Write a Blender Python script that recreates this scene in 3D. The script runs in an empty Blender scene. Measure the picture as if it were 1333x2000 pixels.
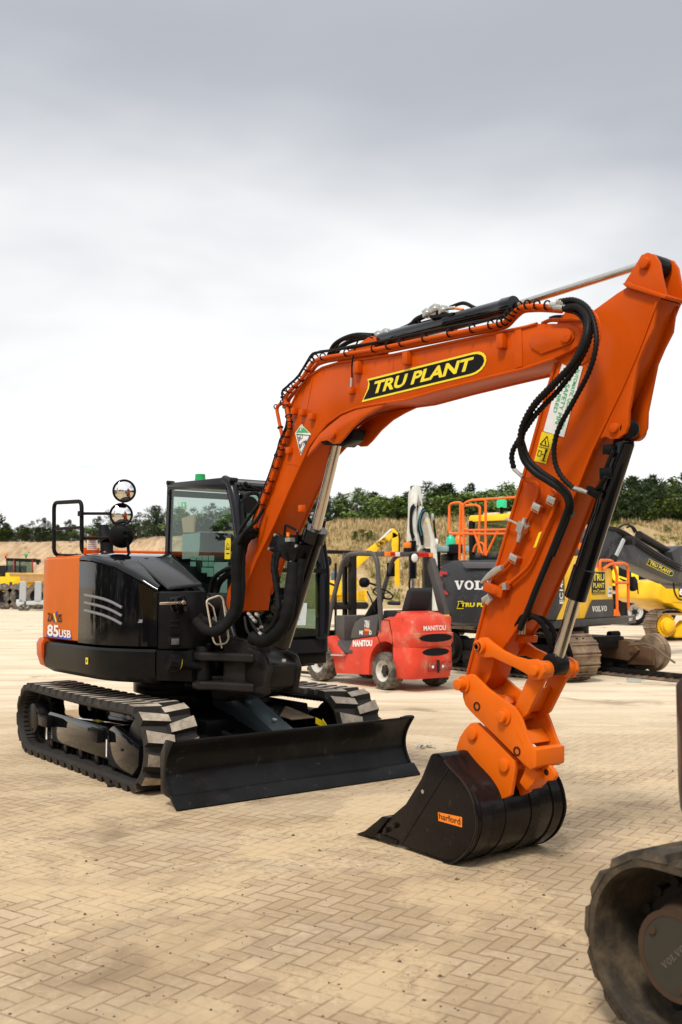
import bpy, bmesh, math, random
from mathutils import Vector, Matrix, noise
random.seed(7)
R = math.radians
scene = bpy.context.scene
COL = scene.collection
# ---------------------------------------------------------------- camera model
F_PX, CAM_H, HOR = 1980.0, 1.6, 1140.0
PT = math.atan((HOR - 1000) / F_PX)
def ray(px, py):
    a = (px - 666.5) / F_PX; b = (1000 - py) / F_PX
    return Vector((a, math.cos(PT) - b * math.sin(PT), math.sin(PT) + b * math.cos(PT)))
class Frame:
    """local frame of a thing: origin o, yaw phi; at() measures a sighting on one of its planes"""
    def __init__(s, x, y, phi, z=0):
        s.o = Vector((x, y, z)); s.phi = phi
        s.R = Matrix.Rotation(phi, 3, 'Z'); s.C = s.R.transposed() @ (Vector((0, 0, CAM_H)) - s.o)
    def at(s, px, py, ax, v):
        i = 'xyz'.index(ax); D = s.R.transposed() @ ray(px, py)
        return s.C + D * ((v - s.C[i]) / D[i])
    def pl(s, pts, ax, v):
        return [s.at(p[0], p[1], ax, v) for p in pts]
# ---------------------------------------------------------------- mesh builder
def catmull(pts, n=6):
    pts = [Vector(p) for p in pts]
    if len(pts) < 3: return pts
    P = [pts[0] * 2 - pts[1]] + pts + [pts[-1] * 2 - pts[-2]]
    out = []
    for i in range(1, len(P) - 2):
        for k in range(n):
            t = k / n
            out.append(.5 * ((2 * P[i]) + (P[i + 1] - P[i - 1]) * t + (2 * P[i - 1] - 5 * P[i] + 4 * P[i + 1] - P[i + 2]) * t * t
                       + (3 * P[i] - P[i - 1] - 3 * P[i + 1] + P[i + 2]) * t ** 3))
    out.append(pts[-1]); return out
def fillet(pts, r, n=4, closed=False):
    """round the corners of a polyline"""
    pts = [Vector(p) for p in pts]; out = []; N = len(pts)
    for i, p in enumerate(pts):
        if not closed and i in (0, N - 1): out.append(p); continue
        a, b = pts[i - 1], pts[(i + 1) % N]
        da, db = (a - p), (b - p); la, lb = da.length, db.length
        d = min(r, la * .45, lb * .45); q0 = p + da / la * d; q1 = p + db / lb * d
        for k in range(n + 1):
            t = k / n; out.append(q0 * (1 - t) ** 2 + p * 2 * t * (1 - t) + q1 * t * t)
    return out
_txt = {}
def text2d(s, off=0.0, shear=0.0):
    key = (s, off, shear)
    if key in _txt: return _txt[key]
    cu = bpy.data.curves.new('t', 'FONT'); cu.body = s; cu.offset = off; cu.shear = shear; cu.resolution_u = 3
    cu.fill_mode = 'FRONT'
    ob = bpy.data.objects.new('t', cu); COL.objects.link(ob)
    dg = bpy.context.evaluated_depsgraph_get(); dg.update()
    me = bpy.data.meshes.new_from_object(ob.evaluated_get(dg))
    vs = [v.co.copy() for v in me.vertices]; fs = [tuple(p.vertices) for p in me.polygons]
    COL.objects.unlink(ob); bpy.data.objects.remove(ob); bpy.data.curves.remove(cu); bpy.data.meshes.remove(me)
    x0 = min(v.x for v in vs); x1 = max(v.x for v in vs); y0 = min(v.y for v in vs); y1 = max(v.y for v in vs)
    vs = [((v.x - x0) / (x1 - x0), (v.y - y0) / (y1 - y0)) for v in vs]
    _txt[key] = (vs, fs, (x1 - x0) / (y1 - y0)); return _txt[key]
class MB:
    def __init__(s, split=True): s.v = []; s.f = []; s.m = []; s.k = 0; s.split = split
    def mat(s, k): s.k = k; return s
    def add(s, vs, fs, k=None):
        b = len(s.v); s.v += [Vector(p) for p in vs]
        for f in fs: s.f.append(tuple(i + b for i in f)); s.m.append(s.k if k is None else k)
        return s
    def face(s, *p): return s.add(p, [tuple(range(len(p)))])
    def prism(s, pts, vec):
        n = len(pts); vec = Vector(vec); a = [Vector(p) for p in pts]
        nrm = sum(((a[i] - a[0]).cross(a[(i + 1) % n] - a[0]) for i in range(n)), Vector())
        if nrm.dot(vec) > 0: a.reverse()
        return s.add(a + [p + vec for p in a], [tuple(range(n)), tuple(range(2 * n - 1, n - 1, -1))] +
                     [((i + 1) % n, i, i + n, (i + 1) % n + n) for i in range(n)])
    def box(s, c, d, rot=None):
        c = Vector(c); x, y, z = [q / 2 for q in d]
        vs = [Vector((a, b, e)) for e in (-z, z) for a, b in ((-x, -y), (x, -y), (x, y), (-x, y))]
        if rot is not None: vs = [rot @ p for p in vs]
        return s.add([p + c for p in vs], [(3, 2, 1, 0), (4, 5, 6, 7), (0, 1, 5, 4), (1, 2, 6, 5), (2, 3, 7, 6), (3, 0, 4, 7)])
    def bar(s, a, b, w, h, up=(0, 0, 1)):
        a, b = Vector(a), Vector(b); d = (b - a); L = d.length; d /= L
        u = Vector(up); sd = d.cross(u)
        if sd.length < 1e-4: sd = d.cross(Vector((1, 0, 0)))
        sd.normalize(); u = sd.cross(d)
        q = [a + sd * (i * w / 2) + u * (j * h / 2) for i, j in ((-1, -1), (1, -1), (1, 1), (-1, 1))]
        return s.prism(q, b - a)
    def cyl(s, a, b, r, r2=None, n=20, caps=True):
        return s.lathe(a, b, [(0, r), (1, r if r2 is None else r2)], n, caps)
    def lathe(s, a, b, prof, n=20, caps=True):
        """profile of (fraction along a-b, radius)"""
        a, b = Vector(a), Vector(b); d = (b - a).normalized()
        u = d.orthogonal().normalized(); w = d.cross(u); vs = []
        for t, r in prof:
            c = a + (b - a) * t
            vs += [c + (u * math.cos(2 * math.pi * i / n) + w * math.sin(2 * math.pi * i / n)) * r for i in range(n)]
        fs = []
        for j in range(len(prof) - 1):
            fs += [(j * n + i, j * n + (i + 1) % n, (j + 1) * n + (i + 1) % n, (j + 1) * n + i) for i in range(n)]
        if caps: fs += [tuple(range(n - 1, -1, -1)), tuple((len(prof) - 1) * n + i for i in range(n))]
        return s.add(vs, fs)
    def ring(s, c, ax, r0, r1, w, n=24):
        ax = Vector(ax).normalized(); c = Vector(c)
        u = ax.orthogonal().normalized(); q = ax.cross(u); vs = []
        for rr, o in ((r1, -w / 2), (r1, w / 2), (r0, w / 2), (r0, -w / 2)):
            vs += [c + ax * o + (u * math.cos(2 * math.pi * i / n) + q * math.sin(2 * math.pi * i / n)) * rr for i in range(n)]
        return s.add(vs, [(j * n + i, j * n + (i + 1) % n, ((j + 1) % 4) * n + (i + 1) % n, ((j + 1) % 4) * n + i) for j in range(4) for i in range(n)])
    def tube(s, pts, r, n=8, smooth=0, rib=0, ribd=.22):
        if smooth: pts = catmull(pts, smooth)
        pts = [Vector(p) for p in pts]
        if rib:
            L = sum((pts[i + 1] - pts[i]).length for i in range(len(pts) - 1)); m = max(4, int(L / rib))
            q = [pts[0]]; acc = 0; st = L / m; nx = st
            for i in range(len(pts) - 1):
                l = (pts[i + 1] - pts[i]).length
                while acc + l >= nx - 1e-7 and len(q) <= m: q.append(pts[i].lerp(pts[i + 1], (nx - acc) / l)); nx += st
                acc += l
            pts = q
        q = [pts[0]]
        for p in pts[1:]:
            if (p - q[-1]).length > 1e-5: q.append(p)
        pts = q; N = len(pts); t0 = (pts[1] - pts[0]).normalized(); u = t0.orthogonal().normalized(); vs = []
        for i, p in enumerate(pts):
            t = (pts[min(i + 1, N - 1)] - pts[max(i - 1, 0)]).normalized()
            u = (u - t * u.dot(t)).normalized(); w = t.cross(u)
            rr = (r[i] if isinstance(r, (list, tuple)) else r)
            if rib: rr *= (1 - ribd) if i % 2 else 1
            vs += [p + (u * math.cos(2 * math.pi * k / n) + w * math.sin(2 * math.pi * k / n)) * rr for k in range(n)]
        fs = [(j * n + i, j * n + (i + 1) % n, (j + 1) * n + (i + 1) % n, (j + 1) * n + i) for j in range(N - 1) for i in range(n)]
        fs += [tuple(range(n - 1, -1, -1)), tuple((N - 1) * n + i for i in range(n))]
        return s.add(vs, fs)
    def ball(s, c, r, sc=(1, 1, 1), n=12, half=False):
        c = Vector(c); m = n // 2; vs = []; rows = (m // 2 if half else m)
        for j in range(rows + 1):
            th = math.pi * j / m
            for i in range(n):
                a = 2 * math.pi * i / n
                vs.append(c + Vector((math.sin(th) * math.cos(a) * r * sc[0], math.sin(th) * math.sin(a) * r * sc[1], math.cos(th) * r * sc[2])))
        return s.add(vs, [(j * n + i, (j + 1) * n + i, (j + 1) * n + (i + 1) % n, j * n + (i + 1) % n) for j in range(rows) for i in range(n)])
    def loft(s, rings, closed=True, caps=True):
        n = len(rings[0]); vs = [p for r_ in rings for p in r_]; fs = []
        for j in range(len(rings) - 1):
            for i in range(n if closed else n - 1):
                fs.append((j * n + i, j * n + (i + 1) % n, (j + 1) * n + (i + 1) % n, (j + 1) * n + i))
        if caps: fs += [tuple(range(n - 1, -1, -1)), tuple((len(rings) - 1) * n + i for i in range(n))]
        return s.add(vs, fs)
    def text(s, t, o, xd, yd, h, w=None, off=.02, shear=0.0, k=None, center=False):
        vs, fs, asp = text2d(t, off, shear); o = Vector(o); xd = Vector(xd).normalized(); yd = Vector(yd).normalized()
        w = w or h * asp
        if center: o = o - xd * w / 2 - yd * h / 2
        return s.add([o + xd * (a * w) + yd * (b * h) for a, b in vs], fs, k)
    def clusters(s):
        """sort the faces into pieces that do not touch"""
        n = len(s.v); par = list(range(n))
        def find(a):
            while par[a] != a: par[a] = par[par[a]]; a = par[a]
            return a
        for f in s.f:
            a = find(f[0])
            for i in f[1:]:
                b = find(i)
                if a != b: par[b] = a
        bb = {}
        for i, p in enumerate(s.v):
            r_ = find(i); b = bb.setdefault(r_, [p.copy(), p.copy()])
            for k in range(3): b[0][k] = min(b[0][k], p[k]); b[1][k] = max(b[1][k], p[k])
        ks = list(bb); grp = {k: k for k in ks}
        if len(ks) > 400: return None
        def g(a):
            while grp[a] != a: a = grp[a]
            return a
        for i, a in enumerate(ks):
            for b in ks[i + 1:]:
                if all(bb[a][0][k] - .004 <= bb[b][1][k] and bb[b][0][k] - .004 <= bb[a][1][k] for k in range(3)):
                    ga, gb = g(a), g(b)
                    if ga != gb: grp[gb] = ga
        out = {}
        for fi, f in enumerate(s.f): out.setdefault(g(find(f[0])), []).append(fi)
        return list(out.values())
    def build(s, name, mats, parent=None, bevel=0, seg=2, angle=38, label=None, kind=None, fix=True):
        if s.split and parent is not None and len(s.v) < 9000:
            cl = s.clusters()
            if cl and len(cl) > 1:
                res = []
                for fl in cl:
                    q = MB(False); mp = {}
                    for fi in fl:
                        f = []
                        for i in s.f[fi]:
                            if i not in mp: mp[i] = len(q.v); q.v.append(s.v[i])
                            f.append(mp[i])
                        q.f.append(tuple(f)); q.m.append(s.m[fi])
                    res.append(q.build(name, mats, parent, bevel, seg, angle, label, kind, fix))
                return res[0]
        me = bpy.data.meshes.new(name); me.from_pydata([tuple(p) for p in s.v], [], s.f)
        if not isinstance(mats, (list, tuple)): mats = [mats]
        for m in mats: me.materials.append(m)
        me.polygons.foreach_set('material_index', s.m)
        bm = bmesh.new(); bm.from_mesh(me)
        bmesh.ops.remove_doubles(bm, verts=bm.verts, dist=1e-5) if bevel else None
        if fix: bmesh.ops.recalc_face_normals(bm, faces=bm.faces)
        if bevel:
            es = [e for e in bm.edges if len(e.link_faces) == 2 and e.calc_face_angle(0) > R(32)]
            bmesh.ops.bevel(bm, geom=es, offset=bevel, segments=seg, affect='EDGES', profile=.5, clamp_overlap=True)
        bm.to_mesh(me); bm.free()
        me.polygons.foreach_set('use_smooth', [True] * len(me.polygons))
        me.set_sharp_from_angle(angle=R(angle)); me.update()
        ob = bpy.data.objects.new(name, me); COL.objects.link(ob)
        if parent is not None: ob.parent = parent
        if label: ob['label'] = label
        if kind: ob['kind'] = kind
        return ob
def thing(name, label, cat, fr=None, group=None, loc=None, rz=0):
    o = bpy.data.objects.new(name, None); COL.objects.link(o); o.empty_display_size = .3
    if fr is not None: o.location = fr.o; o.rotation_euler = (0, 0, fr.phi)
    elif loc is not None: o.location = loc; o.rotation_euler = (0, 0, rz)
    o['label'] = label; o['category'] = cat
    if group: o['group'] = group
    return o
def tag(o, label, cat, group=None, kind=None):
    o['label'] = label; o['category'] = cat
    if group: o['group'] = group
    if kind: o['kind'] = kind
    return o
# ---------------------------------------------------------------- materials
class NT:
    def __init__(s, mat):
        mat.use_nodes = True; s.t = mat.node_tree; s.n = s.t.nodes; s.l = s.t.links; s.n.clear()
        s.out = s.n.new('ShaderNodeOutputMaterial')
    def node(s, typ, **kw):
        nd = s.n.new(typ)
        for k, v in kw.items():
            if k.startswith('i_'):
                key = k[2:]; key = int(key) if key.isdigit() else key.replace('_', ' '); s.set(nd.inputs[key], v)
            else: setattr(nd, k, v)
        return nd
    def set(s, inp, v):
        if isinstance(v, bpy.types.NodeSocket): s.l.new(v, inp)
        else:
            if isinstance(v, (tuple, list)) and len(v) == 3 and inp.type == 'RGBA': v = (*v, 1)
            inp.default_value = v
    def math(s, op, a, b=0.0, c=0.0, clamp=False):
        nd = s.n.new('ShaderNodeMath'); nd.operation = op; nd.use_clamp = clamp
        s.set(nd.inputs[0], a); s.set(nd.inputs[1], b); s.set(nd.inputs[2], c); return nd.outputs[0]
    def mix(s, f, a, b):
        nd = s.n.new('ShaderNodeMix'); nd.data_type = 'RGBA'
        s.set(nd.inputs[0], f); s.set(nd.inputs[6], a); s.set(nd.inputs[7], b); return nd.outputs[2]
    def noise(s, vec, scale, detail=4, rough=.55, dist=0):
        nd = s.n.new('ShaderNodeTexNoise'); s.set(nd.inputs['Vector'], vec)
        nd.inputs['Scale'].default_value = scale; nd.inputs['Detail'].default_value = detail
        nd.inputs['Roughness'].default_value = rough; nd.inputs['Distortion'].default_value = dist; return nd.outputs['Fac']
    def ramp(s, f, a, b):
        nd = s.n.new('ShaderNodeMapRange'); nd.interpolation_type = 'SMOOTHSTEP'
        s.set(nd.inputs[0], f); nd.inputs[1].default_value = a; nd.inputs[2].default_value = b; return nd.outputs[0]
    def obj(s, sc=None):
        o = s.n.new('ShaderNodeTexCoord').outputs['Object']
        if sc:
            m = s.n.new('ShaderNodeMapping'); m.inputs['Scale'].default_value = sc; s.l.new(o, m.inputs[0]); return m.outputs[0]
        return o
    def bump(s, h, st, d=.01):
        nd = s.n.new('ShaderNodeBump'); s.set(nd.inputs['Height'], h); nd.inputs['Strength'].default_value = st
        nd.inputs['Distance'].default_value = d; return nd.outputs[0]
    def bsdf(s, **kw):
        p = s.n.new('ShaderNodeBsdfPrincipled')
        for k, v in kw.items(): s.set(p.inputs[k.replace('_', ' ')], v)
        s.l.new(p.outputs[0], s.out.inputs[0]); return p
def c4(c): return (*c, 1)
def paint(name, col, rough=.35, coat=.3, metal=0, dirt=0.0, dirtcol=(.32, .24, .15), var=.12, bump=0.02, dscale=3.0, scr=0.0, scrcol=(.4, .4, .4), spec=None):
    m = bpy.data.materials.new(name); t = NT(m); o = t.obj()
    dark_ = max(col) < .05
    n1 = t.noise(o, 2.3, 5, .6); n2 = t.noise(o, 40, 3, .6)
    dark = tuple(c * (1 - var) for c in col); lite = tuple(min(1, c * (1 + var)) for c in col)
    base = t.mix(t.ramp(n1, .3, .7), c4(dark), c4(lite))
    if dirt:
        nd = t.noise(o, dscale, 8, .68); d = t.math('MULTIPLY', t.ramp(nd, .62 - .3 * dirt, .8 - .2 * dirt), min(1, .35 + dirt * .8))
        base = t.mix(d, base, c4(dirtcol))
    if scr:
        ns = t.noise(t.obj((1, 1, 1)), 9, 9, .75, 1.5)
        base = t.mix(t.math('MULTIPLY', t.ramp(ns, .60, .66), scr), base, c4(scrcol))
    rg = t.math('ADD', t.math('MULTIPLY', t.math('SUBTRACT', n2, .5), .05 + .4 * dirt), rough + (.2 * dirt))
    rg = t.math('MAXIMUM', t.math('ADD', rg, t.math('MULTIPLY', t.math('SUBTRACT', n1, .5), .12)), .03)
    t.bsdf(Base_Color=base, Roughness=rg, Metallic=metal, Coat_Weight=coat, Coat_Roughness=(.03 if coat > .7 else .12), Coat_IOR=1.38, Specular_IOR_Level=spec if spec is not None else (.09 if dark_ and coat < .9 else .2), Normal=t.bump(n1 if bump > .1 else n2, bump, .01 if bump <= .1 else .03))
    return m
def plain(name, col, rough=.5, metal=0, emis=0):
    m = bpy.data.materials.new(name); t = NT(m)
    n = t.noise(t.obj(), 25, 4, .6)
    b = t.mix(n, c4(tuple(c * .85 for c in col)), c4(tuple(min(1, c * 1.12) for c in col)))
    p = t.bsdf(Base_Color=b, Roughness=t.math('ADD', t.math('MULTIPLY', n, .2), rough - .1), Metallic=metal, Specular_IOR_Level=(.10 if max(col) < .05 else .4))
    if emis: p.inputs['Emission Color'].default_value = c4(col); p.inputs['Emission Strength'].default_value = emis
    return m
def glassm(name, tint=(.68, .76, .72), refl=.05, rough=.01):
    m = bpy.data.materials.new(name); t = NT(m)
    tr = t.node('ShaderNodeBsdfTransparent', i_Color=c4(tint)); gl = t.node('ShaderNodeBsdfGlossy', i_Color=(.9, .95, .93, 1), i_Roughness=rough)
    lw = t.node('ShaderNodeLayerWeight', i_Blend=.5)
    mx = t.node('ShaderNodeMixShader'); t.set(mx.inputs[0], t.math('ADD', t.math('MULTIPLY', t.math('POWER', lw.outputs['Facing'], 4.0), .6), refl * .55)); t.l.new(tr.outputs[0], mx.inputs[1]); t.l.new(gl.outputs[0], mx.inputs[2])
    t.l.new(mx.outputs[0], t.out.inputs[0]); return m
M_OR = paint('orange_paint', (.53, .074, .003), .30, .08, bump=.0, var=.07, dirt=.03, dirtcol=(.5, .2, .06), scr=.22, scrcol=(.42, .10, .02), spec=.10)
M_ORP = paint('orange_panel_paint', (.56, .115, .001), .22, .0, bump=.0, var=.05, spec=.05)
M_OR2 = paint('bright_orange_paint', (.68, .125, .004), .36, .08, bump=.0, var=.06, dirt=.06, dirtcol=(.4, .13, .03))
M_GBLK = paint('gloss_black_paint', (.004, .004, .005), .06, .75, bump=.0, var=.2)
M_BLK = paint('satin_black_paint', (.007, .007, .0075), .33, .12, var=.3, dirt=.05, dirtcol=(.03, .028, .026))
M_BLADE = paint('blade_black_paint', (.007, .007, .0075), .34, .2, var=.3, dirt=.32, dirtcol=(.030, .028, .028), dscale=2, scr=.35, scrcol=(.10, .09, .08))
M_BUCK = paint('bucket_black_paint', (.009, .007, .007), .24, .3, var=.25, dirt=.15, dirtcol=(.035, .027, .027), scr=.3, scrcol=(.10, .075, .055))
M_MBLK = plain('matt_black', (.009, .009, .010), .6)
M_CAST = paint('cast_dark_grey', (.017, .015, .0145), .34, .15, var=.25, bump=.2)
M_DKGREY = plain('dark_grey_plastic', (.035, .036, .040), .45)
M_CABBLK = paint('cab_grey_black', (.014, .014, .018), .32, .2, var=.2)
M_CHROME = plain('chrome_rod', (.62, .60, .57), .18, 1)
M_STEEL = plain('zinc_steel', (.55, .54, .50), .38, .85)
M_GALV = plain('galvanised_steel', (.50, .52, .53), .5, .35)
M_HOSE = plain('rubber_hose', (.010, .010, .010), .42)
M_SLEEVE = paint('woven_hose_sleeve', (.009, .009, .009), .7, 0, bump=.2, var=.3)
M_RUB = None
def rubber(name, dust, col=(.035, .030, .027), dcol=(.26, .20, .15)):
    """rubber whose worn, outward faces carry dried mud"""
    m = bpy.data.materials.new(name); t = NT(m); o = t.obj()
    n = t.noise(o, 6, 7, .7); n2 = t.noise(o, 35, 4, .6)
    f = t.math('MULTIPLY', t.ramp(n, .62 - dust * .35, .75 - dust * .1), min(1, dust * 1.1))
    b = t.mix(f, c4(col), c4(dcol)); b = t.mix(t.math('MULTIPLY', n2, .22), b, c4(tuple(c * .45 for c in dcol)))
    t.bsdf(Base_Color=b, Roughness=.75, Normal=t.bump(n2, .35, .008)); return m
M_RUB = rubber('track_rubber', .22, (.013, .011, .0095), (.15, .11, .08))
M_LUG = rubber('dusty_lug_top', 1.25, (.06, .05, .04), (.50, .42, .33))
M_GLASS = glassm('tinted_glass')
M_MIRROR = plain('mirror_glass', (.85, .86, .87), .1, 1)
M_MIRROR.node_tree.nodes['Principled BSDF'].inputs['Roughness'].default_value = .02
for l in list(M_MIRROR.node_tree.links):
    if l.to_socket.name == 'Roughness': M_MIRROR.node_tree.links.remove(l)
M_YEL = plain('decal_yellow', (.85, .68, .02), .4)
M_DBLK = plain('decal_black', (.008, .008, .008), .4)
M_WHITE = plain('decal_white', (.78, .78, .76), .4)
M_PAPER = plain('paper_sheet', (.72, .78, .80), .6)
M_STICK = plain('glass_film_square', (.50, .74, .66), .5)
M_GREENTX = plain('decal_green', (.03, .42, .12), .4)
M_BLUE = plain('decal_blue', (.03, .03, .35), .4)
M_RED = plain('decal_red', (.55, .02, .02), .4)
M_LAMPG = plain('green_beacon_lens', (.0, .30, .07), .15)
M_LAMPC = plain('clear_lamp_lens', (.7, .7, .66), .12)
M_LAMPO = plain('orange_lamp_lens', (.85, .22, .02), .2)
M_LAMPR = plain('red_lamp_lens', (.5, .01, .01), .2)
M_TAGY = plain('yellow_tag', (.80, .60, .01), .45)
M_SEAT = plain('seat_fabric', (.03, .03, .034), .6)
M_CARD = plain('cardboard', (.42, .33, .22), .7)

# ================================================================ MAIN EXCAVATOR
EX = Frame(-1.392, 9.47, -.928)
ex = thing('excavator', 'large orange and glossy black excavator in front, with raised boom, round mirrors and dozer blade', 'excavator', EX)
def A(px, py, y): return EX.at(px, py, 'y', y)
def rubber_track(mb, xr, xf, zc, ro, y0, y1, pitch, lug, thick=.025, lugfrac=.58, sag=.0, chev=.02, ribs=3):
    """stadium belt between y0 and y1 with two staggered rows of tapered lugs; faces 0 rubber, 1 lug tops"""
    L = xf - xr; arc = math.pi * ro; tot = 2 * L + 2 * arc; W = y1 - y0; yc = (y0 + y1) / 2
    def pos(s, h=0):
        s %= tot; r = ro + h
        if s < L: x = xr + s; return Vector((x, 0, zc + r - sag * math.sin(math.pi * s / L))), Vector((0, 0, 1))
        s -= L
        if s < arc: a = math.pi / 2 - s / ro; n = Vector((math.cos(a), 0, math.sin(a))); return Vector((xf, 0, zc)) + n * r, n
        s -= arc
        if s < L: return Vector((xf - s, 0, zc - r)), Vector((0, 0, -1))
        s -= L; a = -math.pi / 2 - s / ro; n = Vector((math.cos(a), 0, math.sin(a))); return Vector((xr, 0, zc)) + n * r, n
    cnt = int(tot / pitch); N = cnt * 10; pitch = tot / cnt
    rings = []
    for i in range(N + 1):
        s = i * tot / N; 
        o, n = pos(s); q, _ = pos(s, -thick)
        # cross-section with thick rounded edge bead
        pts = [o + Vector((0, y0, 0)) - n * .004, o + Vector((0, y0 + .03, 0)), o + Vector((0, y1 - .03, 0)), o + Vector((0, y1, 0)) - n * .004,
               q + Vector((0, y1, 0)), q + Vector((0, y1 - .02, 0)) - n * .006, q + Vector((0, y0 + .02, 0)) - n * .006, q + Vector((0, y0, 0))]
        rings.append(pts)
    mb.mat(0).loft(rings, caps=False)
    # inner ribs
    for i in range(cnt * ribs):
        s = (i + .5) * pitch / ribs; q, n = pos(s, -thick - .006); t = Vector((n.z, 0, -n.x))
        for ya, yb in ((y0 + .05, yc - .07), (yc + .07, y1 - .05)):
            h = .014
            mb.prism([q - t * .02 + Vector((0, ya, 0)) + n * .004, q + t * .02 + Vector((0, ya, 0)) + n * .004, q + t * .012 + Vector((0, ya, 0)) - n * h, q - t * .012 + Vector((0, ya, 0)) - n * h], (0, yb - ya, 0))
        for ys in (-.055, .055):
            mb.prism([q - t * .025 + Vector((0, yc + ys - .012, 0)) + n * .004, q + t * .025 + Vector((0, yc + ys - .012, 0)) + n * .004, q + t * .012 + Vector((0, yc + ys - .012, 0)) - n * .05, q - t * .012 + Vector((0, yc + ys - .012, 0)) - n * .05], (0, .024, 0))
    # lugs
    lw = W * lugfrac
    for i in range(cnt):
        for side in (0, 1):
            s0 = (i + .5 * side) * pitch
            ya, yb = (y0 - .004, y0 + lw) if side == 0 else (y1 - lw, y1 + .004)
            jit = random.uniform(-.003, .003)
            b, tp = [], []
            for (yy, sg) in ((ya, 0), (yb, 1)):
                inner = (side == 0 and sg == 1) or (side == 1 and sg == 0)
                sh = chev if inner else -chev * .3
                hl = pitch * (.30 if inner else .40); tl = pitch * (.19 if inner else .26)
                for ds in (-hl, hl):
                    p, n = pos(s0 + ds + sh); b.append(p + Vector((0, yy, 0)) - n * .006)
                for ds in (-tl, tl):
                    p, n = pos(s0 + ds + sh + jit, lug); dy = .012 if yy == ya else -.014
                    tp.append(p + Vector((0, yy + dy, 0)))
            b4 = [b[0], b[1], b[3], b[2]]; t4 = [tp[0], tp[1], tp[3], tp[2]]
            mb.add(b4 + t4, [(0, 1, 5, 4), (1, 2, 6, 5), (2, 3, 7, 6), (3, 0, 4, 7)], 0); mb.add(t4, [(0, 1, 2, 3)], 1)
for sgn in (-1, 1):
    y0, y1 = (-1.13, -.68) if sgn < 0 else (.68, 1.13)
    mb = MB(); rubber_track(mb, -1.10, 1.10, .335, .288, y0, y1, .158, .044, sag=.012, lugfrac=.55, chev=.03)
    tr = mb.build('track', [M_RUB, M_LUG], ex, angle=30)
    yo = y0 + .07 if sgn < 0 else y1 - .07
    yi = y1 - .05 if sgn < 0 else y0 + .05
    # sprocket and idler wheels, rollers
    mb = MB(); yc = (y0 + y1) / 2
    mb.cyl((1.10, yc - .12, .335), (1.10, yc + .12, .335), .235, n=28); mb.ring((1.10, yc, .335), (0, 1, 0), .1, .25, .1, 28)
    mb.cyl((1.10, yc - .12, .335), (1.10, yc + .12, .335), .07)
    mb.build('idler_wheel', M_BLK, ex, .006)
    mb = MB(); yy = yo - .02 * (1 if sgn < 0 else -1)
    mb.cyl((-1.10, yc - .06, .335), (-1.10, yc + .06, .335), .22, n=28)
    for k in range(19):
        a = 2 * math.pi * k / 19; mb.cyl((-1.10 + .23 * math.cos(a), yc - .05, .335 + .23 * math.sin(a)), (-1.10 + .23 * math.cos(a), yc + .05, .335 + .23 * math.sin(a)), .022, n=8)
    mb.build('sprocket', M_BLK, ex)
    mb = MB(); mb.lathe((-1.10, yc, .335), (-1.10, yy, .335), [(0, .17), (.6, .16), (.8, .14), (1, .135)], 32)
    for k in range(3):
        a = k * 2.1 + .5; mb.cyl((-1.10 + .11 * math.cos(a), yy, .335 + .11 * math.sin(a)), (-1.10 + .11 * math.cos(a), yy + sgn * .008, .335 + .11 * math.sin(a)), .010, n=8)
    mb.build('hub_cap', M_BLK, ex, .005)
    mb = MB()
    for k in range(5):
        x = -.72 + k * .34; mb.cyl((x, yc - .1, .115), (x, yc + .1, .115), .07, n=18); mb.cyl((x, yo + .02 * sgn * -1, .115), (x, yi, .115), .035, n=12)
        mb.box((x, yo - sgn * .03, .15), (.07, .03, .09))
    mb.cyl((0, yc - .08, .55), (0, yc + .08, .55), .05, n=16)
    mb.build('track_rollers', M_BLK, ex, .004)
    # side frame: sloped-top box with front guard
    a, b = (yo, yi)
    prof = [(-.86, .17), (.58, .17), (.58, .38), (.52, .43), (-.72, .43), (-.86, .36)]
    mb = MB(); mb.prism([(x, a, z) for x, z in prof], (0, b - a, 0)); mb.prism([(x, b, z + .0) for x, z in [(-.9, .20), (.9, .20), (.85, .53), (-.85, .53)]], (0, .04 * -sgn, 0))
    s1 = mb.build('side_frame', M_GBLK if sgn < 0 else M_BLK, ex, .012)
    mb = MB(); mb.prism([(x, a - sgn * -.015, z) for x, z in [(.60, .14), (1.06, .11), (1.16, .20), (1.17, .36), (.70, .46), (.60, .42)]], (0, (b - a) * .5, 0))
    mb.cyl((.84, a + sgn * .016, .29), (.89, a + sgn * .016, .29), .012)
    mb.build('idler_guard', M_GBLK if sgn < 0 else M_BLK, ex, .012)
    for x in (-.82, .30):
        mb = MB(); mb.prism([(x - .02, a, .40), (x + .20, a, .40), (x + .20, a, .30), (x - .02, a, .30)], (0, sgn * .065, 0))
        for k in range(5): mb.prism([(x + .01 + k * .035, a + sgn * .063, .402), (x + .025 + k * .035, a + sgn * .063, .402), (x + .018 + k * .035, a + sgn * .063, .375)], (0, sgn * .006, 0))
        mb.build('step_bracket', M_BLK, ex, .006)
    if sgn < 0:
        mb = MB(); mb.box((.10, a - .0, .0), (0, 0, 0)) if False else None
        mb.prism([(.235, a - .003, .40), (.30, a - .003, .40), (.30, a - .003, .28), (.235, a - .003, .28)], (0, -.002, 0))
        mb.mat(1).prism([(.10, a + .06, .4325), (.24, a + .06, .4325), (.24, a + .11, .4325), (.10, a + .11, .4325)], (0, 0, .003))
        mb.mat(2).prism([(-.80, a - .002, .30), (-.77, a - .002, .30), (-.77, a - .002, .17), (-.80, a - .002, .17)], (0, -.002, 0))
        mb.mat(2).prism([(.535, a - .002, .33), (.555, a - .002, .33), (.555, a - .002, .19), (.535, a - .002, .19)], (0, -.002, 0))
        mb.build('warning_decal', [M_MBLK, M_TAGY, M_WHITE], ex)
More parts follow.
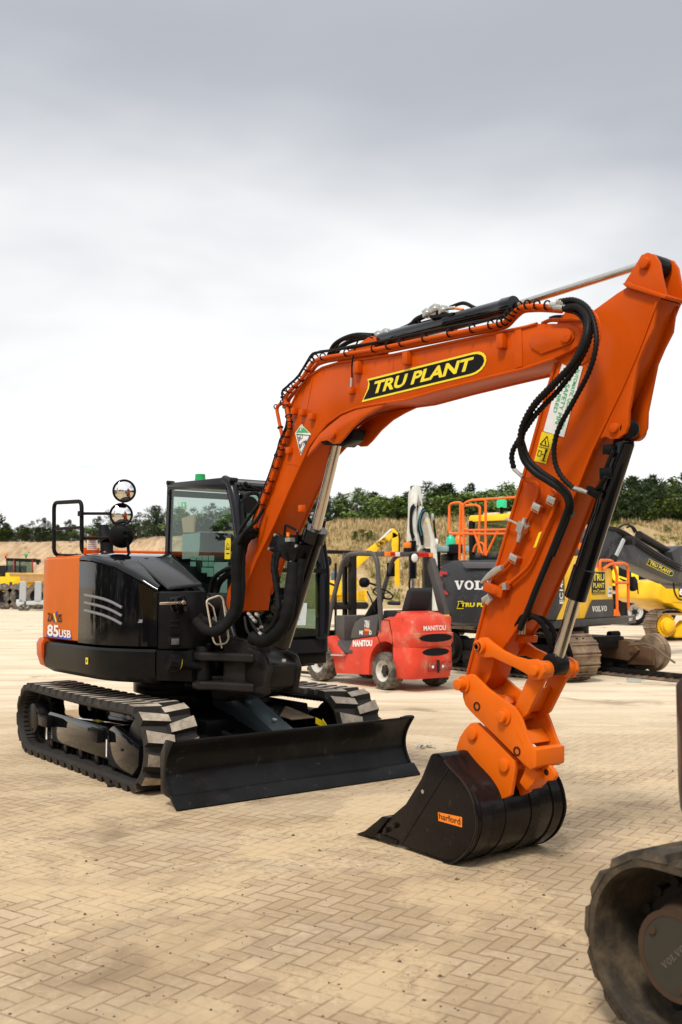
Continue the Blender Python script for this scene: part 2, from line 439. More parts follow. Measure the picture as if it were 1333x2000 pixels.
# car body with angled dusty top
mb = MB(); mb.prism([(-.55, -.70, .30), (.55, -.70, .30), (.95, -.35, .26), (.95, .35, .26), (.55, .70, .30), (-.55, .70, .30), (-.75, .3, .3), (-.75, -.3, .3)], (0, 0, .22))
mb.cyl((0, 0, .5), (0, 0, .64), .46, n=36)
mb.build('car_body', M_BLK, ex, .02)
mb = MB(); mb.prism([(.25, .30, .50), (1.05, .42, .42), (1.05, .66, .42), (.25, .66, .52)], (0, 0, .01)); mb.build('dusty_deck_plate', paint('dusty_plate', (.16, .12, .085), .7, 0, dirt=.6, dirtcol=(.34, .24, .15)), ex, .003)
mb = MB(); mb.ring((0, 0, .68), (0, 0, 1), .35, .52, .12, 40); mb.cyl((0, 0, .6), (0, 0, .8), .36, n=32); mb.build('slew_ring', M_BLK, ex, .005)
# dozer blade
def blade_prof():
    out = []
    for i in range(11):
        t = i / 10; z = .07 + .40 * t; x = 1.83 - .115 * math.sin(math.pi * (.06 + .92 * t)) + .01 * t; out.append((x, z))
    return out
bp = blade_prof(); mb = MB()
front = bp; back = [(x - .022, z) for x, z in bp]
poly = front + back[::-1]
mb.prism([(x, -1.115, z) for x, z in poly], (0, 2.23, 0))
blade = mb.build('dozer_blade', M_BLADE, ex, .003, angle=25)
mb = MB(); mb.prism([(x, -1.135, z) for x, z in [(1.905, .0), (1.92, .012), (1.835, .095), (1.80, .09), (1.80, .07)]], (0, 2.27, 0)); mb.build('cutting_edge', M_BLADE, blade, .003)
for s in (-1, 1):
    mb = MB(); y = 1.115 * s
    mb.prism([(x, y, z) for x, z in [(p[0] + .012, p[1]) for p in bp] + [(1.85, .475), (1.72, .475), (1.64, .36), (1.66, .09)]], (0, .02 * s, 0)); mb.build('end_plate', M_BLADE, blade, .003)
mb = MB(); mb.cyl((1.80, 1.10, .475), (1.80, 1.10, .485), .0) if False else None
mb.tube([(1.845, .98, .478), (1.845, 1.12, .478), (1.80, 1.135, .476), (1.75, 1.12, .47)], .012); mb.tube([(1.835, -1.1, .472), (1.835, 1.1, .472)], .010)
mb.build('top_rail', M_BLADE, blade)
for s in (-1, 1):
    mb = MB(); mb.bar((.55, s * .42, .33), (1.66, s * .46, .24), .09, .14); mb.build('blade_arm', M_BLK, ex, .01)
mb = MB(); mb.prism([(.55, -.10, .66), (.85, -.10, .69), (1.72, -.10, .37), (1.72, -.10, .28), (1.62, -.10, .33), (.6, -.10, .54)], (0, .20, 0))
mb.cyl((1.2, .1, .55), (1.2, .1, .56), .01)
bc = mb.build('blade_cylinder_guard', paint('guard_blue_grey', (.045, .06, .068), .3, .2), ex, .008)
mb = MB()
for x, z in ((1.02, .632), (1.42, .487)): mb.cyl((x, -.0, z), (x + .006, 0, z + .016), .022, n=6)
mb.build('bolt', M_STEEL, bc)
mb = MB(); mb.cyl((1.0, -.2, .36), (1.55, -.2, .30), .045); mb.cyl((1.2, -.35, .4), (1.4, -.36, .38), .02); mb.build('blade_cylinder', M_BLK, ex)
mb = MB(); mb.mat(0); mb.prism([(1.27, .52, .46), (1.37, .52, .44), (1.37, .52, .46), (1.43, .52, .415), (1.37, .52, .37), (1.37, .52, .39), (1.27, .52, .41)], (0, -.004, 0)); mb.build('arrow_decal', M_TAGY, ex)
# ---------------------------------------------------------------- upper structure plan
def plan(r, cx, wr, wl, a0, a1, n=40):
    out = []
    for i in range(n + 1):
        a = R(a0 + (a1 - a0) * i / n); x, y = cx + r * math.cos(a), r * math.sin(a)
        out.append((x, max(-wr, min(wl, y))))
    return out
PR, PC, PW = 1.33, -.10, 1.12
def right_plan(r=PR, w=PW, n=36):
    rear = [(PC + r * math.cos(R(a)), max(-w, r * math.sin(R(a)))) for a in range(180, 270, 5)]
    rest = [(x, -w) for x in (-.4, -.2, 0, .2, .38)] if False else []
    # front right curves in towards the toolbox corner
    fr_ = [(.05, -w), (.30, -w), (.48, -w + .015), (.64, -w + .06), (.78, -w + .13), (.90, -w + .205), (.99, -w + .275)]
    rear = [(x, -abs(y)) for x, y in rear]
    rear = [p for p in rear if p[0] < -.02]
    return rear + fr_
full_rear = [(PC + PR * math.cos(R(a)), min(1.12, PR * math.sin(R(a)))) for a in range(100, 180, 5)]
rp = right_plan()
# skirt (black), counterweight lower lip (orange)
def off(pl, d):
    out = []
    for i, (x, y) in enumerate(pl):
        a = Vector(pl[max(0, i - 1)]); b = Vector(pl[min(len(pl) - 1, i + 1)]); t = (b - a).normalized(); out.append((x + t.y * d, y - t.x * d))
    return out
def wall(mb, pl, z0, z1, th=.03, zf=None):
    """curved upright panel following the plan; zf gives top height per point"""
    inn = off(pl, -th); n = len(pl)
    tops = [zf(p) if zf else z1 for p in pl]; rings = []
    for i in range(n):
        (x, y), (u, v) = pl[i], inn[i]; t = tops[i]
        q = .012
        rings.append([(x, y, z0 + q), (x, y, t - q), (x + (u - x) * .4, y + (v - y) * .4, t), (u, v, t), (u, v, z0), (x + (u - x) * .4, y + (v - y) * .4, z0)])
    return mb.loft([[Vector(p) for p in r_] for r_ in rings])
def zb(p):  # skirt bottom rises to the rear? kept level
    return .83
sk = [p for p in rp if p[0] > -.72]
sk_o = off(sk, .03)
mb = MB()
rings = []
for i, (x, y) in enumerate(sk_o):
    ix, iy = off(sk_o, -.10)[i]; jx, jy = off(sk_o, -.02)[i]
    rings.append([Vector(p) for p in [(jx, jy, 1.075), (x, y, 1.055), (x, y, .90), (jx, jy, .845), (ix, iy, .80), (ix, iy, 1.07)]])
mb.loft(rings)
mb.prism([(.99, -.85, .83), (1.16, -.62, .82), (1.16, -.46, .82), (.95, -.46, .82), (.9, -.75, .82)], (0, 0, .24))
skirt = mb.build('side_skirt', M_BLK, ex, angle=35)
mb = MB(); p0 = Vector((.30, -PW - .031, .93)); mb.prism([p0, p0 + Vector((.05, 0, 0)), p0 + Vector((.05, 0, .055)), p0 + Vector((0, 0, .055))], (0, -.002, 0))
mb.mat(1).prism([p0 + Vector((.015, -.003, .015)), p0 + Vector((.03, -.003, .02)), p0 + Vector((.035, -.003, .04)), p0 + Vector((.02, -.003, .04))], (0, -.001, 0)); mb.build('tie_down_decal', [M_TAGY, M_DBLK], skirt)
# counterweight
cw = [p for p in full_rear] + [p for p in rp if p[0] < -.66]
mb = MB(); rings = []
for d, z in ((-.10, .80), (.02, .86), (.05, .95), (.055, 1.05), (.03, 1.10), (-.04, 1.105)):
    o_ = off(cw, d); rings.append([Vector((x, y, z)) for x, y in o_])
mb.loft(rings, closed=True)
mb.build('counterweight', M_OR, ex, angle=40)
mb = MB(); mb.prism([(x, y, .84) for x, y in [(-1.2, -.6), (-.6, -1.0), (.6, -1.0), (.95, -.75), (1.05, -.4), (.95, .1), (.6, .98), (-.6, 1.0), (-1.2, .6)]], (0, 0, .18)); mb.build('revolving_frame', M_MBLK, ex)
# orange rear cover with door panel
def zt(p):
    x = p[0]
    if x < .05: return 1.835
    for (xa, za), (xb, zb_) in zip([(.05, 1.835), (.30, 1.825), (.48, 1.80), (.64, 1.765), (.78, 1.70), (.90, 1.63), (1.0, 1.56)], [(.30, 1.825), (.48, 1.80), (.64, 1.765), (.78, 1.70), (.90, 1.63), (1.0, 1.56), (9, 1.56)]):
        if x <= xb: return za + (zb_ - za) * (x - xa) / (xb - xa)
    return 1.56
org = full_rear + [p for p in rp if p[0] < .06]
mb = MB(); wall(mb, org, 1.10, 1.835, .04)
top = [(x, y, 1.833) for x, y in off(org, -.02)] + [(.05, -.8, 1.835), (-.62, -.8, 1.86), (-.70, 0, 1.87), (-.70, 1.0, 1.86)]
mb.prism([Vector(p) for p in top], (0, 0, .012))
mb2 = MB(); mb2.prism([(-1.30, -.50, 1.84), (-1.0, -.62, 1.84), (-.74, -.62, 1.84), (-.74, 1.0, 1.84), (-1.2, 1.0, 1.84)], (0, 0, .085)); mb2.build('rear_hood', M_OR, ex, .03)
cover = mb.build('rear_cover', M_ORP, ex, angle=40)
# model lettering on the orange panel (plane y=-PW)
yq = -PW - .004; mb = MB(False)
def dec(px, py): return A(px, py, yq)
xd = (1, 0, 0); up = (0, 0, 1)
def dword(txt, px0, px1, py0, py1, k, off=.04, shear=0):
    p0, p1, p2 = dec(px0, py0), dec(px1, py0), dec(px0, py1); mb.text(txt, (p0.x, yq - .002, p0.z), xd, up, p2.z - p0.z, p1.x - p0.x, off, shear, k=k)
dword('ZA', 93, 105, 1213, 1197, 0, .02); dword('IS', 113, 121, 1215, 1199, 0, .02)
q = [dec(x, y) for x, y in ((105, 1215), (107.5, 1215), (112.5, 1194), (110, 1194))]; mb.mat(2).prism(q, (0, -.001, 0))
q = [dec(x, y) + Vector((0, -.002, 0)) for x, y in ((105, 1198), (107.5, 1198), (112, 1215), (109.5, 1215))]; mb.mat(1).prism(q, (0, -.001, 0))
q = [dec(x, y) for x, y in ((91, 1244), (140, 1250), (140, 1243), (92, 1236))]; mb.mat(2).prism(q, (0, -.001, 0))
dword('85', 93, 115, 1242, 1219, 3, .03); dword('USB', 115.5, 139, 1244, 1229, 3, .025)
mb.build('model_lettering', [M_DBLK, M_TAGY, M_BLUE, M_WHITE], cover)
# engine cover, glossy black
blk = [p for p in rp if p[0] > .04]
fine = []
for i in range(len(blk) - 1):
    for k in range(3): fine.append((blk[i][0] + (blk[i + 1][0] - blk[i][0]) * k / 3, blk[i][1] + (blk[i + 1][1] - blk[i][1]) * k / 3))
fine.append(blk[-1]); fine = [(p[0], p[1]) for p in catmull([(x, y, 0) for x, y in blk], 4)]
mb = MB(); wall(mb, fine, 1.085, 0, .04, zf=lambda p: zt(p) - .03)
ec = mb.build('engine_cover', M_GBLK, ex, angle=50)
def on_cover(px, py):
    best = None
    for i in range(len(fine) - 1):
        for k in range(4):
            x_, y_ = fine[i][0] + (fine[i + 1][0] - fine[i][0]) * k / 4, fine[i][1] + (fine[i + 1][1] - fine[i][1]) * k / 4
            p = A(px, py, y_); d = abs(p.x - x_)
            if best is None or d < best[0]: best = (d, Vector((x_, y_, p.z)))
    return best[1]
M_VENT = plain('vent_lip', (.20, .20, .22), .3, .3)
for k in range(3):
    P2 = [on_cover(x, y) + Vector((0, -.003, 0)) for x, y in [(167, 1162 + k * 15), (185, 1165.5 + k * 15.5), (203, 1170 + k * 15.8), (221, 1177 + k * 16), (240, 1187 + k * 16)]]
    mb = MB(); mb.tube(P2, .012, 8, smooth=5); mb.build('vent_slot', M_VENT, ec)
mb = MB(); c0 = on_cover(268, 1203); mb.mat(0).prism([c0 + Vector((-.045, 0, -.03)), c0 + Vector((.05, .035, -.03)), c0 + Vector((.05, .035, .07)), c0 + Vector((-.045, 0, .07))], (-.002, -.006, 0))
mb.mat(1).prism([c0 + Vector((-.055, -.012, -.055)), c0 + Vector((.05, .025, -.055)), c0 + Vector((.05, .030, -.028)), c0 + Vector((-.035, -.008, -.028))], (-.002, -.006, 0))
mb.build('latch_recess', [M_MBLK, bpy.data.materials['vent_lip']], ec)
# hood: rounded top surface
hp = [p for p in fine]; mb = MB(); rings = []
def ylim(x): return -.27 - .23 * max(0, min(1, (x - .04) / .56)) if x > .04 else -.27 + .37 * min(1, (.04 - x) / .70)
def ringat(d, dz, cap=None):
    o_ = off(hp, -d) if d else hp
    return [Vector((x, y, min(zt(h) + dz, cap) if cap else zt(h) + dz)) for (x, y), h in zip(o_, hp)]
rings = [ringat(.0, -.028), ringat(.004, -.012), ringat(.018, .004), ringat(.05, .018), ringat(.14, .032)]
last = []
for (x, y), h in zip(off(hp, -.30), hp): last.append(Vector((min(x, .86), min(ylim(h[0]) - .04, max(y + .1, ylim(h[0]) - .05)), zt(h) + .035)))
rings.append(last); rings.append([Vector((p.x, ylim(p.x), p.z)) for p in last]); rings.append([Vector((p.x, ylim(p.x), 1.12)) for p in last])
mb.loft(rings, closed=False, caps=False)
hood = mb.build('hood', M_GBLK, ex, angle=45)
mb = MB(); mb.prism([(-.68, .09, 1.1), (.04, -.27, 1.1), (.04, -.95, 1.1), (-.68, -.95, 1.1)], (0, 0, .72)); mb.prism([(.0, -.6, 1.1), (.7, -.6, 1.1), (.7, .05, 1.1), (.0, .05, 1.1)], (0, 0, .28)); mb.build('engine_bay', M_MBLK, ex)
# front step cover over toolbox, toolbox body
mb = MB(); mb.prism([(.56, -.84, 1.775), (.56, -.49, 1.80), (1.05, -.47, 1.575), (1.04, -.78, 1.545)], (0, 0, .03)); mb.build('step_cover', paint('grey_step_cover', (.03, .03, .033), .22, .5, bump=0), ex, .012)
mb = MB(); mb.prism([(.985, -.84, 1.07), (1.10, -.66, 1.07), (1.14, -.47, 1.07), (.80, -.47, 1.07), (.80, -.80, 1.07)], (0, 0, .47)); tb = mb.build('toolbox', M_BLK, ex, .02)
mb = MB(); P = [EX.at(x, y, 'x', 1.115) for x, y in ((330, 1168), (358, 1164), (362, 1172), (362, 1196), (350, 1198), (334, 1196), (330, 1180))]; mb.prism(P, (.035, 0, 0)); mb.build('door_latch_cover', M_GBLK, tb, .008)
mb = MB(); a_, b_ = EX.at(312, 1179, 'x', 1.15), EX.at(358, 1177, 'x', 1.17); mb.bar(a_, b_, .03, .022); mb.cyl(b_ - Vector((.02, 0, 0)), b_ + Vector((.02, 0, 0)), .018); mb.build('handle', plain('warm_chrome', (.6, .5, .42), .25, .9), tb, .006)
mb = MB(); c_ = EX.at(341, 1253, 'x', 1.13); mb.box(c_, (.02, .10, .075)); mb.mat(1).box(c_ + Vector((.012, 0, 0)), (.006, .075, .055))
for dz in (.12, .16): mb.mat(0).box(c_ + Vector((.0, 0, dz)), (.012, .09, .025))
mb.build('work_light', [M_MBLK, plain('dim_lens', (.12, .12, .12), .15)], tb, .006)
mb = MB(); rr = [EX.at(x, y, 'x', 1.05) for x, y in ((372, 1164), (405, 1163), (407, 1166))]; mb.bar(EX.at(366, 1166, 'x', .98), EX.at(408, 1166, 'x', 1.0), .03, .035); mb.build('cream_trim', plain('cream_trim', (.40, .36, .31), .45), tb, .006)
# guard rail on the orange cover
def rail(pts, r, nm, par, m, fl=.07, cl=False): mb = MB(); mb.tube(fillet(pts, fl), r, 10); return mb.build(nm, m, par)
yr = -.98
g = [A(152, 1085, yr), A(106, 1081, yr), A(106, 982, yr), A(160, 979, yr), A(160, 1078, yr)]
foot = lambda p, d: Vector((p.x, p.y + d, 1.865))
gp = [foot(g[1], .27), foot(g[1], 0), g[2], g[3], foot(g[4], 0), foot(g[4], .30)]
rl = rail(gp, .019, 'guard_rail', ex, M_MBLK)
mb = MB(); mb.tube([A(106, 1033, yr), A(159, 1030, yr)], .013); mb.build('mid_bar', M_MBLK, rl)
mb = MB()
for d in (.06, .22):
    for b in (g[1], g[4]): mb.box(Vector((b.x, yr + d, 1.853)), (.05, .07, .025)); mb.mat(1).cyl((b.x, yr + d, 1.87), (b.x, yr + d, 1.895), .013, n=6); mb.mat(0)
mb.build('rail_foot', [M_OR, M_STEEL], rl, .003)
mb = MB(); c_ = Vector((g[4].x - .0, -.97, 1.86)); mb.prism([c_, c_ + Vector((0, .14, 0)), c_ + Vector((0, .14, .06)), c_ + Vector((0, 0, .06))], (.04, 0, 0)); mb.mat(1).prism([c_ + Vector((.042, .02, .04)), c_ + Vector((.042, .12, .04)), c_ + Vector((.042, .12, .13)), c_ + Vector((.042, .02, .13))], (.001, 0, 0))
mb.mat(2).cyl(c_ + Vector((.02, .07, .135)), c_ + Vector((.02, .07, .165)), .04)
for k in range(5): mb.mat(3 if k == 0 else 2).prism([c_ + Vector((.044, .03, .12 - k * .016)), c_ + Vector((.044, .11, .12 - k * .016)), c_ + Vector((.044, .11, .123 - k * .016)), c_ + Vector((.044, .03, .123 - k * .016))], (.0005, 0, 0))
mb.build('air_filter_box', [M_OR, M_WHITE, M_MBLK, M_RED], ex, .002)
# exhaust
mb = MB(); b0 = A(209, 1092, -.62); b1 = A(209, 1060, -.62); mb.lathe(Vector((b0.x, b0.y, 1.80)), b1, [(0, .07), (.5, .07), (.6, .06), (1, .06)], 20)
t1 = A(203, 1026, -.62); mb.tube([b1, b1.lerp(t1, .5) + Vector((-.03, 0, 0)), t1], [.062, .062, .045], 20); mb.build('exhaust_stack', M_MBLK, ex)
# mirrors
def disc_mirror(c, nrm, r, nm, front=True, par=ex):
    c = Vector(c); nrm = Vector(nrm).normalized(); mb = MB()
    mb.mat(0).lathe(c - nrm * .045, c + nrm * .006, [(0, r * .35), (.45, r * .85), (.8, r * 1.0), (1, r * 1.0)], 32)
    # convex glass
    u = nrm.orthogonal().normalized(); w = nrm.cross(u); rings = []
    for j in range(7):
        q = j / 6; rad = r * .93 * q; h = .007 + .035 * (1 - q * q)
        rings.append([c + nrm * h + (u * math.cos(2 * math.pi * i / 32) + w * math.sin(2 * math.pi * i / 32)) * max(rad, .0005) for i in range(32)])
    mb.mat(1).loft(rings, caps=False)
    mb.mat(0).ring(c + nrm * .008, nrm, r * .92, r * 1.04, .016, 32)
    return mb.build(nm, [M_MBLK, M_MIRROR], par, angle=50)
ym = -.80
m1 = A(243, 959, ym); m2 = A(237, 1005, ym); camdir = EX.R.transposed() @ (Vector((0, 0, CAM_H)) - (EX.o + EX.R @ m1))
nr = Vector((camdir.x * 1.0, camdir.y * .8, -.35)).normalized()
ra = MB(); ra.tube(fillet([A(157, 1003, yr), A(222, 1003, ym), m2 - nr * .03], .02), .013); ra.tube([A(157, 1051, yr), A(228, 1050, ym), A(246, 1036, ym)], .011); ra.tube([A(240, 1022, ym) - nr * .05, A(240, 1002, ym) - nr * .05, m1 - nr * .04], .010)
for (x, y) in ((158, 1003), (158, 1051)): ra.mat(1).box(A(x, y, yr - .01), (.07, .03, .045)); ra.mat(0)
ra.build('mirror_bracket', [M_MBLK, M_MBLK], ex)
disc_mirror(m1, nr, .098, 'round_mirror'); disc_mirror(m2, nr, .098, 'round_mirror')
m3 = A(236, 1048, -.80); n3 = Vector((-.75, .62, .45)); disc_mirror(m3, n3, .105, 'round_mirror')
mb = MB(); q0 = A(282, 1122, -.72); q0.z = 1.74; q1 = A(282, 1098, -.72); mb.cyl(q0, q1, .018); mb.tube(fillet([A(289, 1093, -.72), A(272, 1093, -.72), A(251, 1082, -.74), A(250, 1036, -.78)], .05), .013); mb.tube([A(250, 1048, -.78), m3], .012); mb.build('mirror_stay', M_MBLK, ex)
# ---------------------------------------------------------------- cab
CY0, CY1 = .10, 1.00
def C(px, py, y=CY0): return EX.at(px, py, 'y', y)
outline = [C(327, 946), C(434, 937), C(446, 946), C(456, 985), C(463, 1040), C(470, 1090)]
lo_f = outline[-1]; ox = lo_f.x
cab_poly = [Vector((p.x, 0, p.z)) for p in outline] + [Vector((ox + .04, 0, 1.5)), Vector((ox + .04, 0, 1.05)), Vector((-.05, 0, 1.05)), Vector((-.05, 0, 1.50))] + [Vector((C(322, 1096).x, 0, C(322, 1096).z))]
x_r = cab_poly[0].x
def path_at(y, pts): return [Vector((p.x, y, p.z)) for p in pts]
frame_top = [outline[i] for i in range(6)]
for nm_y, yy, s in (('a', CY0, 1), ('b', CY1, -1)):
    mb = MB()
    # closed profile pillars as a swept rectangular ribbon: outer outline minus inner window
    out_ = [Vector((p.x, yy, p.z)) for p in cab_poly]
    cx_ = sum(p.x for p in out_) / len(out_); n = len(out_)
    inn = []
    for i, p in enumerate(out_):
        a = (out_[i - 1] - p).normalized(); b = (out_[(i + 1) % n] - p).normalized(); d = a + b
        w_ = .055
        if d.length < .12: nn = Vector((b.z, 0, -b.x)); d = nn; k = w_
        else: k = w_ / max(.3, math.sin(a.angle(b) / 2)); d.normalize()
        cnd = p + d * k
        cen = Vector((cx_, yy, 1.9))
        if (cnd - cen).length > (p - cen).length: cnd = p - d * k
        inn.append(cnd)
    th = Vector((0, .05 * s, 0))
    for i in range(n):
        j = (i + 1) % n; mb.prism([out_[i], out_[j], inn[j], inn[i]], th)
    fr_ob = mb.build('cab_side_frame', M_CABBLK, ex, angle=30)
    if s == 1: cabf = fr_ob
    g_ = MB(); g_.prism([p + Vector((0, .012 * s, 0)) for p in [C(328, 953), C(434, 944), C(444, 956), C(453, 1014), C(459, 1082), C(462, 1130), C(462, 1175), C(404, 1160), C(325, 1072)]], (0, .006 * s, 0)) if s == 1 else g_.prism([p + Vector((0, .012 * s, 0)) for p in inn], (0, .006 * s, 0))
    g_.build('side_window', M_GLASS, ex)
# front pillars, rounded tubes on the two front edges, roof and headers
mb = MB()
for yy in (CY0 + .03, CY1 - .03): mb.tube([Vector((p.x + .0, yy, p.z)) for p in outline[1:]] + [Vector((ox + .04, yy, 1.5)), Vector((ox + .04, yy, .98))], .045, 12, smooth=3)
mb.bar((ox + .05, CY0, 1.03), (ox + .05, CY1, 1.03), .05, .12); mb.bar((ox + .05, CY0, 1.72), (ox + .05, CY1, 1.72), .03, .04)
mb.build('front_pillars', M_CABBLK, ex, angle=50)
mb = MB(); zt_ = outline[0].z; mb.prism([(x_r, CY0 - .01, zt_ - .03), (x_r, CY0 - .01, zt_ + .012), (outline[1].x, CY0 - .01, outline[1].z + .02), (outline[2].x + .03, CY0 - .01, outline[2].z - .0), (outline[2].x - .02, CY0 - .01, outline[2].z - .05)], (0, CY1 - CY0 + .02, 0))
roof = mb.build('roof', M_CABBLK, ex, .012)
mb = MB(); c_ = C(346, 938); mb.lathe(Vector((c_.x, .36, zt_ - .01)), Vector((c_.x, .36, zt_ + .10)), [(0, .055), (.55, .055), (.6, .052), (1, .05)], 20); mb.build('green_beacon', M_LAMPG, roof)
for (x, y) in ((330, 943), (452, 937)):
    c_ = C(x, y); mb = MB(); mb.cyl(c_ + Vector((0, -.02, 0)), c_ + Vector((0, .06, 0)), .022); mb.build('roof_knob', M_CABBLK, roof, .004)
mb = MB(); mb.box((-.05, .55, zt_ - .055), (1.0, .8, .02)); mb.build('headliner', plain('headliner', (.32, .33, .32), .8), roof)
mb = MB(); mb.bar((x_r + .03, CY0, 1.85), (x_r + .03, CY1, 1.85), .05, .08); mb.bar((x_r + .03, CY0, 2.5), (x_r + .03, CY1, 2.5), .05, .06)
mb.prism([(x_r, CY0 + .05, 1.84), (-.02, CY0 + .05, 1.50), (-.02, CY0 + .05, 1.05), (x_r, CY0 + .05, 1.05)], (0, CY1 - CY0 - .1, 0)); mb.build('rear_panel', M_MBLK, ex, .01)
mb = MB(); mb.prism([(ox + .055, CY0 + .06, 1.76), (ox + .055, CY1 - .06, 1.76), (outline[2].x + .02, CY1 - .06, 2.44), (outline[2].x + .02, CY0 + .06, 2.44)], (-.006, 0, 0))
mb.prism([(ox + .05, CY0 + .06, 1.12), (ox + .05, CY1 - .06, 1.12), (ox + .05, CY1 - .06, 1.69), (ox + .05, CY0 + .06, 1.69)], (-.006, 0, 0)); fwin = mb.build('windscreen', M_GLASS, ex)
# sheets, film squares and tag on the side window
def on_glass(px, py, y=CY0): return EX.at(px, py, 'y', y)
mb = MB(); Q = [(357, 1043), (391, 1041), (390, 1072), (387, 1090), (356, 1092)]; mb.prism([on_glass(x, y, CY0 + .03) for x, y in Q], (0, .002, 0)); mb.prism([on_glass(x, y, CY0 + .03) for x, y in [(419, 1098), (446, 1098), (445, 1125), (418, 1125)]], (0, .002, 0)); mb.prism([on_glass(x, y, CY0 + .03) for x, y in [(425, 1128), (444, 1128), (444, 1162), (424, 1162)]], (0, .002, 0))
mb.build('paper_sheet', M_PAPER, cabf)
mb = MB()
for (x, y, w_, h_) in [(373, 1085, 10, 9), (385, 1085, 10, 9), (396, 1085, 10.5, 10), (408, 1085, 10.5, 10), (372, 1097, 10.5, 9), (396, 1097, 10.5, 9.5), (407.5, 1097, 10.5, 9.5), (394, 1108.5, 10.5, 10), (405, 1109, 12, 17)]:
    mb.prism([on_glass(a, b, CY0 + .024) for a, b in ((x, y), (x + w_, y), (x + w_, y + h_), (x, y + h_))], (0, .002, 0))
mb.build('glass_film', M_STICK, cabf)
mb = MB(); mb.prism([on_glass(x, y, CY0 - .03) for x, y in [(443, 1051), (450, 1051), (451, 1056), (450, 1092), (439, 1092), (440, 1056)]], (0, .002, 0))
mb.mat(1); a_, b_, c_ = [on_glass(x, y, CY0 - .032) for x, y in ((441.5, 1070), (448.8, 1070), (445.3, 1060))]; mb.tube([a_, b_, c_, a_], .0022, 4); mb.prism([on_glass(x, y, CY0 - .032) for x, y in ((441, 1072), (448.5, 1072), (448.5, 1073.5), (441, 1073.5))], (0, .001, 0)); mb.prism([on_glass(x, y, CY0 - .032) for x, y in ((442, 1080), (448, 1080), (448, 1082), (442, 1082))], (0, .001, 0))
mb.build('warning_tag', [M_TAGY, M_DBLK], cabf)
mb = MB(); mb.prism([on_glass(x, y, CY1 - .03) for x, y in [(574, 1176), (601, 1178), (598, 1221), (571, 1219)]], (0, -.002, 0)); 
P = [EX.at(x, y, 'x', ox + .056) for x, y in [(575, 1176), (600, 1178), (597, 1221), (571, 1221)]]; mb.v = []; mb.f = []; mb.m = []; mb.prism(P, (.002, 0, 0)); mb.mat(1)
for k in range(3): a_ = EX.at(577, 1196 + k * 7, 'x', ox + .059); mb.prism([a_, a_ + Vector((0, .05, 0)), a_ + Vector((0, .05, .006)), a_ + Vector((0, 0, .006))], (.0005, 0, 0))
mb.build('paper_notice', [M_PAPER, M_DKGREY], fwin)
# seat and controls wrapped inside
mb = MB(); mb.box((-.20, .55, 1.42), (.5, .5, .14)); mb.build('seat_cushion', M_SEAT, ex, .05, 3)
mb = MB(); mb.prism([(-.52, .33, 1.45), (-.36, .33, 1.45), (-.50, .33, 2.12), (-.62, .33, 2.12)], (0, .44, 0)); mb.build('seat_back', paint('wrapped_seat', (.07, .075, .08), .12, .8, bump=.2), ex, .05, 3)
mb = MB(); mb.box((.05, .55, 1.12), (1.2, .84, .12)); mb.box((-.30, .55, 1.26), (.5, .5, .2))
for yy in (.24, .86): mb.box((.0, yy, 1.50), (.40, .14, .12)); mb.cyl((.14, yy, 1.55), (.18, yy, 1.74), .02); mb.ball((.18, yy, 1.77), .035)
mb.cyl((.42, .5, 1.15), (.40, .5, 1.5), .012); mb.cyl((.42, .6, 1.15), (.40, .6, 1.5), .012); mb.build('controls', M_MBLK, ex, .01)
mb = MB(); mb.prism([C(355, 1012, .8), C(380, 1004, .8), C(378, 1040, .8), C(358, 1040, .8)], (0, .02, 0)); mb.build('document_wallet', M_CARD, ex)
mb = MB(); mb.prism([EX.at(x, y, 'y', .11) for x, y in ((342, 980), (348, 980), (348, 990), (342, 990))], (0, .001, 0)); mb.mat(1).prism([EX.at(x, y, 'y', .109) for x, y in ((355, 981), (363.5, 981), (363, 991.5), (354.5, 991.5))], (0, .001, 0)); mb.mat(0).prism([EX.at(x, y, 'y', .108) for x, y in ((357, 983), (361, 983), (361, 989.5), (357, 989.5))], (0, .001, 0)); mb.build('exit_sticker', [plain('pale_mint', (.45, .7, .6), .4), M_GREENTX], cabf)
# cab sill, door handle rail and rectangular mirror on the far corner
mb = MB(); mb.box((.05, .56, .93), (1.35, .95, .14)); mb.build('cab_sill', M_BLK, ex, .02)
def Fx(px, py, x): return EX.at(px, py, 'x', x)
mb = MB(); mb.tube(fillet([Fx(618, 1248, ox + .1), Fx(637, 1247, ox + .1), Fx(641, 1200, ox + .1), Fx(641, 1110, ox + .1), Fx(630, 1040, ox + .1), Fx(634, 1018, ox + .1)], .08), .017); mb.build('mirror_stay', M_BLK, ex)
P = [Fx(x, y, ox + .12) for x, y in [(603, 975), (612, 962), (643, 960), (655, 1004), (650, 1016), (610, 1024), (603, 1010)]]
mb = MB(); mb.prism(P, (-.035, 0, 0)); cen = sum(P, Vector()) / len(P); mb.mat(1).prism([cen + (p - cen) * .93 + Vector((.003, 0, 0)) for p in P], (.002, 0, 0)); mb.build('rectangular_mirror', [M_MBLK, M_MIRROR], ex)
# work lamps and grab loops on the cab front
mb = MB(); mb.tube(fillet([Fx(478, 1040, .72), Fx(473, 985, .66), Fx(482, 965, .62), Fx(505, 962, .62), Fx(512, 985, .66)], .05), .018); mb.tube([Fx(470, 944, .55), Fx(480, 955, .6), Fx(500, 957, .6)], .008); mb.tube([Fx(466, 948, .55), Fx(486, 948, .6), Fx(508, 958, .6)], .007)
for (x, y) in ((470, 955), (480, 945), (489, 950)): mb.ball(Fx(x, y, .58), .022)
mb.cyl(Fx(487, 985, .6), Fx(488, 986, .70), .075, n=24); mb.build('work_lamp_bracket', M_MBLK, ex)
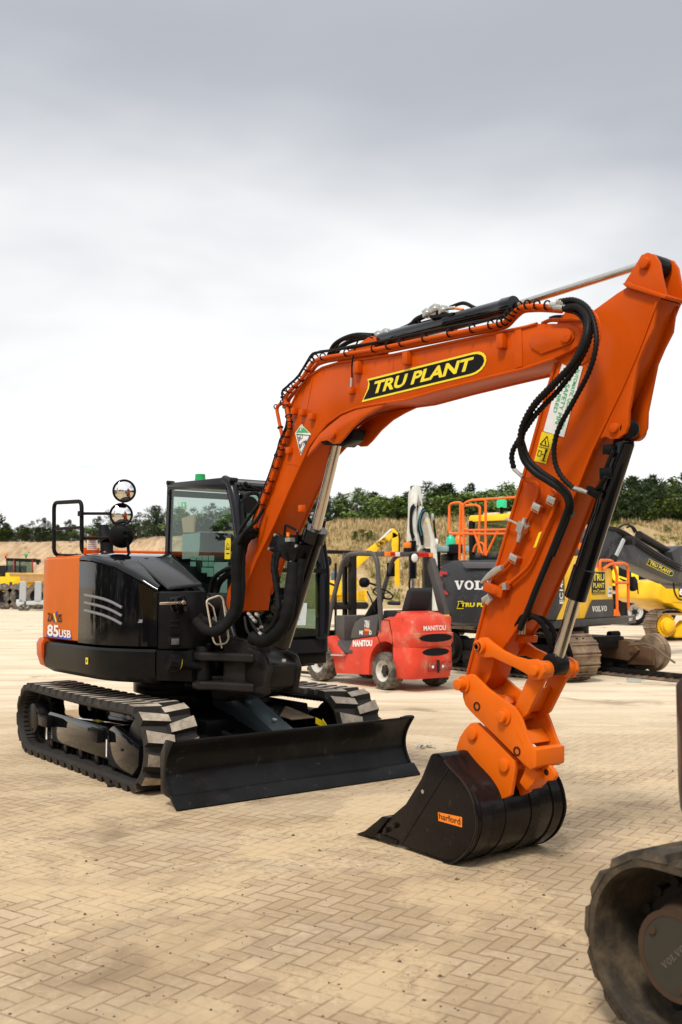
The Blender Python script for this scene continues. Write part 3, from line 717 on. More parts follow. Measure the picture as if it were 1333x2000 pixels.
# ---------------------------------------------------------------- swing bracket
def B(px, py, y=-.18): return EX.at(px, py, 'y', y)
mb = MB()
mb.prism([(1.02, -.34, .95), (1.5, -.34, .74), (1.80, -.34, .74), (1.86, -.34, .95), (1.80, -.34, 1.05), (1.35, -.34, 1.14), (1.12, -.34, 1.52), (.92, -.34, 1.52), (.90, -.34, 1.2)], (0, .05, 0))
mb.prism([(1.02, -.07, .95), (1.5, -.07, .74), (1.80, -.07, .74), (1.86, -.07, .95), (1.80, -.07, 1.05), (1.35, -.07, 1.14), (1.12, -.07, 1.52), (.92, -.07, 1.52), (.90, -.07, 1.2)], (0, .05, 0))
mb.prism([(1.15, -.34, .64), (1.80, -.34, .80), (1.84, -.34, .98), (1.60, -.34, 1.06), (1.15, -.34, 1.10), (.95, -.34, .95), (.98, -.34, .64)], (0, .32, 0))
for z in (1.03, .72): mb.prism([Vector((x, y, z)) for x, y in [(.80, -.50), (1.05, -.30), (1.05, .0), (.80, .05), (.72, -.2)]], (0, 0, .07))
mb.build('swing_bracket', M_CAST, ex, .03, 3)
mb = MB(); c_ = Vector((1.04, -.36, 1.435)); mb.cyl(c_ + Vector((0, -.05, 0)), c_ + Vector((0, .42, 0)), .09, n=28); mb.cyl(c_ + Vector((0, -.07, 0)), c_, .06, n=24); mb.build('foot_pin', M_CAST, ex, .01)
# side ears of the bracket carrying the swing cylinder
Pa = EX.at(392, 1292, 'y', -.60)
mb = MB()
for zc in (.985, .755):
    q = [Vector((1.08, -.53, zc)), Vector((1.13, -.60, zc)), Vector((1.24, -.60, zc)), Vector((1.34, -.50, zc)), Vector((1.66, -.36, zc)), Vector((1.62, -.10, zc)), Vector((1.2, -.30, zc))]
    mb.prism(q, (0, 0, .07))
mb.prism([Vector((1.30, -.42, .78)), Vector((1.62, -.30, .72)), Vector((1.62, -.16, .72)), Vector((1.2, -.16, .72))], (0, 0, .42))
mb.build('bracket_ears', M_CAST, ex, .018, 3)
mb = MB(); mb.cyl((1.18, -.52, .78), (1.18, -.52, 1.10), .065); mb.build('ear_pin', M_BLK, ex, .01)
mb = MB(); sa_, sb_ = EX.at(342, 1295, 'x', 1.17), EX.at(395, 1304, 'x', 1.2); mb.cyl(sa_, sb_, .032); mb.mat(1).ring(sa_.lerp(sb_, .18), sb_ - sa_, .034, .044, .012); mb.mat(0).cyl(sa_ - (sb_ - sa_) * .25, sa_ + (sb_ - sa_) * .12, .075); mb.build('swing_cylinder', [M_BLK, M_TAGY], ex)
mb = MB(); mb.prism([(1.06, -.60, .86), (1.06, -.45, .86), (1.06, -.45, 1.16), (1.06, -.60, 1.16)], (.004, 0, 0)); mb.prism([(1.06, -.38, 1.24), (1.06, -.22, 1.24), (1.06, -.22, 1.33), (1.06, -.38, 1.33)], (.004, 0, 0)); mb.build('data_plate', plain('data_plate', (.45, .47, .5), .5), ex)
# bolts on bracket
mb = MB()
for (x, y) in ((513, 1225), (505, 1230), (557, 1290), (500, 1250)): c_ = EX.at(x, y, 'y', -.35); mb.cyl(c_, c_ + Vector((0, -.02, 0)), .014, n=6)
mb.build('bolt', M_STEEL, ex)
mb = MB(); rnd = random.Random(3)
for i in range(16):
    c_ = Vector((.98 + rnd.uniform(-.08, .10), rnd.uniform(-.64, -.30), rnd.uniform(1.18, 1.50))); d = Vector((rnd.uniform(-.5, .5), rnd.uniform(-.5, .5), rnd.uniform(-.5, .5))).normalized() * .05
    mb.cyl(c_ - d, c_ + d, rnd.uniform(.012, .03), n=10)
mb.box((.93, -.5, 1.32), (.15, .28, .3)); mb.build('valve_block', M_BLK, ex, .004)
mb = MB()
for (x, y) in ((373, 1177), (397, 1175), (377, 1181)): c_ = EX.at(x, y, 'x', 1.08); mb.box(c_, (.05, .06, .04)); mb.cyl(c_, c_ + Vector((.0, .05, .0)), .012)
mb.build('hose_coupling', M_STEEL, ex, .004)
# bright tubular step guard
for k, (pts, xo) in enumerate(((((403, 1172), (429, 1163), (436, 1170), (447, 1248), (441, 1257), (422, 1259), (417, 1250)), 1.42), (((408, 1178), (417, 1186), (434, 1266)), 1.34))):
    mb = MB(); P = [EX.at(x, y, 'x', xo) for x, y in pts]
    if k == 0: P = fillet(P, .03, closed=True); P.append(P[0])
    mb.tube(P, .0075 if k == 0 else .006, 8); mb.build('tubular_guard', plain('cream_tube', (.62, .55, .44), .3, .3) if k == 0 else bpy.data.materials['cream_tube'], ex)
# ---------------------------------------------------------------- boom
YN, YF = -.31, -.05
def Bn(pts, y=YN): return [EX.at(x, y_, 'y', y) for x, y_ in pts]
boom_px = [(440, 1187), (446, 1150), (476, 1076), (514, 994), (543, 900), (556, 850), (566, 800), (584, 762), (602, 736), (631, 718), (660, 709), (768, 693), (880, 669), (1029, 638), (1050, 632), (1112, 632), (1128, 640), (1135, 657), (1129, 675), (1116, 684), (1084, 700), (1026, 720), (960, 736), (870, 759), (793, 781), (732, 790), (696, 797), (667, 808), (642, 826), (624, 846), (606, 870), (590, 905), (565, 960), (539, 1020), (502, 1095), (476, 1161), (472, 1193), (452, 1197)]
bp_ = Bn(boom_px); mb = MB(); mb.prism(bp_, (0, YF - YN, 0)); boom = mb.build('boom', M_OR, ex, .006, 2, angle=30)
# flanges standing proud along top and underside
mb = MB()
for s_, e_ in ((3, 14), (20, 35)):
    seg_ = bp_[s_:e_ + 1]; mb.tube([p + Vector((0, -.003, 0)) for p in seg_], .009, 6); mb.tube([p + Vector((0, YF - YN + .003, 0)) for p in seg_], .009, 6)
mb.build('flange_bead', M_OR, boom)
# clevis plate with boss at the tip
pt = EX.at(1112, 657, 'y', YN); mb = MB()
mb.prism(Bn([(1040, 680), (1036, 668), (1040, 655), (1052, 645), (1110, 640), (1122, 648), (1124, 660), (1117, 672), (1060, 692)], YN), (0, -.012, 0))
mb.prism(Bn([(1007, 643), (1020, 641), (1022, 716), (1008, 720)], YN), (0, -.007, 0)); mb.build('clevis_plate', M_OR, boom, .005)
mb = MB()
for q_ in (((768, 694), (768, 782)), ((612, 735), (598, 812)), ((588, 909), (560, 905))): P = Bn(q_, YN - .001); mb.tube(P, .0032, 5)
mb.build('weld_bead', M_OR, boom)
mb = MB(); mb.cyl(pt + Vector((0, -.03, 0)), pt + Vector((0, .30, 0)), .036, n=24); mb.cyl(pt + Vector((0, -.032, 0)), pt + Vector((0, -.03, 0)), .005); mb.build('pivot_pin', M_OR, boom, .006)
# gusset cheeks for the boom cylinder
gus = [(600, 893), (606, 876), (624, 848), (645, 830), (668, 812), (696, 800), (730, 792), (757, 789), (735, 800), (712, 814), (690, 834), (672, 856), (662, 866), (651, 867), (640, 860), (628, 862), (612, 880)]
for yy, nm in ((YN - .004, 0), (YF - .016, 1)):
    mb = MB(); P = [Vector((p.x, yy, p.z)) for p in Bn(gus)]; mb.prism(P, (0, .02, 0)); mb.build('cylinder_cheek', M_OR, boom, .004)
pc = EX.at(654, 848, 'y', YN); mb = MB(); mb.cyl(pc + Vector((0, -.03, 0)), pc + Vector((0, .31, 0)), .033, n=24); mb.build('cylinder_pin', M_OR, boom, .005)
# brackets on the boom side
mb = MB()
for x, y in ((700, 718), (687, 763), (796, 700), (610, 814), (981, 667), (575, 803), (592, 806), (565, 880), (590, 1008 - 15)):
    c_ = EX.at(x, y, 'y', YN - .02); mb.box(c_, (.05, .05, .085) if y in (718, 700, 667) else (.045, .04, .05))
mb.build('pipe_bracket', M_OR, boom, .005)
# arm cylinder lug
mb = MB()
for yy in (-.26, -.14): mb.prism([EX.at(x, y, 'y', -.2) + Vector((0, yy + .2, 0)) for x, y in ((668, 712), (690, 690), (728, 664), (736, 658), (744, 660), (747, 668), (742, 690), (745, 706))], (0, .02, 0))
lug = mb.build('cylinder_lug', M_OR, boom, .005)
# name decal: yellow outlined black flag with slanted letters
def frame_on(px0, px1, y):  # baseline direction from two sightings
    a, b = EX.at(*px0, 'y', y), EX.at(*px1, 'y', y); return a, (b - a)
def flag_decal(mb, at, corners, txt, h=.56, shear=.25, lift=Vector((0, -.002, 0)), uvf=None):
    """corners: BL BR TR TL as 3d points; yellow plate, black inset, yellow letters (0 black,1 yellow)"""
    BL, BR, TR, TL = corners
    def uv(u, v):
        if uvf: return uvf(u, v)
        return BL * (1 - u) * (1 - v) + BR * u * (1 - v) + TR * u * v + TL * (1 - u) * v
    def shape(m):
        u0, u1, v0, v1 = m * .16, 1 - m * .16, m, 1 - m; pts = [(u0 + .01, v0), (u1 - .09, v0)]
        for k in range(9): a = -math.pi / 2 + math.pi * k / 8; pts.append((u1 - .09 + .09 * math.cos(a), .5 + (.5 - m) * math.sin(a)))
        pts += [(u0 + .03, v1), (u0 + .045, .80 - m * .4), (u0 + .045, .55)]
        return [uv(*q) for q in pts]
    mb.mat(1).prism(shape(0), lift * .5); mb.mat(0).prism([p + lift * .6 for p in shape(.09)], lift * .5)
    vs, fs, asp = text2d(txt, .035, 0.0); vv = []
    for u, v in vs:
        uu = .10 + u * .80 + (v - .5) * shear * .07; vv.append(uv(uu, .24 + v * h) + lift * 1.4)
    mb.mat(1).add(vv, fs)
mb = MB(); yy = YN - .003; cor = [EX.at(x, y, 'y', yy) for x, y in ((705, 786), (948, 727), (953, 681), (712, 742))]
flag_decal(mb, EX, cor, 'TRU PLANT'); mb.build('name_decal', [M_DBLK, M_YEL], boom)
# diamond tag
mb = MB(); D_ = lambda pts, l: [EX.at(x, y, 'y', YN - l) for x, y in pts]
mb.mat(0).prism(D_([(577, 846), (589, 829), (608, 848), (588, 890)], .003), (0, -.001, 0)); mb.mat(1).prism(D_([(579, 845), (589, 831), (604, 845)], .005), (0, -.001, 0))
mb.mat(2).tube(D_([(580, 848), (606, 850), (588, 886), (580, 848)], .006), .003, 4)
o1 = EX.at(584, 862, 'y', YN - .006); o2 = EX.at(586, 876, 'y', YN - .006); xd_ = (EX.at(604, 853, 'y', YN - .006) - EX.at(586, 867, 'y', YN - .006)).normalized(); yd_ = Vector((xd_.z * -1, 0, xd_.x))
mb.text('8U', o1, xd_, yd_, .034, .055, .008, k=2); mb.text('BF7M', o2, xd_, yd_, .032, .095, .008, k=2); mb.text('24', EX.at(586, 842, 'y', YN - .007), xd_, yd_, .035, .05, .02, k=0)
mb.build('registration_tag', [M_WHITE, M_GREENTX, M_DBLK], boom)
# steel pipes and hoses clipped along the top edge of the boom
def path(pts, y, ys=None): return [EX.at(p[0], p[1], 'y', p[2] if len(p) > 2 else y) for p in pts]
pA = [(497, 1035), (512, 985), (530, 940), (546, 892), (553, 868), (566, 838), (565, 815), (556, 778), (566, 764), (589, 742), (612, 706), (632, 699), (732, 683), (786, 672), (880, 653), (960, 637), (986, 631), (1000, 615), (1016, 600), (1050, 598), (1092, 601)]
pB = [(490, 1045), (506, 992), (524, 945), (541, 890), (553, 858), (548, 835), (540, 795), (552, 786), (566, 790)]
for k, (pp, yy, r_) in enumerate(((pA, -.345, .0155), ([(x + 6, y + 6) for x, y in pA[5:]], -.30, .0155), (pB, -.335, .014))):
    mb = MB(); mb.tube(fillet(path(pp, yy), .05, 3), r_, 10); mb.build('steel_pipe', M_OR, boom)
hs = [(x - 5, y - 6 - (3 if i > 10 else 0)) for i, (x, y) in enumerate(pA[:19])]
for dy, dz in ((-.315, .006), (-.29, .012), (-.345, .010)):
    mb = MB(); P = [p + Vector((0, 0, dz)) + Vector((random.uniform(-.004, .004), 0, random.uniform(-.004, .006))) for p in catmull(path(hs, dy), 3)]; mb.tube(P, .0085, 7); mb.build('hydraulic_hose', M_HOSE, boom)
mb = MB()  # cable ties
PP = catmull(path(pA, -.345), 2)
for i in range(2, len(PP) - 1):
    a = PP[i]; d = (PP[min(i + 1, len(PP) - 1)] - PP[i - 1]).normalized(); mb.ring(a + Vector((0, -.004, .008)), d, .022, .029, .008, 12)
for i in range(0, len(path(pB, 0)) - 1):
    a = path(pB, -.335)[i]; mb.ring(a, (path(pB, -.335)[i + 1] - a), .018, .024, .008, 10)
mb.build('cable_tie', M_HOSE, boom)
mb = MB(); mb.tube(path([(688, 738), (688, 712), (694, 680), (702, 662), (712, 654), (728, 660)], -.34), .006, 7, smooth=5); mb.mat(1).cyl(EX.at(686, 763, 'y', -.34), EX.at(687, 738, 'y', -.34), .009); mb.build('grease_line', [M_HOSE, M_STEEL], boom)
for k, pp in enumerate(([(640, 700, -.2), (655, 672, -.2), (690, 655, -.2), (730, 655, -.2)], [(655, 698, -.1), (668, 676, -.1), (700, 662, -.1), (735, 660, -.1)], [(648, 702, -.16), (662, 668, -.16), (690, 659, -.16), (745, 655, -.16)])):
    mb = MB(); mb.tube(path(pp, 0), .017, 8, smooth=5); mb.build('hydraulic_hose', M_HOSE, boom)
mb = MB(); mb.tube(path([(755, 655), (800, 637), (815, 624), (836, 614)], -.18), .020, 8, smooth=5); mb.tube(path([(880, 600), (905, 592), (925, 600), (938, 606)], -.18), .012, 8, smooth=5); mb.tube(path([(815, 622), (822, 632), (830, 640)], -.18), .012, 8, smooth=4); mb.build('hydraulic_hose', M_HOSE, boom)
mb = MB(); 
for x, y, sx in ((740, 655, .05), (755, 650, .04), (835, 612, .05), (850, 604, .06), (866, 606, .05)): mb.box(EX.at(x, y, 'y', -.18), (sx, .05, .05), Matrix.Rotation(-.25, 3, 'Y')); mb.cyl(EX.at(x, y, 'y', -.22), EX.at(x, y, 'y', -.13), .017, n=8)
mb.cyl(EX.at(870, 603, 'y', -.2), EX.at(890, 601, 'y', -.2), .012, n=8); mb.build('check_valve', M_STEEL, boom, .004)
mb = MB(); c_ = EX.at(858, 622, 'y', -.18); mb.box(c_, (.03, .03, .10)); mb.prism([EX.at(x, y, 'y', -.24) for x, y in ((838, 616), (886, 610), (884, 616), (840, 622))], (0, .1, 0)); mb.build('valve_bracket', M_BLK, boom)
mb = MB(); 
for c0, c1, r_, yv in (((905, 605), (884, 601), .008, -.2),): mb.cyl(EX.at(*c0, 'y', yv), EX.at(*c1, 'y', yv), r_)
mb.build('relief_cap', M_LAMPO, boom)
# arm cylinder on top of the boom
a_, b_ = EX.at(735, 668, 'y', -.19), EX.at(1005, 597, 'y', -.18); tipc = EX.at(1263, 515, 'y', -.18)
mb = MB(); mb.lathe(a_, b_, [(0, .045), (.05, .050), (.06, .055), (.55, .055), (.56, .060), (.60, .060), (.61, .055), (.93, .055), (.94, .062), (1, .060)], 24); ac = mb.build('arm_cylinder', M_GBLK, ex)
mb = MB(); mb.cyl(b_, tipc, .021, n=20); mb.build('piston_rod', M_CHROME, ac)
# boom cylinder
a_, b_ = EX.at(547, 1262, 'y', -.18), EX.at(618, 1033, 'y', -.18); c_ = EX.at(660, 857, 'y', -.18)
dd = (c_ - a_).normalized()
mb = MB(); mb.lathe(a_, b_, [(0, .06), (.02, .078), (.9, .078), (.905, .092), (1, .090)], 28); bc = mb.build('boom_cylinder', M_GBLK, ex)
mb = MB(); mb.cyl(b_, c_, .040, n=24); mb.build('piston_rod', M_CHROME, bc)
mb = MB(); mb.cyl(c_ + Vector((0, -.12, 0)), c_ + Vector((0, .12, 0)), .055); mb.prism([EX.at(x, y, 'y', -.24) for x, y in ((655, 870), (668, 872), (686, 858), (690, 838), (672, 840))], (0, .12, 0)); mb.build('rod_eye', M_BLK, bc, .008)
# junction box on the cylinder
mb = MB(); P = EX.pl([(541, 1040), (590, 1066), (577, 1104), (527, 1072)], 'y', -.30); mb.prism(P, (.0, -.02, 0)); mb.prism([P[1], P[1] + Vector((.03, .10, .01)), P[2] + Vector((.03, .10, 0)), P[2]], (0, 0, -.004)); mb.box((P[0] + P[1] + P[2] + P[3]) / 4 + Vector((.02, .06, .02)), (.16, .12, .10), Matrix.Rotation(.5, 3, 'Y'))
jb = mb.build('junction_plate', M_BLK, bc, .004)
mb = MB()
for p in P: q = p.lerp((P[0] + P[1] + P[2] + P[3]) / 4, .16); mb.cyl(q + Vector((0, -.022, 0)), q + Vector((0, -.034, 0)), .012, n=8)
mb.build('bolt', M_STEEL, jb)
mb = MB(); mb.tube(fillet(EX.pl([(555, 1055), (558, 1025), (582, 1037), (580, 1060)], 'y', -.28), .02), .010); mb.box(EX.at(577, 1052, 'y', -.26), (.10, .06, .05)); mb.build('valve_loop', M_BLK, bc)
mb = MB(); mb.box(EX.at(567, 1054, 'y', -.32), (.06, .05, .03)); mb.mat(1).cyl(EX.at(563, 1048, 'y', -.32), EX.at(563, 1040, 'y', -.32), .012); mb.build('valve_head', [M_STEEL, M_LAMPO], bc)
# sleeved hose bundles at the boom foot
def hose(pp, r_, m=M_SLEEVE, nm='sleeved_hose', n=12, par=ex, sm=6, wob=0):
    mb = MB(); P = catmull(path(pp, 0), sm); rr = [r_ * (1 + wob * math.sin(i * 1.7) + wob * .6 * math.sin(i * .9 + 1)) for i in range(len(P))]
    mb.tube(P, rr, n); return mb.build(nm, m, par, angle=60)
hose([(497, 1040, -.36), (470, 1056, -.42), (463, 1085, -.46), (462, 1140, -.46), (460, 1185, -.46), (445, 1215, -.5), (425, 1232, -.56), (402, 1230, -.6), (384, 1213, -.62)], .043, wob=.05)
hose([(500, 1032, -.34), (478, 1060, -.38), (471, 1100, -.42), (470, 1170, -.42), (458, 1205, -.45), (430, 1222, -.5), (405, 1215, -.5), (388, 1204, -.55)], .036, wob=.06)
hose([(463, 1106, -.4), (440, 1113, -.38), (418, 1130, -.35), (409, 1160, -.35), (408, 1185, -.35)], .018)
hose([(463, 1112, -.38), (445, 1122, -.34), (428, 1140, -.3), (420, 1170, -.3)], .026)
hose([(516, 992, -.36), (500, 1018, -.40), (478, 1040, -.44), (466, 1060, -.46)], .014, M_HOSE, 'hydraulic_hose')
hose([(506, 985, -.36), (486, 1012, -.38), (468, 1040, -.42), (463, 1075, -.44)], .014, M_HOSE, 'hydraulic_hose')
hose([(575, 1100, -.30), (570, 1140, -.33), (566, 1175, -.35), (556, 1215, -.37), (535, 1243, -.4), (512, 1252, -.42), (492, 1245, -.45)], .050, wob=.05)
hose([(590, 1092, -.26), (585, 1130, -.28), (580, 1170, -.28), (566, 1215, -.3), (545, 1238, -.3), (520, 1246, -.3)], .034, wob=.06)
hose([(537, 1082, -.38), (534, 1105, -.40), (537, 1130, -.41), (542, 1160, -.41), (543, 1190, -.42), (534, 1220, -.42), (514, 1240, -.42)], .020, wob=.12)
hose([(545, 1080, -.36), (540, 1110, -.38), (544, 1150, -.38), (548, 1195, -.4), (535, 1228, -.4)], .016, wob=.1)
hose([(486, 1200, -.42), (495, 1222, -.44), (508, 1238, -.44), (520, 1240, -.44)], .012, M_HOSE, 'hydraulic_hose')
hose([(478, 1205, -.42), (483, 1232, -.44), (500, 1248, -.44), (516, 1250, -.44)], .010, M_HOSE, 'hydraulic_hose')
mb = MB()
for x, y in ((485, 1198), (490, 1204), (495, 1210), (500, 1199), (507, 1236)): mb.cyl(EX.at(x, y, 'y', -.45), EX.at(x + 5, y + 4, 'y', -.45), .013, n=8)
mb.build('hose_coupling', M_STEEL, ex)
# ---------------------------------------------------------------- arm
AN, AF = -.272, -.107
def Ba(pts, y=None): return [EX.at(x, y_, 'y', AN if y is None else y) for x, y_ in pts]
arm_px = [(914, 1318), (948, 1186), (1009, 979), (1033, 898), (1060, 800), (1087, 708), (1098, 690), (1120, 640), (1159, 606), (1206, 572), (1230, 557), (1290, 583), (1284, 592), (1257, 664), (1245, 694), (1216, 760), (1159, 878), (1131, 948), (1084, 1071), (1026, 1203), (992, 1254), (966, 1290), (957, 1322), (947, 1340), (925, 1352), (910, 1345)]
ap_ = Ba(arm_px); mb = MB(); mb.prism(ap_, (0, AF - AN, 0)); arm = mb.build('arm', M_OR, ex, .006, 2, angle=30)
mb = MB()
for s_, e_ in ((0, 5), (10, 20)):
    for yy in (-.004, AF - AN + .004): mb.tube([p + Vector((0, yy, 0)) for p in ap_[s_:e_ + 1]], .010, 6)
mb.build('flange_bead', M_OR, arm)
nose = [(1218, 556), (1235, 530), (1248, 508), (1254, 498), (1266, 493), (1280, 498), (1289, 512), (1294, 540), (1304, 582), (1230, 562)]
for yy in (AN - .005, AF - .015):
    mb = MB(); mb.prism([Vector((p.x, yy, p.z)) for p in Ba(nose)], (0, .02, 0)); mb.build('nose_plate', M_OR, arm, .005)
mb = MB(); mb.prism([p + Vector((0, -.03, 0)) for p in Ba([(1222, 556), (1232, 552), (1308, 578), (1306, 586), (1230, 563)])], (0, AF - AN + .06, 0)); mb.build('cap_plate', M_OR, arm, .005)
pn = EX.at(1263, 515, 'y', AN); mb = MB(); mb.cyl(pn + Vector((0, -.03, 0)), pn + Vector((0, .19, 0)), .030, n=24); mb.build('cylinder_pin', M_OR, arm, .005)
mb = MB(); mb.cyl(pn + Vector((0, .025, 0)), pn + Vector((0, .14, 0)), .055, n=24); mb.build('rod_eye', M_BLK, ac, .005)
# gussets to the bucket cylinder mount
gs = [(1245, 690), (1284, 592), (1278, 640), (1262, 672), (1248, 705), (1238, 755), (1229, 800), (1228, 830), (1222, 846), (1208, 856), (1194, 858), (1183, 852), (1174, 856), (1163, 878), (1200, 800)]
for yy in (AN - .003, AF - .017):
    mb = MB(); mb.prism([Vector((p.x, yy, p.z)) for p in Ba(gs)], (0, .02, 0)); mb.build('gusset', M_OR, arm, .004)
pq = EX.at(1203, 836, 'y', AN); mb = MB(); mb.cyl(pq + Vector((0, -.022, 0)), pq + Vector((0, .20, 0)), .026, n=24); mb.build('cylinder_pin', M_OR, arm, .004)
mb = MB(); mb.cyl(pq + Vector((0, .15, 0)), pq + Vector((0, .195, 0)), .055, n=24); mb.build('pin_boss', M_OR, arm, .006)
# pivot boss on the arm side
mb = MB(); c_ = Vector((pt.x + .02, AN, pt.z)); mb.lathe(c_ + Vector((0, 0, 0)), c_ + Vector((0, -.006, 0)), [(0, .17), (1, .165)], 40); mb.build('pivot_boss', M_OR, arm, .002)
# white and yellow notices
mb = MB(); yq = AN - .004; Qn = Ba([(1099, 708), (1139, 716), (1102, 854), (1062, 842)], yq); mb.prism(Qn, (0, -.001, 0))
dn = (Qn[3] - Qn[0]).normalized(); pd = Vector((-dn.z, 0, dn.x)); pd = pd if pd.dot(Qn[0] - Qn[1]) < 0 else -pd
# writing runs down the arm
dn2 = (Qn[3] - Qn[0]).normalized(); upv = (Qn[1] - Qn[0]).normalized(); upv = (upv - dn2 * upv.dot(dn2)).normalized(); Wd = (Qn[1] - Qn[0]).length
for k, (s_, l0, l1) in enumerate((('AUTOMATIC QUICK HITCH', .02, .88), ('NO SAFETY PIN', .05, .84), ('REQUIRED', .14, .70))):
    L = (Qn[3] - Qn[0]).length; mb.text(s_, Qn[0] + dn2 * L * l0 + upv * Wd * (.72 - .27 * k) + Vector((0, -.003, 0)), dn2, upv, .030, L * (l1 - l0), .012, k=1)
mb.build('hitch_notice', [M_WHITE, M_GREENTX], arm)
mb = MB(); Qy = Ba([(1059, 843), (1084, 849), (1067, 906), (1044, 900)], yq); mb.prism(Qy, (0, -.001, 0)); mb.mat(1)
def qm(u, v): return Qy[0] * (1 - u) * (1 - v) + Qy[1] * u * (1 - v) + Qy[2] * u * v + Qy[3] * (1 - u) * v + Vector((0, -.003, 0))
mb.tube([qm(.15, .42), qm(.85, .42), qm(.5, .1), qm(.15, .42)], .003, 4); mb.box(qm(.5, .32), (.008, .002, .022)); mb.tube([qm(.08, .5), qm(.92, .5)], .0015, 4)
mb.tube([qm(.15, .62), qm(.4, .62), qm(.4, .8), qm(.15, .8), qm(.15, .62)], .002, 4); mb.bar(qm(.45, .72), qm(.62, .72), .003, .003); mb.bar(qm(.75, .6), qm(.75, .9), .014, .003); mb.ball(qm(.75, .57), .008); mb.bar(qm(.6, .92), qm(.9, .92), .004, .004)
mb.build('warning_notice', [M_TAGY, M_DBLK], arm)
mb = MB(); mb.prism(Ba([(1053, 1040), (1059, 1038), (1048, 1068), (1042, 1070)], AN - .045), (0, -.001, 0)); mb.build('pipe_label', M_TAGY, arm)
# pipes, clamps, valves on the side of the arm
for pp, r_ in (([(1026, 937), (1050, 944), (1053, 960), (1044, 986), (1030, 1012), (1010, 1060), (996, 1094), (984, 1108), (968, 1116)], .013), ([(1080, 955), (1090, 968), (1084, 992), (1044, 1084), (1032, 1108), (996, 1140)], .012)):
    mb = MB(); mb.tube(fillet(path(pp, AN - .03), .03, 3), r_, 10); mb.build('steel_pipe', M_OR, arm)
mb = MB()
for x, y in ((1077, 976), (1048, 990), (1003, 1089)): mb.box(EX.at(x, y, 'y', AN - .06), (.06, .010, .038), Matrix.Rotation(.45, 3, 'Y')); mb.mat(1).box(EX.at(x + 4, y + 3, 'y', AN - .025), (.06, .05, .045), Matrix.Rotation(.45, 3, 'Y')); mb.mat(0)
mb.build('pipe_clamp', [M_STEEL, M_OR], arm, .004)
mb = MB(); mb.box(EX.at(1112, 1003, 'y', AN - .05), (.05, .03, .035)); mb.build('hose_clamp', plain('teal_clamp', (.02, .16, .13), .4), arm, .004)
def pL(*pts, y=AN - .05): return [EX.at(a, b, 'y', y) for a, b in pts]
mb = MB(); P = pL((1026, 1012), (1020, 1035), (1013, 1058)); mb.tube(P, [.012, .022, .013], 10); mb.box(EX.at(1021, 1030, 'y', AN - .05), (.045, .05, .06), Matrix.Rotation(.45, 3, 'Y')); P = pL((1018, 1027), (1003, 1019), (989, 1014)); mb.tube(P, [.008, .006, .010], 8); mb.cyl(EX.at(1020, 1036, 'y', AN - .05), EX.at(1034, 1026, 'y', AN - .05), .008)
P = pL((982, 1108), (968, 1116), (955, 1126), (940, 1138)); mb.tube(P, [.017, .024, .020, .007], 12); P = pL((957, 1163), (946, 1172), (943, 1178)); mb.tube(P, [.014, .02, .006], 10); mb.cyl(*pL((960, 1168), (952, 1178)), .016)
mb.tube(pL((1022, 932), (1012, 923), (1004, 916)), .012, 8); mb.tube(pL((1118, 953), (1135, 958), (1148, 962)), [.014, .016, .010], 10); mb.box(EX.at(988, 1145, 'y', AN - .05), (.03, .03, .04))
mb.build('quick_coupler', M_STEEL, arm, .0)
mb = MB(); mb.box(EX.at(968, 1152, 'y', AN - .03), (.16, .05, .055), Matrix.Rotation(.3, 3, 'Y')); mb.cyl(EX.at(968, 1154, 'y', AN - .065), EX.at(968, 1154, 'y', AN), .022); mb.cyl(EX.at(996, 1140, 'y', AN - .03), EX.at(980, 1148, 'y', AN - .03), .024); mb.build('manifold_block', M_OR, arm, .006)
mb = MB(); mb.prism(pL((992, 1233), (1024, 1243), (1022, 1256), (994, 1252), y=AN + .06), (0, .12, 0)); mb.build('coupling_bracket', M_OR, arm, .004)
mb = MB()
for k in range(4): a_ = EX.at(1006 + k * 5, 1238, 'y', AN + .04); mb.tube([a_, a_ + Vector((.01, 0, .045)), a_ + Vector((.018, 0, .08))], [.014, .010, .012], 8)
mb.build('quick_coupler', plain('brass_zinc', (.45, .40, .28), .35, .8), arm)
# ribbed hoses looping from the boom tip down the arm
RB = dict(n=10)
def rib(pp, r_, nm='ribbed_hose', m=M_HOSE):
    mb = MB(); mb.tube(catmull(path(pp, 0), 8), r_, 10, rib=.012, ribd=.25); return mb.build(nm, m, ex, angle=80)
rib([(1090, 589, -.36), (1122, 586, -.38), (1149, 603, -.42), (1163, 640, -.45), (1164, 680, -.47), (1150, 728, -.47), (1120, 785, -.46), (1094, 832, -.45), (1083, 870, -.44), (1085, 905, -.43), (1098, 932, -.42), (1118, 952, -.40)], .016)
rib([(1104, 602, -.36), (1130, 600, -.40), (1148, 622, -.45), (1145, 660, -.49), (1128, 700, -.50), (1085, 748, -.50), (1045, 790, -.48), (1022, 832, -.46), (1016, 870, -.44)], .022)
rib([(1108, 595, -.34), (1136, 598, -.37), (1154, 628, -.40), (1150, 668, -.42), (1126, 716, -.44), (1088, 766, -.45), (1045, 812, -.45), (1010, 865, -.44), (1000, 890, -.43), (1004, 915, -.41)], .017)
rib([(1106, 606, -.33), (1128, 612, -.36), (1143, 634, -.40), (1138, 668, -.43), (1112, 716, -.45), (1060, 770, -.46), (1030, 820, -.45), (1020, 860, -.44)], .014)
hose([(1016, 868, -.44), (1024, 898, -.42), (1044, 922, -.40), (1078, 944, -.38), (1102, 962, -.37), (1111, 985, -.36), (1104, 1010, -.34), (1077, 1080, -.325), (1048, 1150, -.325), (1030, 1196, -.32), (1016, 1228, -.3)], .019, M_HOSE, 'hydraulic_hose')
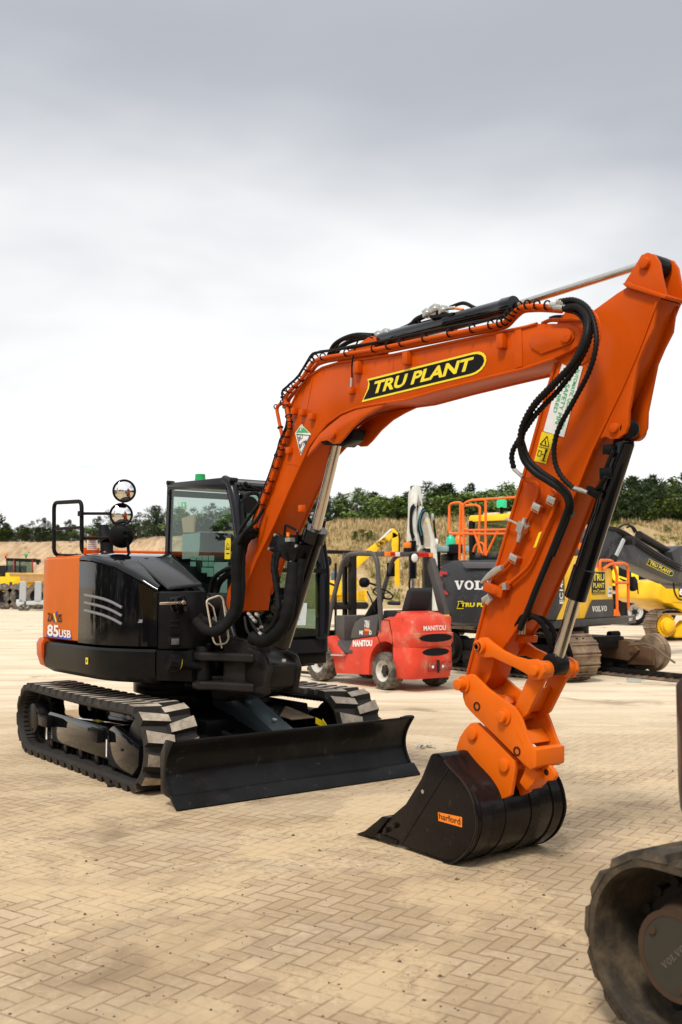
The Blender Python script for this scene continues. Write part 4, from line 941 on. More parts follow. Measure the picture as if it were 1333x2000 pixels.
hose([(1019, 858, -.42), (1032, 895, -.40), (1056, 920, -.385), (1088, 942, -.37), (1110, 964, -.35), (1116, 990, -.34), (1108, 1016, -.33), (1080, 1085, -.322)], .015, M_HOSE, 'hydraulic_hose')
mb = MB()
for x, y in ((1105, 601), (1092, 600), (1098, 590), (1084, 596)): mb.cyl(EX.at(x - 8, y, 'y', -.36), EX.at(x + 6, y, 'y', -.36), .019, n=10)
mb.build('hose_coupling', M_STEEL, ex)
hose([(1075, 622, -.1), (1090, 619, -.1), (1130, 620, -.1), (1142, 632, -.1)], .012, M_HOSE, 'hydraulic_hose'); mb = MB(); mb.tube(fillet(path([(1060, 632), (1074, 625), (1138, 625)], -.28), .03), .012); mb.build('steel_pipe', M_OR, boom)
hose([(1010, 1222, -.26), (1022, 1204, -.30), (1042, 1204, -.3), (1062, 1222, -.26), (1074, 1255, -.22), (1072, 1290, -.18), (1066, 1305, -.18)], .015, M_SLEEVE, wob=.06)
hose([(1020, 1220, -.2), (1036, 1206, -.22), (1058, 1208, -.2), (1076, 1222, -.16), (1087, 1250, -.12)], .015, M_SLEEVE, wob=.06)
# ---------------------------------------------------------------- bucket cylinder
a_, b_ = EX.at(1222, 858, 'y', -.188), EX.at(1124, 1168, 'y', -.188); c_ = EX.at(1086, 1297, 'y', -.188)
mb = MB(); mb.lathe(a_, b_, [(0, .048), (.02, .055), (.80, .055), (.805, .062), (1, .062)], 28); kc = mb.build('bucket_cylinder', M_GBLK, ex)
mb = MB(); mb.cyl(b_, c_, .034, n=24); mb.build('piston_rod', M_CHROME, kc)
mb = MB(); mb.cyl(EX.at(1230, 838, 'y', -.25), EX.at(1230, 838, 'y', -.12), .05); mb.build('barrel_eye', M_BLK, kc, .008)
mb = MB(); mb.tube(path([(1198, 880), (1182, 920), (1172, 960)], -.28), .012); mb.box(EX.at(1184, 925, 'y', -.28), (.05, .05, .06)); mb.box(EX.at(1160, 962, 'y', -.3), (.09, .04, .04), Matrix.Rotation(.5, 3, 'Y')); mb.tube(path([(1186, 930), (1172, 950), (1160, 962)], -.30), .014); mb.box(EX.at(1190, 878, 'y', -.27), (.05, .05, .05)); mb.tube(path([(1208, 965), (1200, 990), (1190, 1005)], -.06), .008); mb.build('cylinder_pipe', M_BLK, kc, .004)
mb = MB(); mb.cyl(c_ + Vector((0, -.05, 0)), c_ + Vector((0, .05, 0)), .062, n=24); mb.tube([c_, c_.lerp(b_, .12)], [.05, .036], 20); mb.build('rod_eye', M_BLK, kc, .008)
# ---------------------------------------------------------------- links
def link(y, th=.03):
    mb = MB(); P = [EX.at(px, py, 'y', -.33) for px, py in [(931, 1272), (932, 1254), (941, 1245), (953, 1245), (965, 1255), (985, 1270), (1010, 1282), (1033, 1288), (1050, 1287), (1064, 1297), (1067, 1313), (1058, 1328), (1043, 1329), (1034, 1318), (1015, 1307), (985, 1293), (966, 1284), (950, 1284), (938, 1282)]]
    P = [Vector((p.x, y, p.z)) for p in P]; mb.prism(P, (0, th, 0)); return mb
for y, nm in ((-.345, 0), (-.075, 1)): lk = link(y, .026); lk.build('idler_link', M_OR2, ex, .006)
pA_, pB_ = EX.at(944, 1263, 'y', -.33), EX.at(1050, 1309, 'y', -.33)
mb = MB(); mb.mat(0).ring(pA_ + Vector((0, -.03, 0)), (0, 1, 0), .024, .04, .03); mb.mat(1).ring(pA_ + Vector((0, -.04, 0)), (0, 1, 0), .015, .026, .04); mb.mat(1).cyl(pA_, pA_ + Vector((0, .275, 0)), .024); mb.build('link_pin', [M_OR2, M_CAST], ex, .003)
mb = MB(); mb.cyl(pB_ + Vector((0, -.04, 0)), pB_ + Vector((0, .305, 0)), .030, n=24); mb.cyl(pB_ + Vector((0, -.008, 0)), pB_ + Vector((0, .085, 0)), .050, n=28); mb.cyl(pB_ + Vector((0, .195, 0)), pB_ + Vector((0, .275, 0)), .050, n=28); mb.build('link_pin', M_OR2, ex, .005)
# H link down to the hitch
q0 = [EX.at(x, y, 'y', -.295) for x, y in ((1032, 1318), (1066, 1322), (1030, 1395), (1012, 1410), (1000, 1392))]
mb = MB(); mb.prism(q0, (0, .03, 0)); mb.prism([p + Vector((0, .18, 0)) for p in q0], (0, .03, 0)); mb.prism([p + Vector((0, .03, 0)) for p in [q0[0].lerp(q0[4], .35), q0[0].lerp(q0[4], .35) * .5 + q0[1].lerp(q0[2], .35) * .5, q0[2] * .5 + q0[4] * .5, q0[4]]], (0, .15, 0)); mb.cyl(EX.at(1010, 1402, 'y', -.29), EX.at(1010, 1402, 'y', -.09), .048, n=24); mb.build('tipping_link', M_OR2, ex, .008)
# ---------------------------------------------------------------- quick hitch
def H(x, y, yy): return EX.at(880 + x / 5.554, 1240 + y / 5.554, 'y', yy)
hyn, hyf = -.325, -.105
hp_ = [(105, 530), (120, 480), (160, 440), (210, 425), (250, 430), (330, 510), (400, 580), (480, 640), (560, 700), (640, 755), (690, 790), (730, 850), (760, 900), (810, 1040), (850, 1160), (880, 1220), (872, 1465), (750, 1360), (500, 1110), (300, 915), (210, 825), (160, 760), (135, 680), (128, 600)]
qh = None
for y_ in (hyn, hyf):
    mb = MB(); mb.prism([Vector((p.x, y_, p.z)) for p in [H(a, b, hyn) for a, b in hp_]], (0, .022, 0)); o_ = mb.build('hitch_cheek', M_OR2, ex, .004)
def bossat(a, b, rr, len_=.03, yy=hyn, name='hitch_pin', mat=M_OR2, through=.25):
    c = H(a, b, yy); mb = MB(); mb.cyl(c + Vector((0, -.012, 0)), c + Vector((0, .0, 0)), rr * 1.55, n=28); mb.cyl(c + Vector((0, -.012 - len_, 0)), c + Vector((0, through, 0)), rr, n=28); return mb.build(name, mat, ex, .004)
bossat(150, 535, .033, .05); bossat(590, 885, .032, .03)
for a, b in ((290, 775), (725, 1262)):
    c = H(a, b, hyn); mb = MB(); mb.ring(c + Vector((0, -.002, 0)), (0, 1, 0), .018, .026, .006); mb.build('pin_hole', M_CAST, ex)
fz = [H(872, 1215, hyn), H(872, 1460, hyn)]
mb = MB(); t0_, t1_ = fz; mb.prism([t0_ + Vector((.0, 0, 0)), t0_ + Vector((.04, 0, -.01)), t1_ + Vector((.04, 0, .02)), t1_], (0, .235, 0))
c_ = H(640, 960, hyn); mb.prism([H(720, 1040, hyn) , H(800, 1190, hyn), H(780, 1200, hyn), H(700, 1050, hyn)], (0, .22, 0)); mb.build('hitch_cross_plate', M_OR2, ex, .006)
mb = MB(); mb.prism([Vector((p.x, -.275, p.z)) for p in [H(a, b, -.29) for a, b in ((700, 1330), (790, 1440), (765, 1520), (725, 1600), (800, 1695), (880, 1610), (925, 1500), (870, 1440))]], (0, .13, 0)); mb.build('hitch_hook', M_OR2, ex, .006)
lg = [H(a, b, -.22) for a, b in ((990, 1320), (1130, 1495), (1140, 1540), (1110, 1580), (1030, 1585), (960, 1540), (985, 1440))]
mb = MB(); mb.prism(lg, (0, .03, 0)); c_ = H(1045, 1490, -.22); mb.mat(1).cyl(c_ + Vector((0, -.002, 0)), c_ + Vector((0, .032, 0)), .022); mb.build('lifting_eye', [M_OR2, M_CAST], ex, .004)
mb = MB(); mb.cyl(H(640, 700, -.2), H(600, 760, -.2), .03); mb.box(H(600, 690, -.15), (.08, .1, .05)); mb.build('hitch_ram', M_OR2, ex, .005)
# ---------------------------------------------------------------- bucket
bn, bf = -.52, .22
side = [(841, 1475), (845, 1471), (852, 1470), (860, 1473), (879, 1497), (905, 1526), (922, 1555), (930, 1588), (931, 1618), (920, 1651), (905, 1670), (886, 1682), (868, 1683), (785, 1651), (740, 1637), (760, 1597), (793, 1569), (823, 1520), (835, 1490)]
sp = [EX.at(x, y, 'y', bn) for x, y in side]
zmin = min(p.z for p in sp); 
sp = [Vector((p.x, bn, max(.004, p.z - max(0, zmin) * .5))) for p in sp]
mb = MB(); sp = sp[:3] + catmull(sp[3:13], 4) + sp[13:]; sh = sp[2:-5]; inn = []
cen = sum(sp, Vector()) / len(sp)
inn = [p + (cen - p).normalized() * .018 for p in sh]; mb.prism(sh + inn[::-1], (0, bf - bn, 0)); bk = mb.build('bucket', M_BUCK, ex, .002, angle=35)
for y0_, d in ((bn, .018), (bf, -.018)):
    mb = MB(); mb.prism([Vector((p.x, y0_, p.z)) for p in sp], (0, d, 0)); mb.build('bucket_side', M_BUCK, bk, .004)
mb = MB(); pr = [(p + (p - cen).normalized() * .002) for p in sp[5:-6]]
for y_ in (bn - .002, bf - .006): mb.tube([Vector((p.x, y_, p.z)) for p in pr], .008, 6)
L3 = EX.pl([(879, 1497), (785, 1649)], 'y', bn - .001); mb.tube([L3[0], L3[1]], .0035, 6)
mb.build('weld_bead', M_BUCK, bk)
mb = MB()  # wear straps around the heel
ws = [p for p in sp[14:-8]]; out_ = [p + (p - cen).normalized() * .005 for p in ws]
for y_ in (bn + .04, bn + .23, bn + .44, bn + .63): mb.prism([Vector((p.x, y_, p.z)) for p in [q + (cen - q).normalized() * .004 for q in ws] + out_[::-1]], (0, .075, 0))
mb.build('wear_strap', M_BUCK, bk, 0, angle=28)
lip = [EX.at(x, y, 'y', bn - .012) for x, y in ((695, 1629), (712, 1623), (737, 1603), (746, 1595), (760, 1597), (742, 1620), (729, 1636))]
lip = [Vector((p.x, p.y, max(.003, p.z))) for p in lip]
mb = MB(); mb.prism(lip, (0, bf - bn + .024, 0)); mb.prism([EX.at(x, y, 'y', bn - .01) for x, y in ((729, 1634), (738, 1627), (776, 1643), (774, 1651))], (0, .03, 0)); mb.build('bucket_lip', M_BUCK, bk, .003)
mb = MB()
for x, y in ((756, 1621), (773, 1612)): c_ = EX.at(x, y, 'y', bn); mb.cyl(c_, c_ + Vector((0, -.016, 0)), .018, n=6)
mb.build('bolt', M_BUCK, bk, .003)
mb = MB(); c_ = EX.at(826, 1546, 'y', bn - .001); mb.cyl(c_, c_ + Vector((0, -.002, 0)), .012); mb.build('bucket_hole', M_STEEL, bk)
for y_ in (-.30, -.15):
    ear = [(60, 1250), (72, 1190), (100, 1110), (150, 1030), (220, 955), (290, 955), (400, 1060), (700, 1370), (705, 1440), (650, 1740), (615, 1760), (500, 1800), (250, 1600), (120, 1400)]
    mb = MB(); mb.prism([Vector((p.x, y_, p.z)) for p in [H(a, b, -.30) for a, b in ear]], (0, .03, 0)); mb.build('bucket_ear', M_OR2, bk, .005)
for a, b in ((250, 1070), (595, 1412)):
    c = H(a, b, -.30); mb = MB(); mb.cyl(c + Vector((0, -.022, 0)), c + Vector((0, .19, 0)), .038, n=28); mb.build('bucket_pin', M_OR2, bk, .005)
mb = MB(); P = EX.pl([(856, 1586), (903, 1596), (903, 1616), (857, 1603)], 'y', bn - .002); mb.prism(P, (0, -.001, 0)); d_ = (P[1] - P[0]).normalized(); u_ = (P[0] - P[3]).normalized(); mb.text('harford', P[3] + (P[2] - P[3]) * .05 + u_ * .012 + Vector((0, -.003, 0)), (P[2] - P[3]), u_, .036, (P[2] - P[3]).length * .9, .004, k=1); mb.build('maker_decal', [M_LAMPO, M_DBLK], bk)
# ================================================================ GROUND
def ground_material():
    m = bpy.data.materials.new('dusty_block_paving'); t = NT(m); o = t.node('ShaderNodeTexCoord').outputs['Object']
    mp = t.node('ShaderNodeMapping', i_Rotation=(0, 0, R(33)), i_Scale=(11.2, 11.2, 1)); t.l.new(o, mp.inputs[0])
    wn = t.noise(o, 1.3, 3); sx = t.node('ShaderNodeSeparateXYZ'); t.l.new(mp.outputs[0], sx.inputs[0])
    nx = t.noise(o, 4, 2); x = t.math('ADD', sx.outputs[0], t.math('MULTIPLY', t.math('SUBTRACT', wn, .5), .35)); y = t.math('ADD', sx.outputs[1], t.math('MULTIPLY', t.math('SUBTRACT', nx, .5), .25))
    ix, iy = t.math('FLOOR', x), t.math('FLOOR', y); fx, fy = t.math('SUBTRACT', x, ix), t.math('SUBTRACT', y, iy)
    k = t.math('FLOORED_MODULO', t.math('ADD', t.math('SUBTRACT', ix, iy), .25), 4.0); k = t.math('FLOOR', k)
    is1 = t.math('COMPARE', k, 1, .1); is2 = t.math('COMPARE', k, 2, .1); vert = t.math('GREATER_THAN', k, 1.5)
    hu, hv = t.math('ADD', fx, is1), fy; vu, vv = t.math('ADD', fy, is2), fx
    u = t.math('ADD', t.math('MULTIPLY', hu, t.math('SUBTRACT', 1, vert)), t.math('MULTIPLY', vu, vert))
    v = t.math('ADD', t.math('MULTIPLY', hv, t.math('SUBTRACT', 1, vert)), t.math('MULTIPLY', vv, vert))
    e = t.math('MINIMUM', t.math('MINIMUM', u, t.math('SUBTRACT', 2, u)), t.math('MINIMUM', v, t.math('SUBTRACT', 1, v)))
    idx = t.math('SUBTRACT', ix, is1); idy = t.math('SUBTRACT', iy, is2)
    cb = t.node('ShaderNodeCombineXYZ'); t.l.new(idx, cb.inputs[0]); t.l.new(idy, cb.inputs[1]); t.l.new(vert, cb.inputs[2])
    rn = t.node('ShaderNodeTexWhiteNoise', noise_dimensions='3D'); t.l.new(cb.outputs[0], rn.inputs[0])
    big = t.noise(o, .22, 5, .6); mid = t.noise(o, 1.1, 6, .65, .6); fine = t.noise(o, 26, 6, .7); grit = t.noise(o, 140, 3, .7)
    jn = t.noise(o, 14, 3, .6); joint = t.math('SUBTRACT', 1, t.ramp(t.math('SUBTRACT', e, t.math('MULTIPLY', jn, .07)), .0, .07))
    ew = t.math('SUBTRACT', 1, t.ramp(e, .0, .22))
    blk = t.mix(rn.outputs[0], (.43, .315, .185, 1), (.54, .415, .265, 1)); blk = t.mix(t.math('MULTIPLY', t.ramp(fine, .35, .75), .35), blk, (.30, .22, .145, 1))
    blk = t.mix(t.math('MULTIPLY', t.ramp(t.noise(o, .8, 4, .6), .52, .68), .45), blk, (.21, .18, .155, 1))
    sand = t.mix(fine, (.47, .335, .18, 1), (.66, .505, .31, 1))
    # stretched tyre streaks of sand and pale concrete dust in the distance
    ms = t.node('ShaderNodeMapping', i_Rotation=(0, 0, R(-8)), i_Scale=(.16, .9, 1)); t.l.new(o, ms.inputs[0]); streak = t.noise(ms.outputs[0], 1.6, 7, .68, .4)
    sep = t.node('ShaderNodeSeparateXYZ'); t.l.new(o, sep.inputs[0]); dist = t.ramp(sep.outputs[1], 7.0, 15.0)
    d1 = t.ramp(t.math('ADD', t.math('MULTIPLY', mid, .6), t.math('MULTIPLY', big, .4)), .40, .58)
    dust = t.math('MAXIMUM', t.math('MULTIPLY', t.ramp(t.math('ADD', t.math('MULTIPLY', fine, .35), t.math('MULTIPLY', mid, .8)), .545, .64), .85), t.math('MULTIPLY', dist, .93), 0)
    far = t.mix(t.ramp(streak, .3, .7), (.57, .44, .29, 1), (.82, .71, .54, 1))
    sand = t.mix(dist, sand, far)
    surf = t.mix(t.math('MULTIPLY', joint, .68), blk, (.20, .12, .055, 1)); surf = t.mix(t.math('MULTIPLY', t.ramp(big, .42, .60), .45), surf, (.27, .18, .10, 1))
    col = t.mix(dust, surf, sand); col = t.mix(t.math('MULTIPLY', joint, t.math('MULTIPLY', t.math('SUBTRACT', 1, dist), .22)), col, (.22, .14, .075, 1))
    m3 = t.node('ShaderNodeMapping', i_Rotation=(0, 0, R(42)), i_Scale=(.22, 1.5, 1)); t.l.new(o, m3.inputs[0]); ty = t.noise(m3.outputs[0], 1.1, 6, .6, .5); col = t.mix(t.math('MULTIPLY', t.ramp(ty, .56, .64), .20), col, (.25, .18, .115, 1))
    wash = t.noise(m3.outputs[0], .7, 5, .6, .3); col = t.mix(t.math('MULTIPLY', t.ramp(t.math('ADD', t.math('MULTIPLY', wash, .75), t.math('MULTIPLY', fine, .25)), .51, .56), .26), col, (.66, .53, .36, 1))
    spk = t.noise(o, 9, 3, .55); col = t.mix(t.math('MULTIPLY', t.ramp(spk, .735, .76), .75), col, (.06, .04, .025, 1))
    st = t.noise(o, .9, 5, .6, 1.0); col = t.mix(t.math('MULTIPLY', t.ramp(st, .56, .70), .60), col, (.15, .10, .055, 1))
    col = t.mix(t.math('MULTIPLY', grit, .18), col, (.22, .16, .10, 1)); soil_vignette = t.math('ADD', t.noise(o, .45, 7, .68, .8), t.math('MULTIPLY', t.math('SUBTRACT', 5.2, sep.outputs[1]), .05)); col = t.mix(t.math('MULTIPLY', t.ramp(t.math('ADD', t.math('MULTIPLY', soil_vignette, .8), t.math('MULTIPLY', fine, .22)), .50, .66), .45), col, (.19, .125, .07, 1))  # brown soil, plus lens vignette painted in as darkening towards the camera
    h = t.math('ADD', t.math('MULTIPLY', t.ramp(e, .0, .12), t.math('SUBTRACT', 1, dust)), t.math('ADD', t.math('MULTIPLY', fine, .8), t.math('MULTIPLY', rn.outputs[0], .25)))
    t.bsdf(Base_Color=col, Roughness=.88, Normal=t.bump(h, .45, .006)); return m
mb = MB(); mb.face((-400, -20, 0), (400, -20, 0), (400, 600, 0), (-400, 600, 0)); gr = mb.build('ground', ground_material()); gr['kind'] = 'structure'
# ================================================================ RED FORKLIFT
M_FRED = paint('faded_red_paint', (.60, .052, .026), .40, .15, dirt=.42, dirtcol=(.42, .27, .17), var=.12, dscale=3.2, scr=.6, scrcol=(.28, .16, .10))
M_TYRE = rubber('dusty_tyre', .7, (.03, .028, .026), (.27, .22, .16))
M_RIMW = paint('dirty_white_rim', (.55, .53, .48), .5, 0, dirt=.4)
M_GUARD = paint('worn_guard_grey', (.075, .068, .066), .4, .1, dirt=.2)
M_YELP = paint('plant_yellow_paint', (.80, .47, .012), .35, .3, dirt=.15, dirtcol=(.45, .27, .05))
M_VGREY = paint('charcoal_grey_paint', (.040, .040, .043), .38, .25, dirt=.25, dirtcol=(.15, .14, .13), scr=.25)
M_VORG = paint('handrail_orange', (.85, .16, .02), .4, .2)
M_STEELT = paint('worn_track_steel', (.17, .12, .085), .55, 0, metal=.3, dirt=.6, dirtcol=(.36, .26, .17))
M_DARKST = paint('grimy_dark_steel', (.018, .016, .015), .5, .05, dirt=.3, dirtcol=(.08, .06, .045))
def wheel(par, c, ax, R_, W, rimr, tmat, rmat, treads=26, name='wheel', hub=.35):
    """tyre with tread blocks and a dished rim; ax points outward"""
    c = Vector(c); ax = Vector(ax).normalized(); w = W / 2
    mb = MB(False); mb.mat(0).lathe(c - ax * w, c + ax * w, [(0, rimr), (0, R_ * .80), (.06, R_ * .90), (.16, R_ * .965), (.84, R_ * .965), (.94, R_ * .90), (1, R_ * .80), (1, rimr)], 36, False)
    u = ax.orthogonal().normalized(); q = ax.cross(u)
    for i in range(treads):
        for sd in (-1, 1):
            a = 2 * math.pi * (i + (.5 if sd > 0 else 0)) / treads; d = u * math.cos(a) + q * math.sin(a); tt = ax.cross(d); hw = math.pi * R_ / treads * .62
            b = [c + d * R_ * .955 + tt * e * hw + ax * f for e, f in ((-1, sd * w * .05), (1, sd * w * .05), (1.0, sd * w * .97), (-1.0, sd * w * .97))]
            b[2] -= d * R_ * .06; b[3] -= d * R_ * .06
            mb.add(b + [p + d * R_ * .05 for p in b], [(3, 2, 1, 0), (4, 5, 6, 7), (0, 1, 5, 4), (1, 2, 6, 5), (2, 3, 7, 6), (3, 0, 4, 7)])
    root = mb.build(name, [tmat], par, angle=35)
    mb = MB(False); mb.lathe(c + ax * w * .2, c + ax * w * .95, [(0, .001), (0, rimr * .55), (.25, rimr * .62), (.3, rimr * .8), (.9, rimr * .93), (1, rimr * 1.02), (.8, rimr * 1.03)], 32, False)
    mb.build('rim', rmat, root, angle=30)
    mb = MB(False); mb.lathe(c, c + ax * w * .75, [(0, rimr * hub), (.9, rimr * hub), (1, rimr * hub * .8)], 20)
    for k in range(6): a = k * math.pi / 3; p = c + (u * math.cos(a) + q * math.sin(a)) * rimr * .48 + ax * w * .2; mb.cyl(p, p + ax * .04, rimr * .07, n=6)
    mb.build('hub', M_DARKST, root, angle=30); return root
FK = Frame(1.085, 15.76, 2.2)
fk = thing('forklift', 'faded red forklift truck with open cab, dark guard frame and dusty solid tyres', 'forklift', FK)
def Z(*pts, y=.55): return [FK.at(600 + a / 4.443, 940 + b / 4.443, 'y', y) for a, b in pts]
# chassis side with wheel arch
arch = [(-.02 - .40 * math.cos(a), .33 + .40 * math.sin(a)) for a in [math.pi * k / 12 for k in range(0, 13)]]
body = [(-.42, .33)] + [(x, z) for x, z in arch] + [(.38, .20), (1.26, .16), (1.30, .30), (1.38, .50), (1.52, .62), (1.50, .74), (1.38, .76), (1.18, .62), (1.02, .48), (.95, .47), (.80, .72), (.17, .80), (.06, 1.04), (-.1, 1.10), (-.42, 1.10)]
mb = MB(); mb.prism([(x, -.45, z) for x, z in body], (0, .98, 0)); mb.build('chassis', M_FRED, fk, .02, angle=30)
def rrect(x0, x1, hw, r, n=5):
    out = []
    for cx, cy, a0 in ((x0 + r, -hw + r, 180), (x1, -hw, None), (x1, hw, None), (x0 + r, hw - r, 90)):
        if a0 is None: out.append((cx, cy)); continue
        for k in range(n + 1): a = R(a0 + 90 * k / n) ; out.append((cx + r * math.cos(a), cy + r * math.sin(a)))
    return out
mb = MB(False); rings = []
for z, x0, hw, r in ((.19, -.56, .49, .14), (.22, -.60, .515, .17), (.45, -.64, .53, .20), (.64, -.64, .53, .20), (.655, -.62, .52, .20), (.68, -.63, .525, .20), (.74, -.68, .54, .22), (.86, -.68, .54, .22), (.875, -.65, .53, .22), (1.0, -.64, .525, .22), (1.10, -.58, .49, .20), (1.16, -.44, .42, .18), (1.185, -.25, .34, .15)):
    rings.append([Vector((x, .085 + y * .84, z)) for x, y in rrect(x0, -.20, hw, r)])
mb.loft(rings); cwt = mb.build('counterweight', M_FRED, fk, angle=50); mb = MB(); mb.tube([(-.198, .532, .22), (-.20, .535, .80), (-.12, .532, 1.05), (.06, .532, 1.06)], .006, 5); mb.tube([(.17, .532, .80), (.06, .532, .62), (.02, .532, .58)], .006, 5); mb.build('panel_gap', M_MBLK, fk)
mb = MB(False)
for z0, z1, yc, wd in ((.735, .86, .085, .66), (.53, .645, .06, .54)):
    n = 14; top = []; bot = []
    for k in range(n + 1):
        t = k / n; y = yc + wd / 2 - wd * t; e = math.sin(math.pi * t) ** .45; q_ = min(.2, max(0, abs(y - .085) / .84 - (.32 if z0 > .7 else .33))); xx = (-.684 if z0 > .7 else -.644) + .22 - math.sqrt(.0484 - q_ * q_)
        zc_ = (z0 + z1) / 2; top.append(Vector((xx, y, zc_ + (z1 - zc_) * e))); bot.append(Vector((xx, y, zc_ - (zc_ - z0) * e)))
    mb.loft([[a, a + Vector((.05, 0, 0)), b + Vector((.05, 0, 0)), b] for a, b in zip(top, bot)])
mb.build('air_outlet', M_MBLK, cwt)
mb = MB(); mb.box((-.645, -.02, .37), (.03, .46, .14)); mb.build('tow_recess', paint('recess_red', (.28, .02, .02), .5, 0, dirt=.5), cwt, .01)
mb = MB(); mb.cyl((-.665, .14, .37), (-.645, .14, .37), .022); mb.cyl((-.665, -.06, .37), (-.645, -.06, .37), .02); mb.build('reflector', M_LAMPC, cwt)
mb = MB(); mb.cyl((-.67, .04, .28), (-.67, .04, .47), .018); mb.build('tow_pin', M_DARKST, cwt)
mb = MB(False); xs = -.656; P0 = Vector((xs, .31, .905)); mb.text('MANITOU', P0, (0, -1, .0), (0.06, 0, 1), .075, .44, .02); mb.build('maker_lettering', M_WHITE, cwt)
mb = MB(False); a_ = Z((398, 1435), y=.537)[0]; mb.text('MANITOU', a_, (-1, 0, .06), (0, 0, 1), .10, .50, .05); mb.build('maker_lettering', M_WHITE, fk)
mb = MB(); mb.prism(Z((392, 1365), (405, 1290), (432, 1220), (480, 1185), (640, 1150), (610, 1340), y=.50), (0, .035, 0)); sc_ = mb.build('side_cowl', M_GUARD, fk, .012)
mb = MB(False)
for s_, a, b, h_ in (('TRU', 500, 1238, .055), ('1423', 500, 1268, .055)): p_ = Z((a, b), y=.538)[0]; mb.text(s_, p_, (-1, 0, 0), (0, 0, 1), h_, .12, .04, k=0)
p_ = Z((500, 1300), y=.538)[0]; mb.mat(1).prism([p_, p_ + Vector((-.13, 0, 0)), p_ + Vector((-.13, 0, .04)), p_ + Vector((0, 0, .04))], (0, .001, 0))
p_ = Z((455, 1330), y=.538)[0]; mb.text('MI', p_, (-1, 0, 0), (0, 0, 1), .065, .09, .04, k=0); mb.text('25', p_ + Vector((-.12, 0, .005)), (-1, 0, 0), (0, 0, 1), .065, .10, .04, k=2); mb.text('D', p_ + Vector((-.25, 0, .01)), (-1, 0, 0), (0, 0, 1), .065, .06, .04, k=0)
mb.build('fleet_number', [M_WHITE, M_LAMPO, M_RED], sc_)
mb = MB(); mb.prism([(1.20, -.5, .62), (.98, -.5, .49), (.80, -.5, .50), (.80, -.5, .56), (1.0, -.5, .56), (1.2, -.5, .70)], (0, 1.045, 0)); mb.box((1.3, 0, .86), (.25, .85, .45)); mb.box((.5, 0, .80), (.7, .8, .10)); mb.build('floor_and_dash', M_GUARD, fk, .02)
mb = MB(); mb.prism(Z((235, 1498), (345, 1504), (345, 1516), (235, 1512), y=.53), (0, .07, 0)); mb.build('side_step', M_STEEL, fk, .004)
mb = MB(); mb.box((1.0, 0, .53), (.35, .80, .02)); mb.build('floor_mat', paint('dusty_mat', (.25, .20, .15), .8, 0, dirt=.5), fk)
for (x, y, r_, s) in ((0, .47, .285, 1), (0, -.47, .285, -1), (1.70, .48, .335, 1), (1.70, -.48, .335, -1)): wheel(fk, (x, y, r_), (0, s, 0), r_, .21 if x < 1 else .24, r_ * .56, M_TYRE, M_RIMW, 22)
for y_ in (.50, -.50):
    mb = MB(); mb.tube(fillet([(1.56, y_, .72), (1.42, y_, 1.25), (1.05, y_, 2.07), (.22, y_, 2.085), (.10, y_ * 1.0, .86)] if y_ > 0 else [(1.56, y_, .72), (1.42, y_, 1.25), (1.05, y_, 2.07), (.22, y_, 2.085)], .22, 6), .038, 10); mb.build('guard_post', M_GUARD, fk, angle=60)
mb = MB(); mb.prism([(.22, -.46, 2.06), (.06, -.46, 2.0), (-.10, -.46, 1.6), (-.28, -.46, 1.12), (-.12, -.46, 1.12), (.05, -.46, 1.6), (.16, -.46, 1.88)], (0, -.10, 0)); mb.build('rear_pillar', M_GUARD, fk, .01)
mb = MB(); mb.bar((.16, -.5, 2.06), (.16, .5, 2.06), .12, .07); mb.bar((1.1, -.5, 2.07), (1.1, .5, 2.07), .06, .04); [mb.bar((x, -.5, 2.08), (x, .5, 2.08), .02, .03) for x in (.35, .55, .75, .95)]; mb.build('guard_roof', M_GUARD, fk, .006)
for yy, cols in ((.30, (M_LAMPO, M_LAMPR, M_LAMPC)), (-.38, (M_LAMPR, M_LAMPR, M_LAMPO))):
    mb = MB(False)
    for k in range(3): mb.mat(k).box((.09, yy + .10 - k * .1, 2.055), (.03, .095, .07))
    mb.build('tail_light', list(cols), fk, .004)
mb = MB(); mb.mat(0).lathe((.13, -.12, 2.00), (.05, -.12, 2.00), [(0, .045), (.4, .075), (1, .075)], 20); mb.mat(1).ball((.05, -.12, 2.0), .070, (.3, 1, 1)); mb.build('work_light', [M_MBLK, M_LAMPC], fk)
mb = MB(); mb.mat(0).cyl((.3, -.18, 2.09), (.3, -.18, 2.16), .06); mb.mat(1).cyl((.3, -.18, 2.16), (.3, -.18, 2.26), .062); mb.build('orange_beacon', [M_MBLK, M_LAMPO], fk, .006)
mb = MB(); mb.prism([(-.14, -.24, 1.17), (.02, -.24, 1.17), (-.12, -.24, 1.50), (-.20, -.24, 1.55), (-.26, -.24, 1.50)], (0, .44, 0)); mb.build('seat_back', M_SEAT, fk, .06, 3)
mb = MB(); mb.box((.18, -.02, 1.12), (.48, .50, .13)); mb.box((.1, .26, 1.3), (.3, .06, .06)); mb.build('seat_cushion', M_SEAT, fk, .03, 3)
mb = MB(); mb.tube([(1.15, 0, .9), (.92, 0, 1.20), (.74, 0, 1.40)], [.11, .08, .05], 12); mb.build('steering_column', M_MBLK, fk)
mb = MB(False); c_ = Vector((.70, 0, 1.44)); nn = Vector((-.5, 0, .86)); u = nn.orthogonal().normalized(); w_ = nn.cross(u); P = [c_ + (u * math.cos(a) + w_ * math.sin(a)) * .165 for a in [2 * math.pi * k / 28 for k in range(29)]]; mb.tube(P, .014, 8)
for a in (0, 2.1, 4.2): mb.tube([c_, c_ + (u * math.cos(a) + w_ * math.sin(a)) * .165], .010, 6)
mb.build('steering_wheel', M_MBLK, fk)
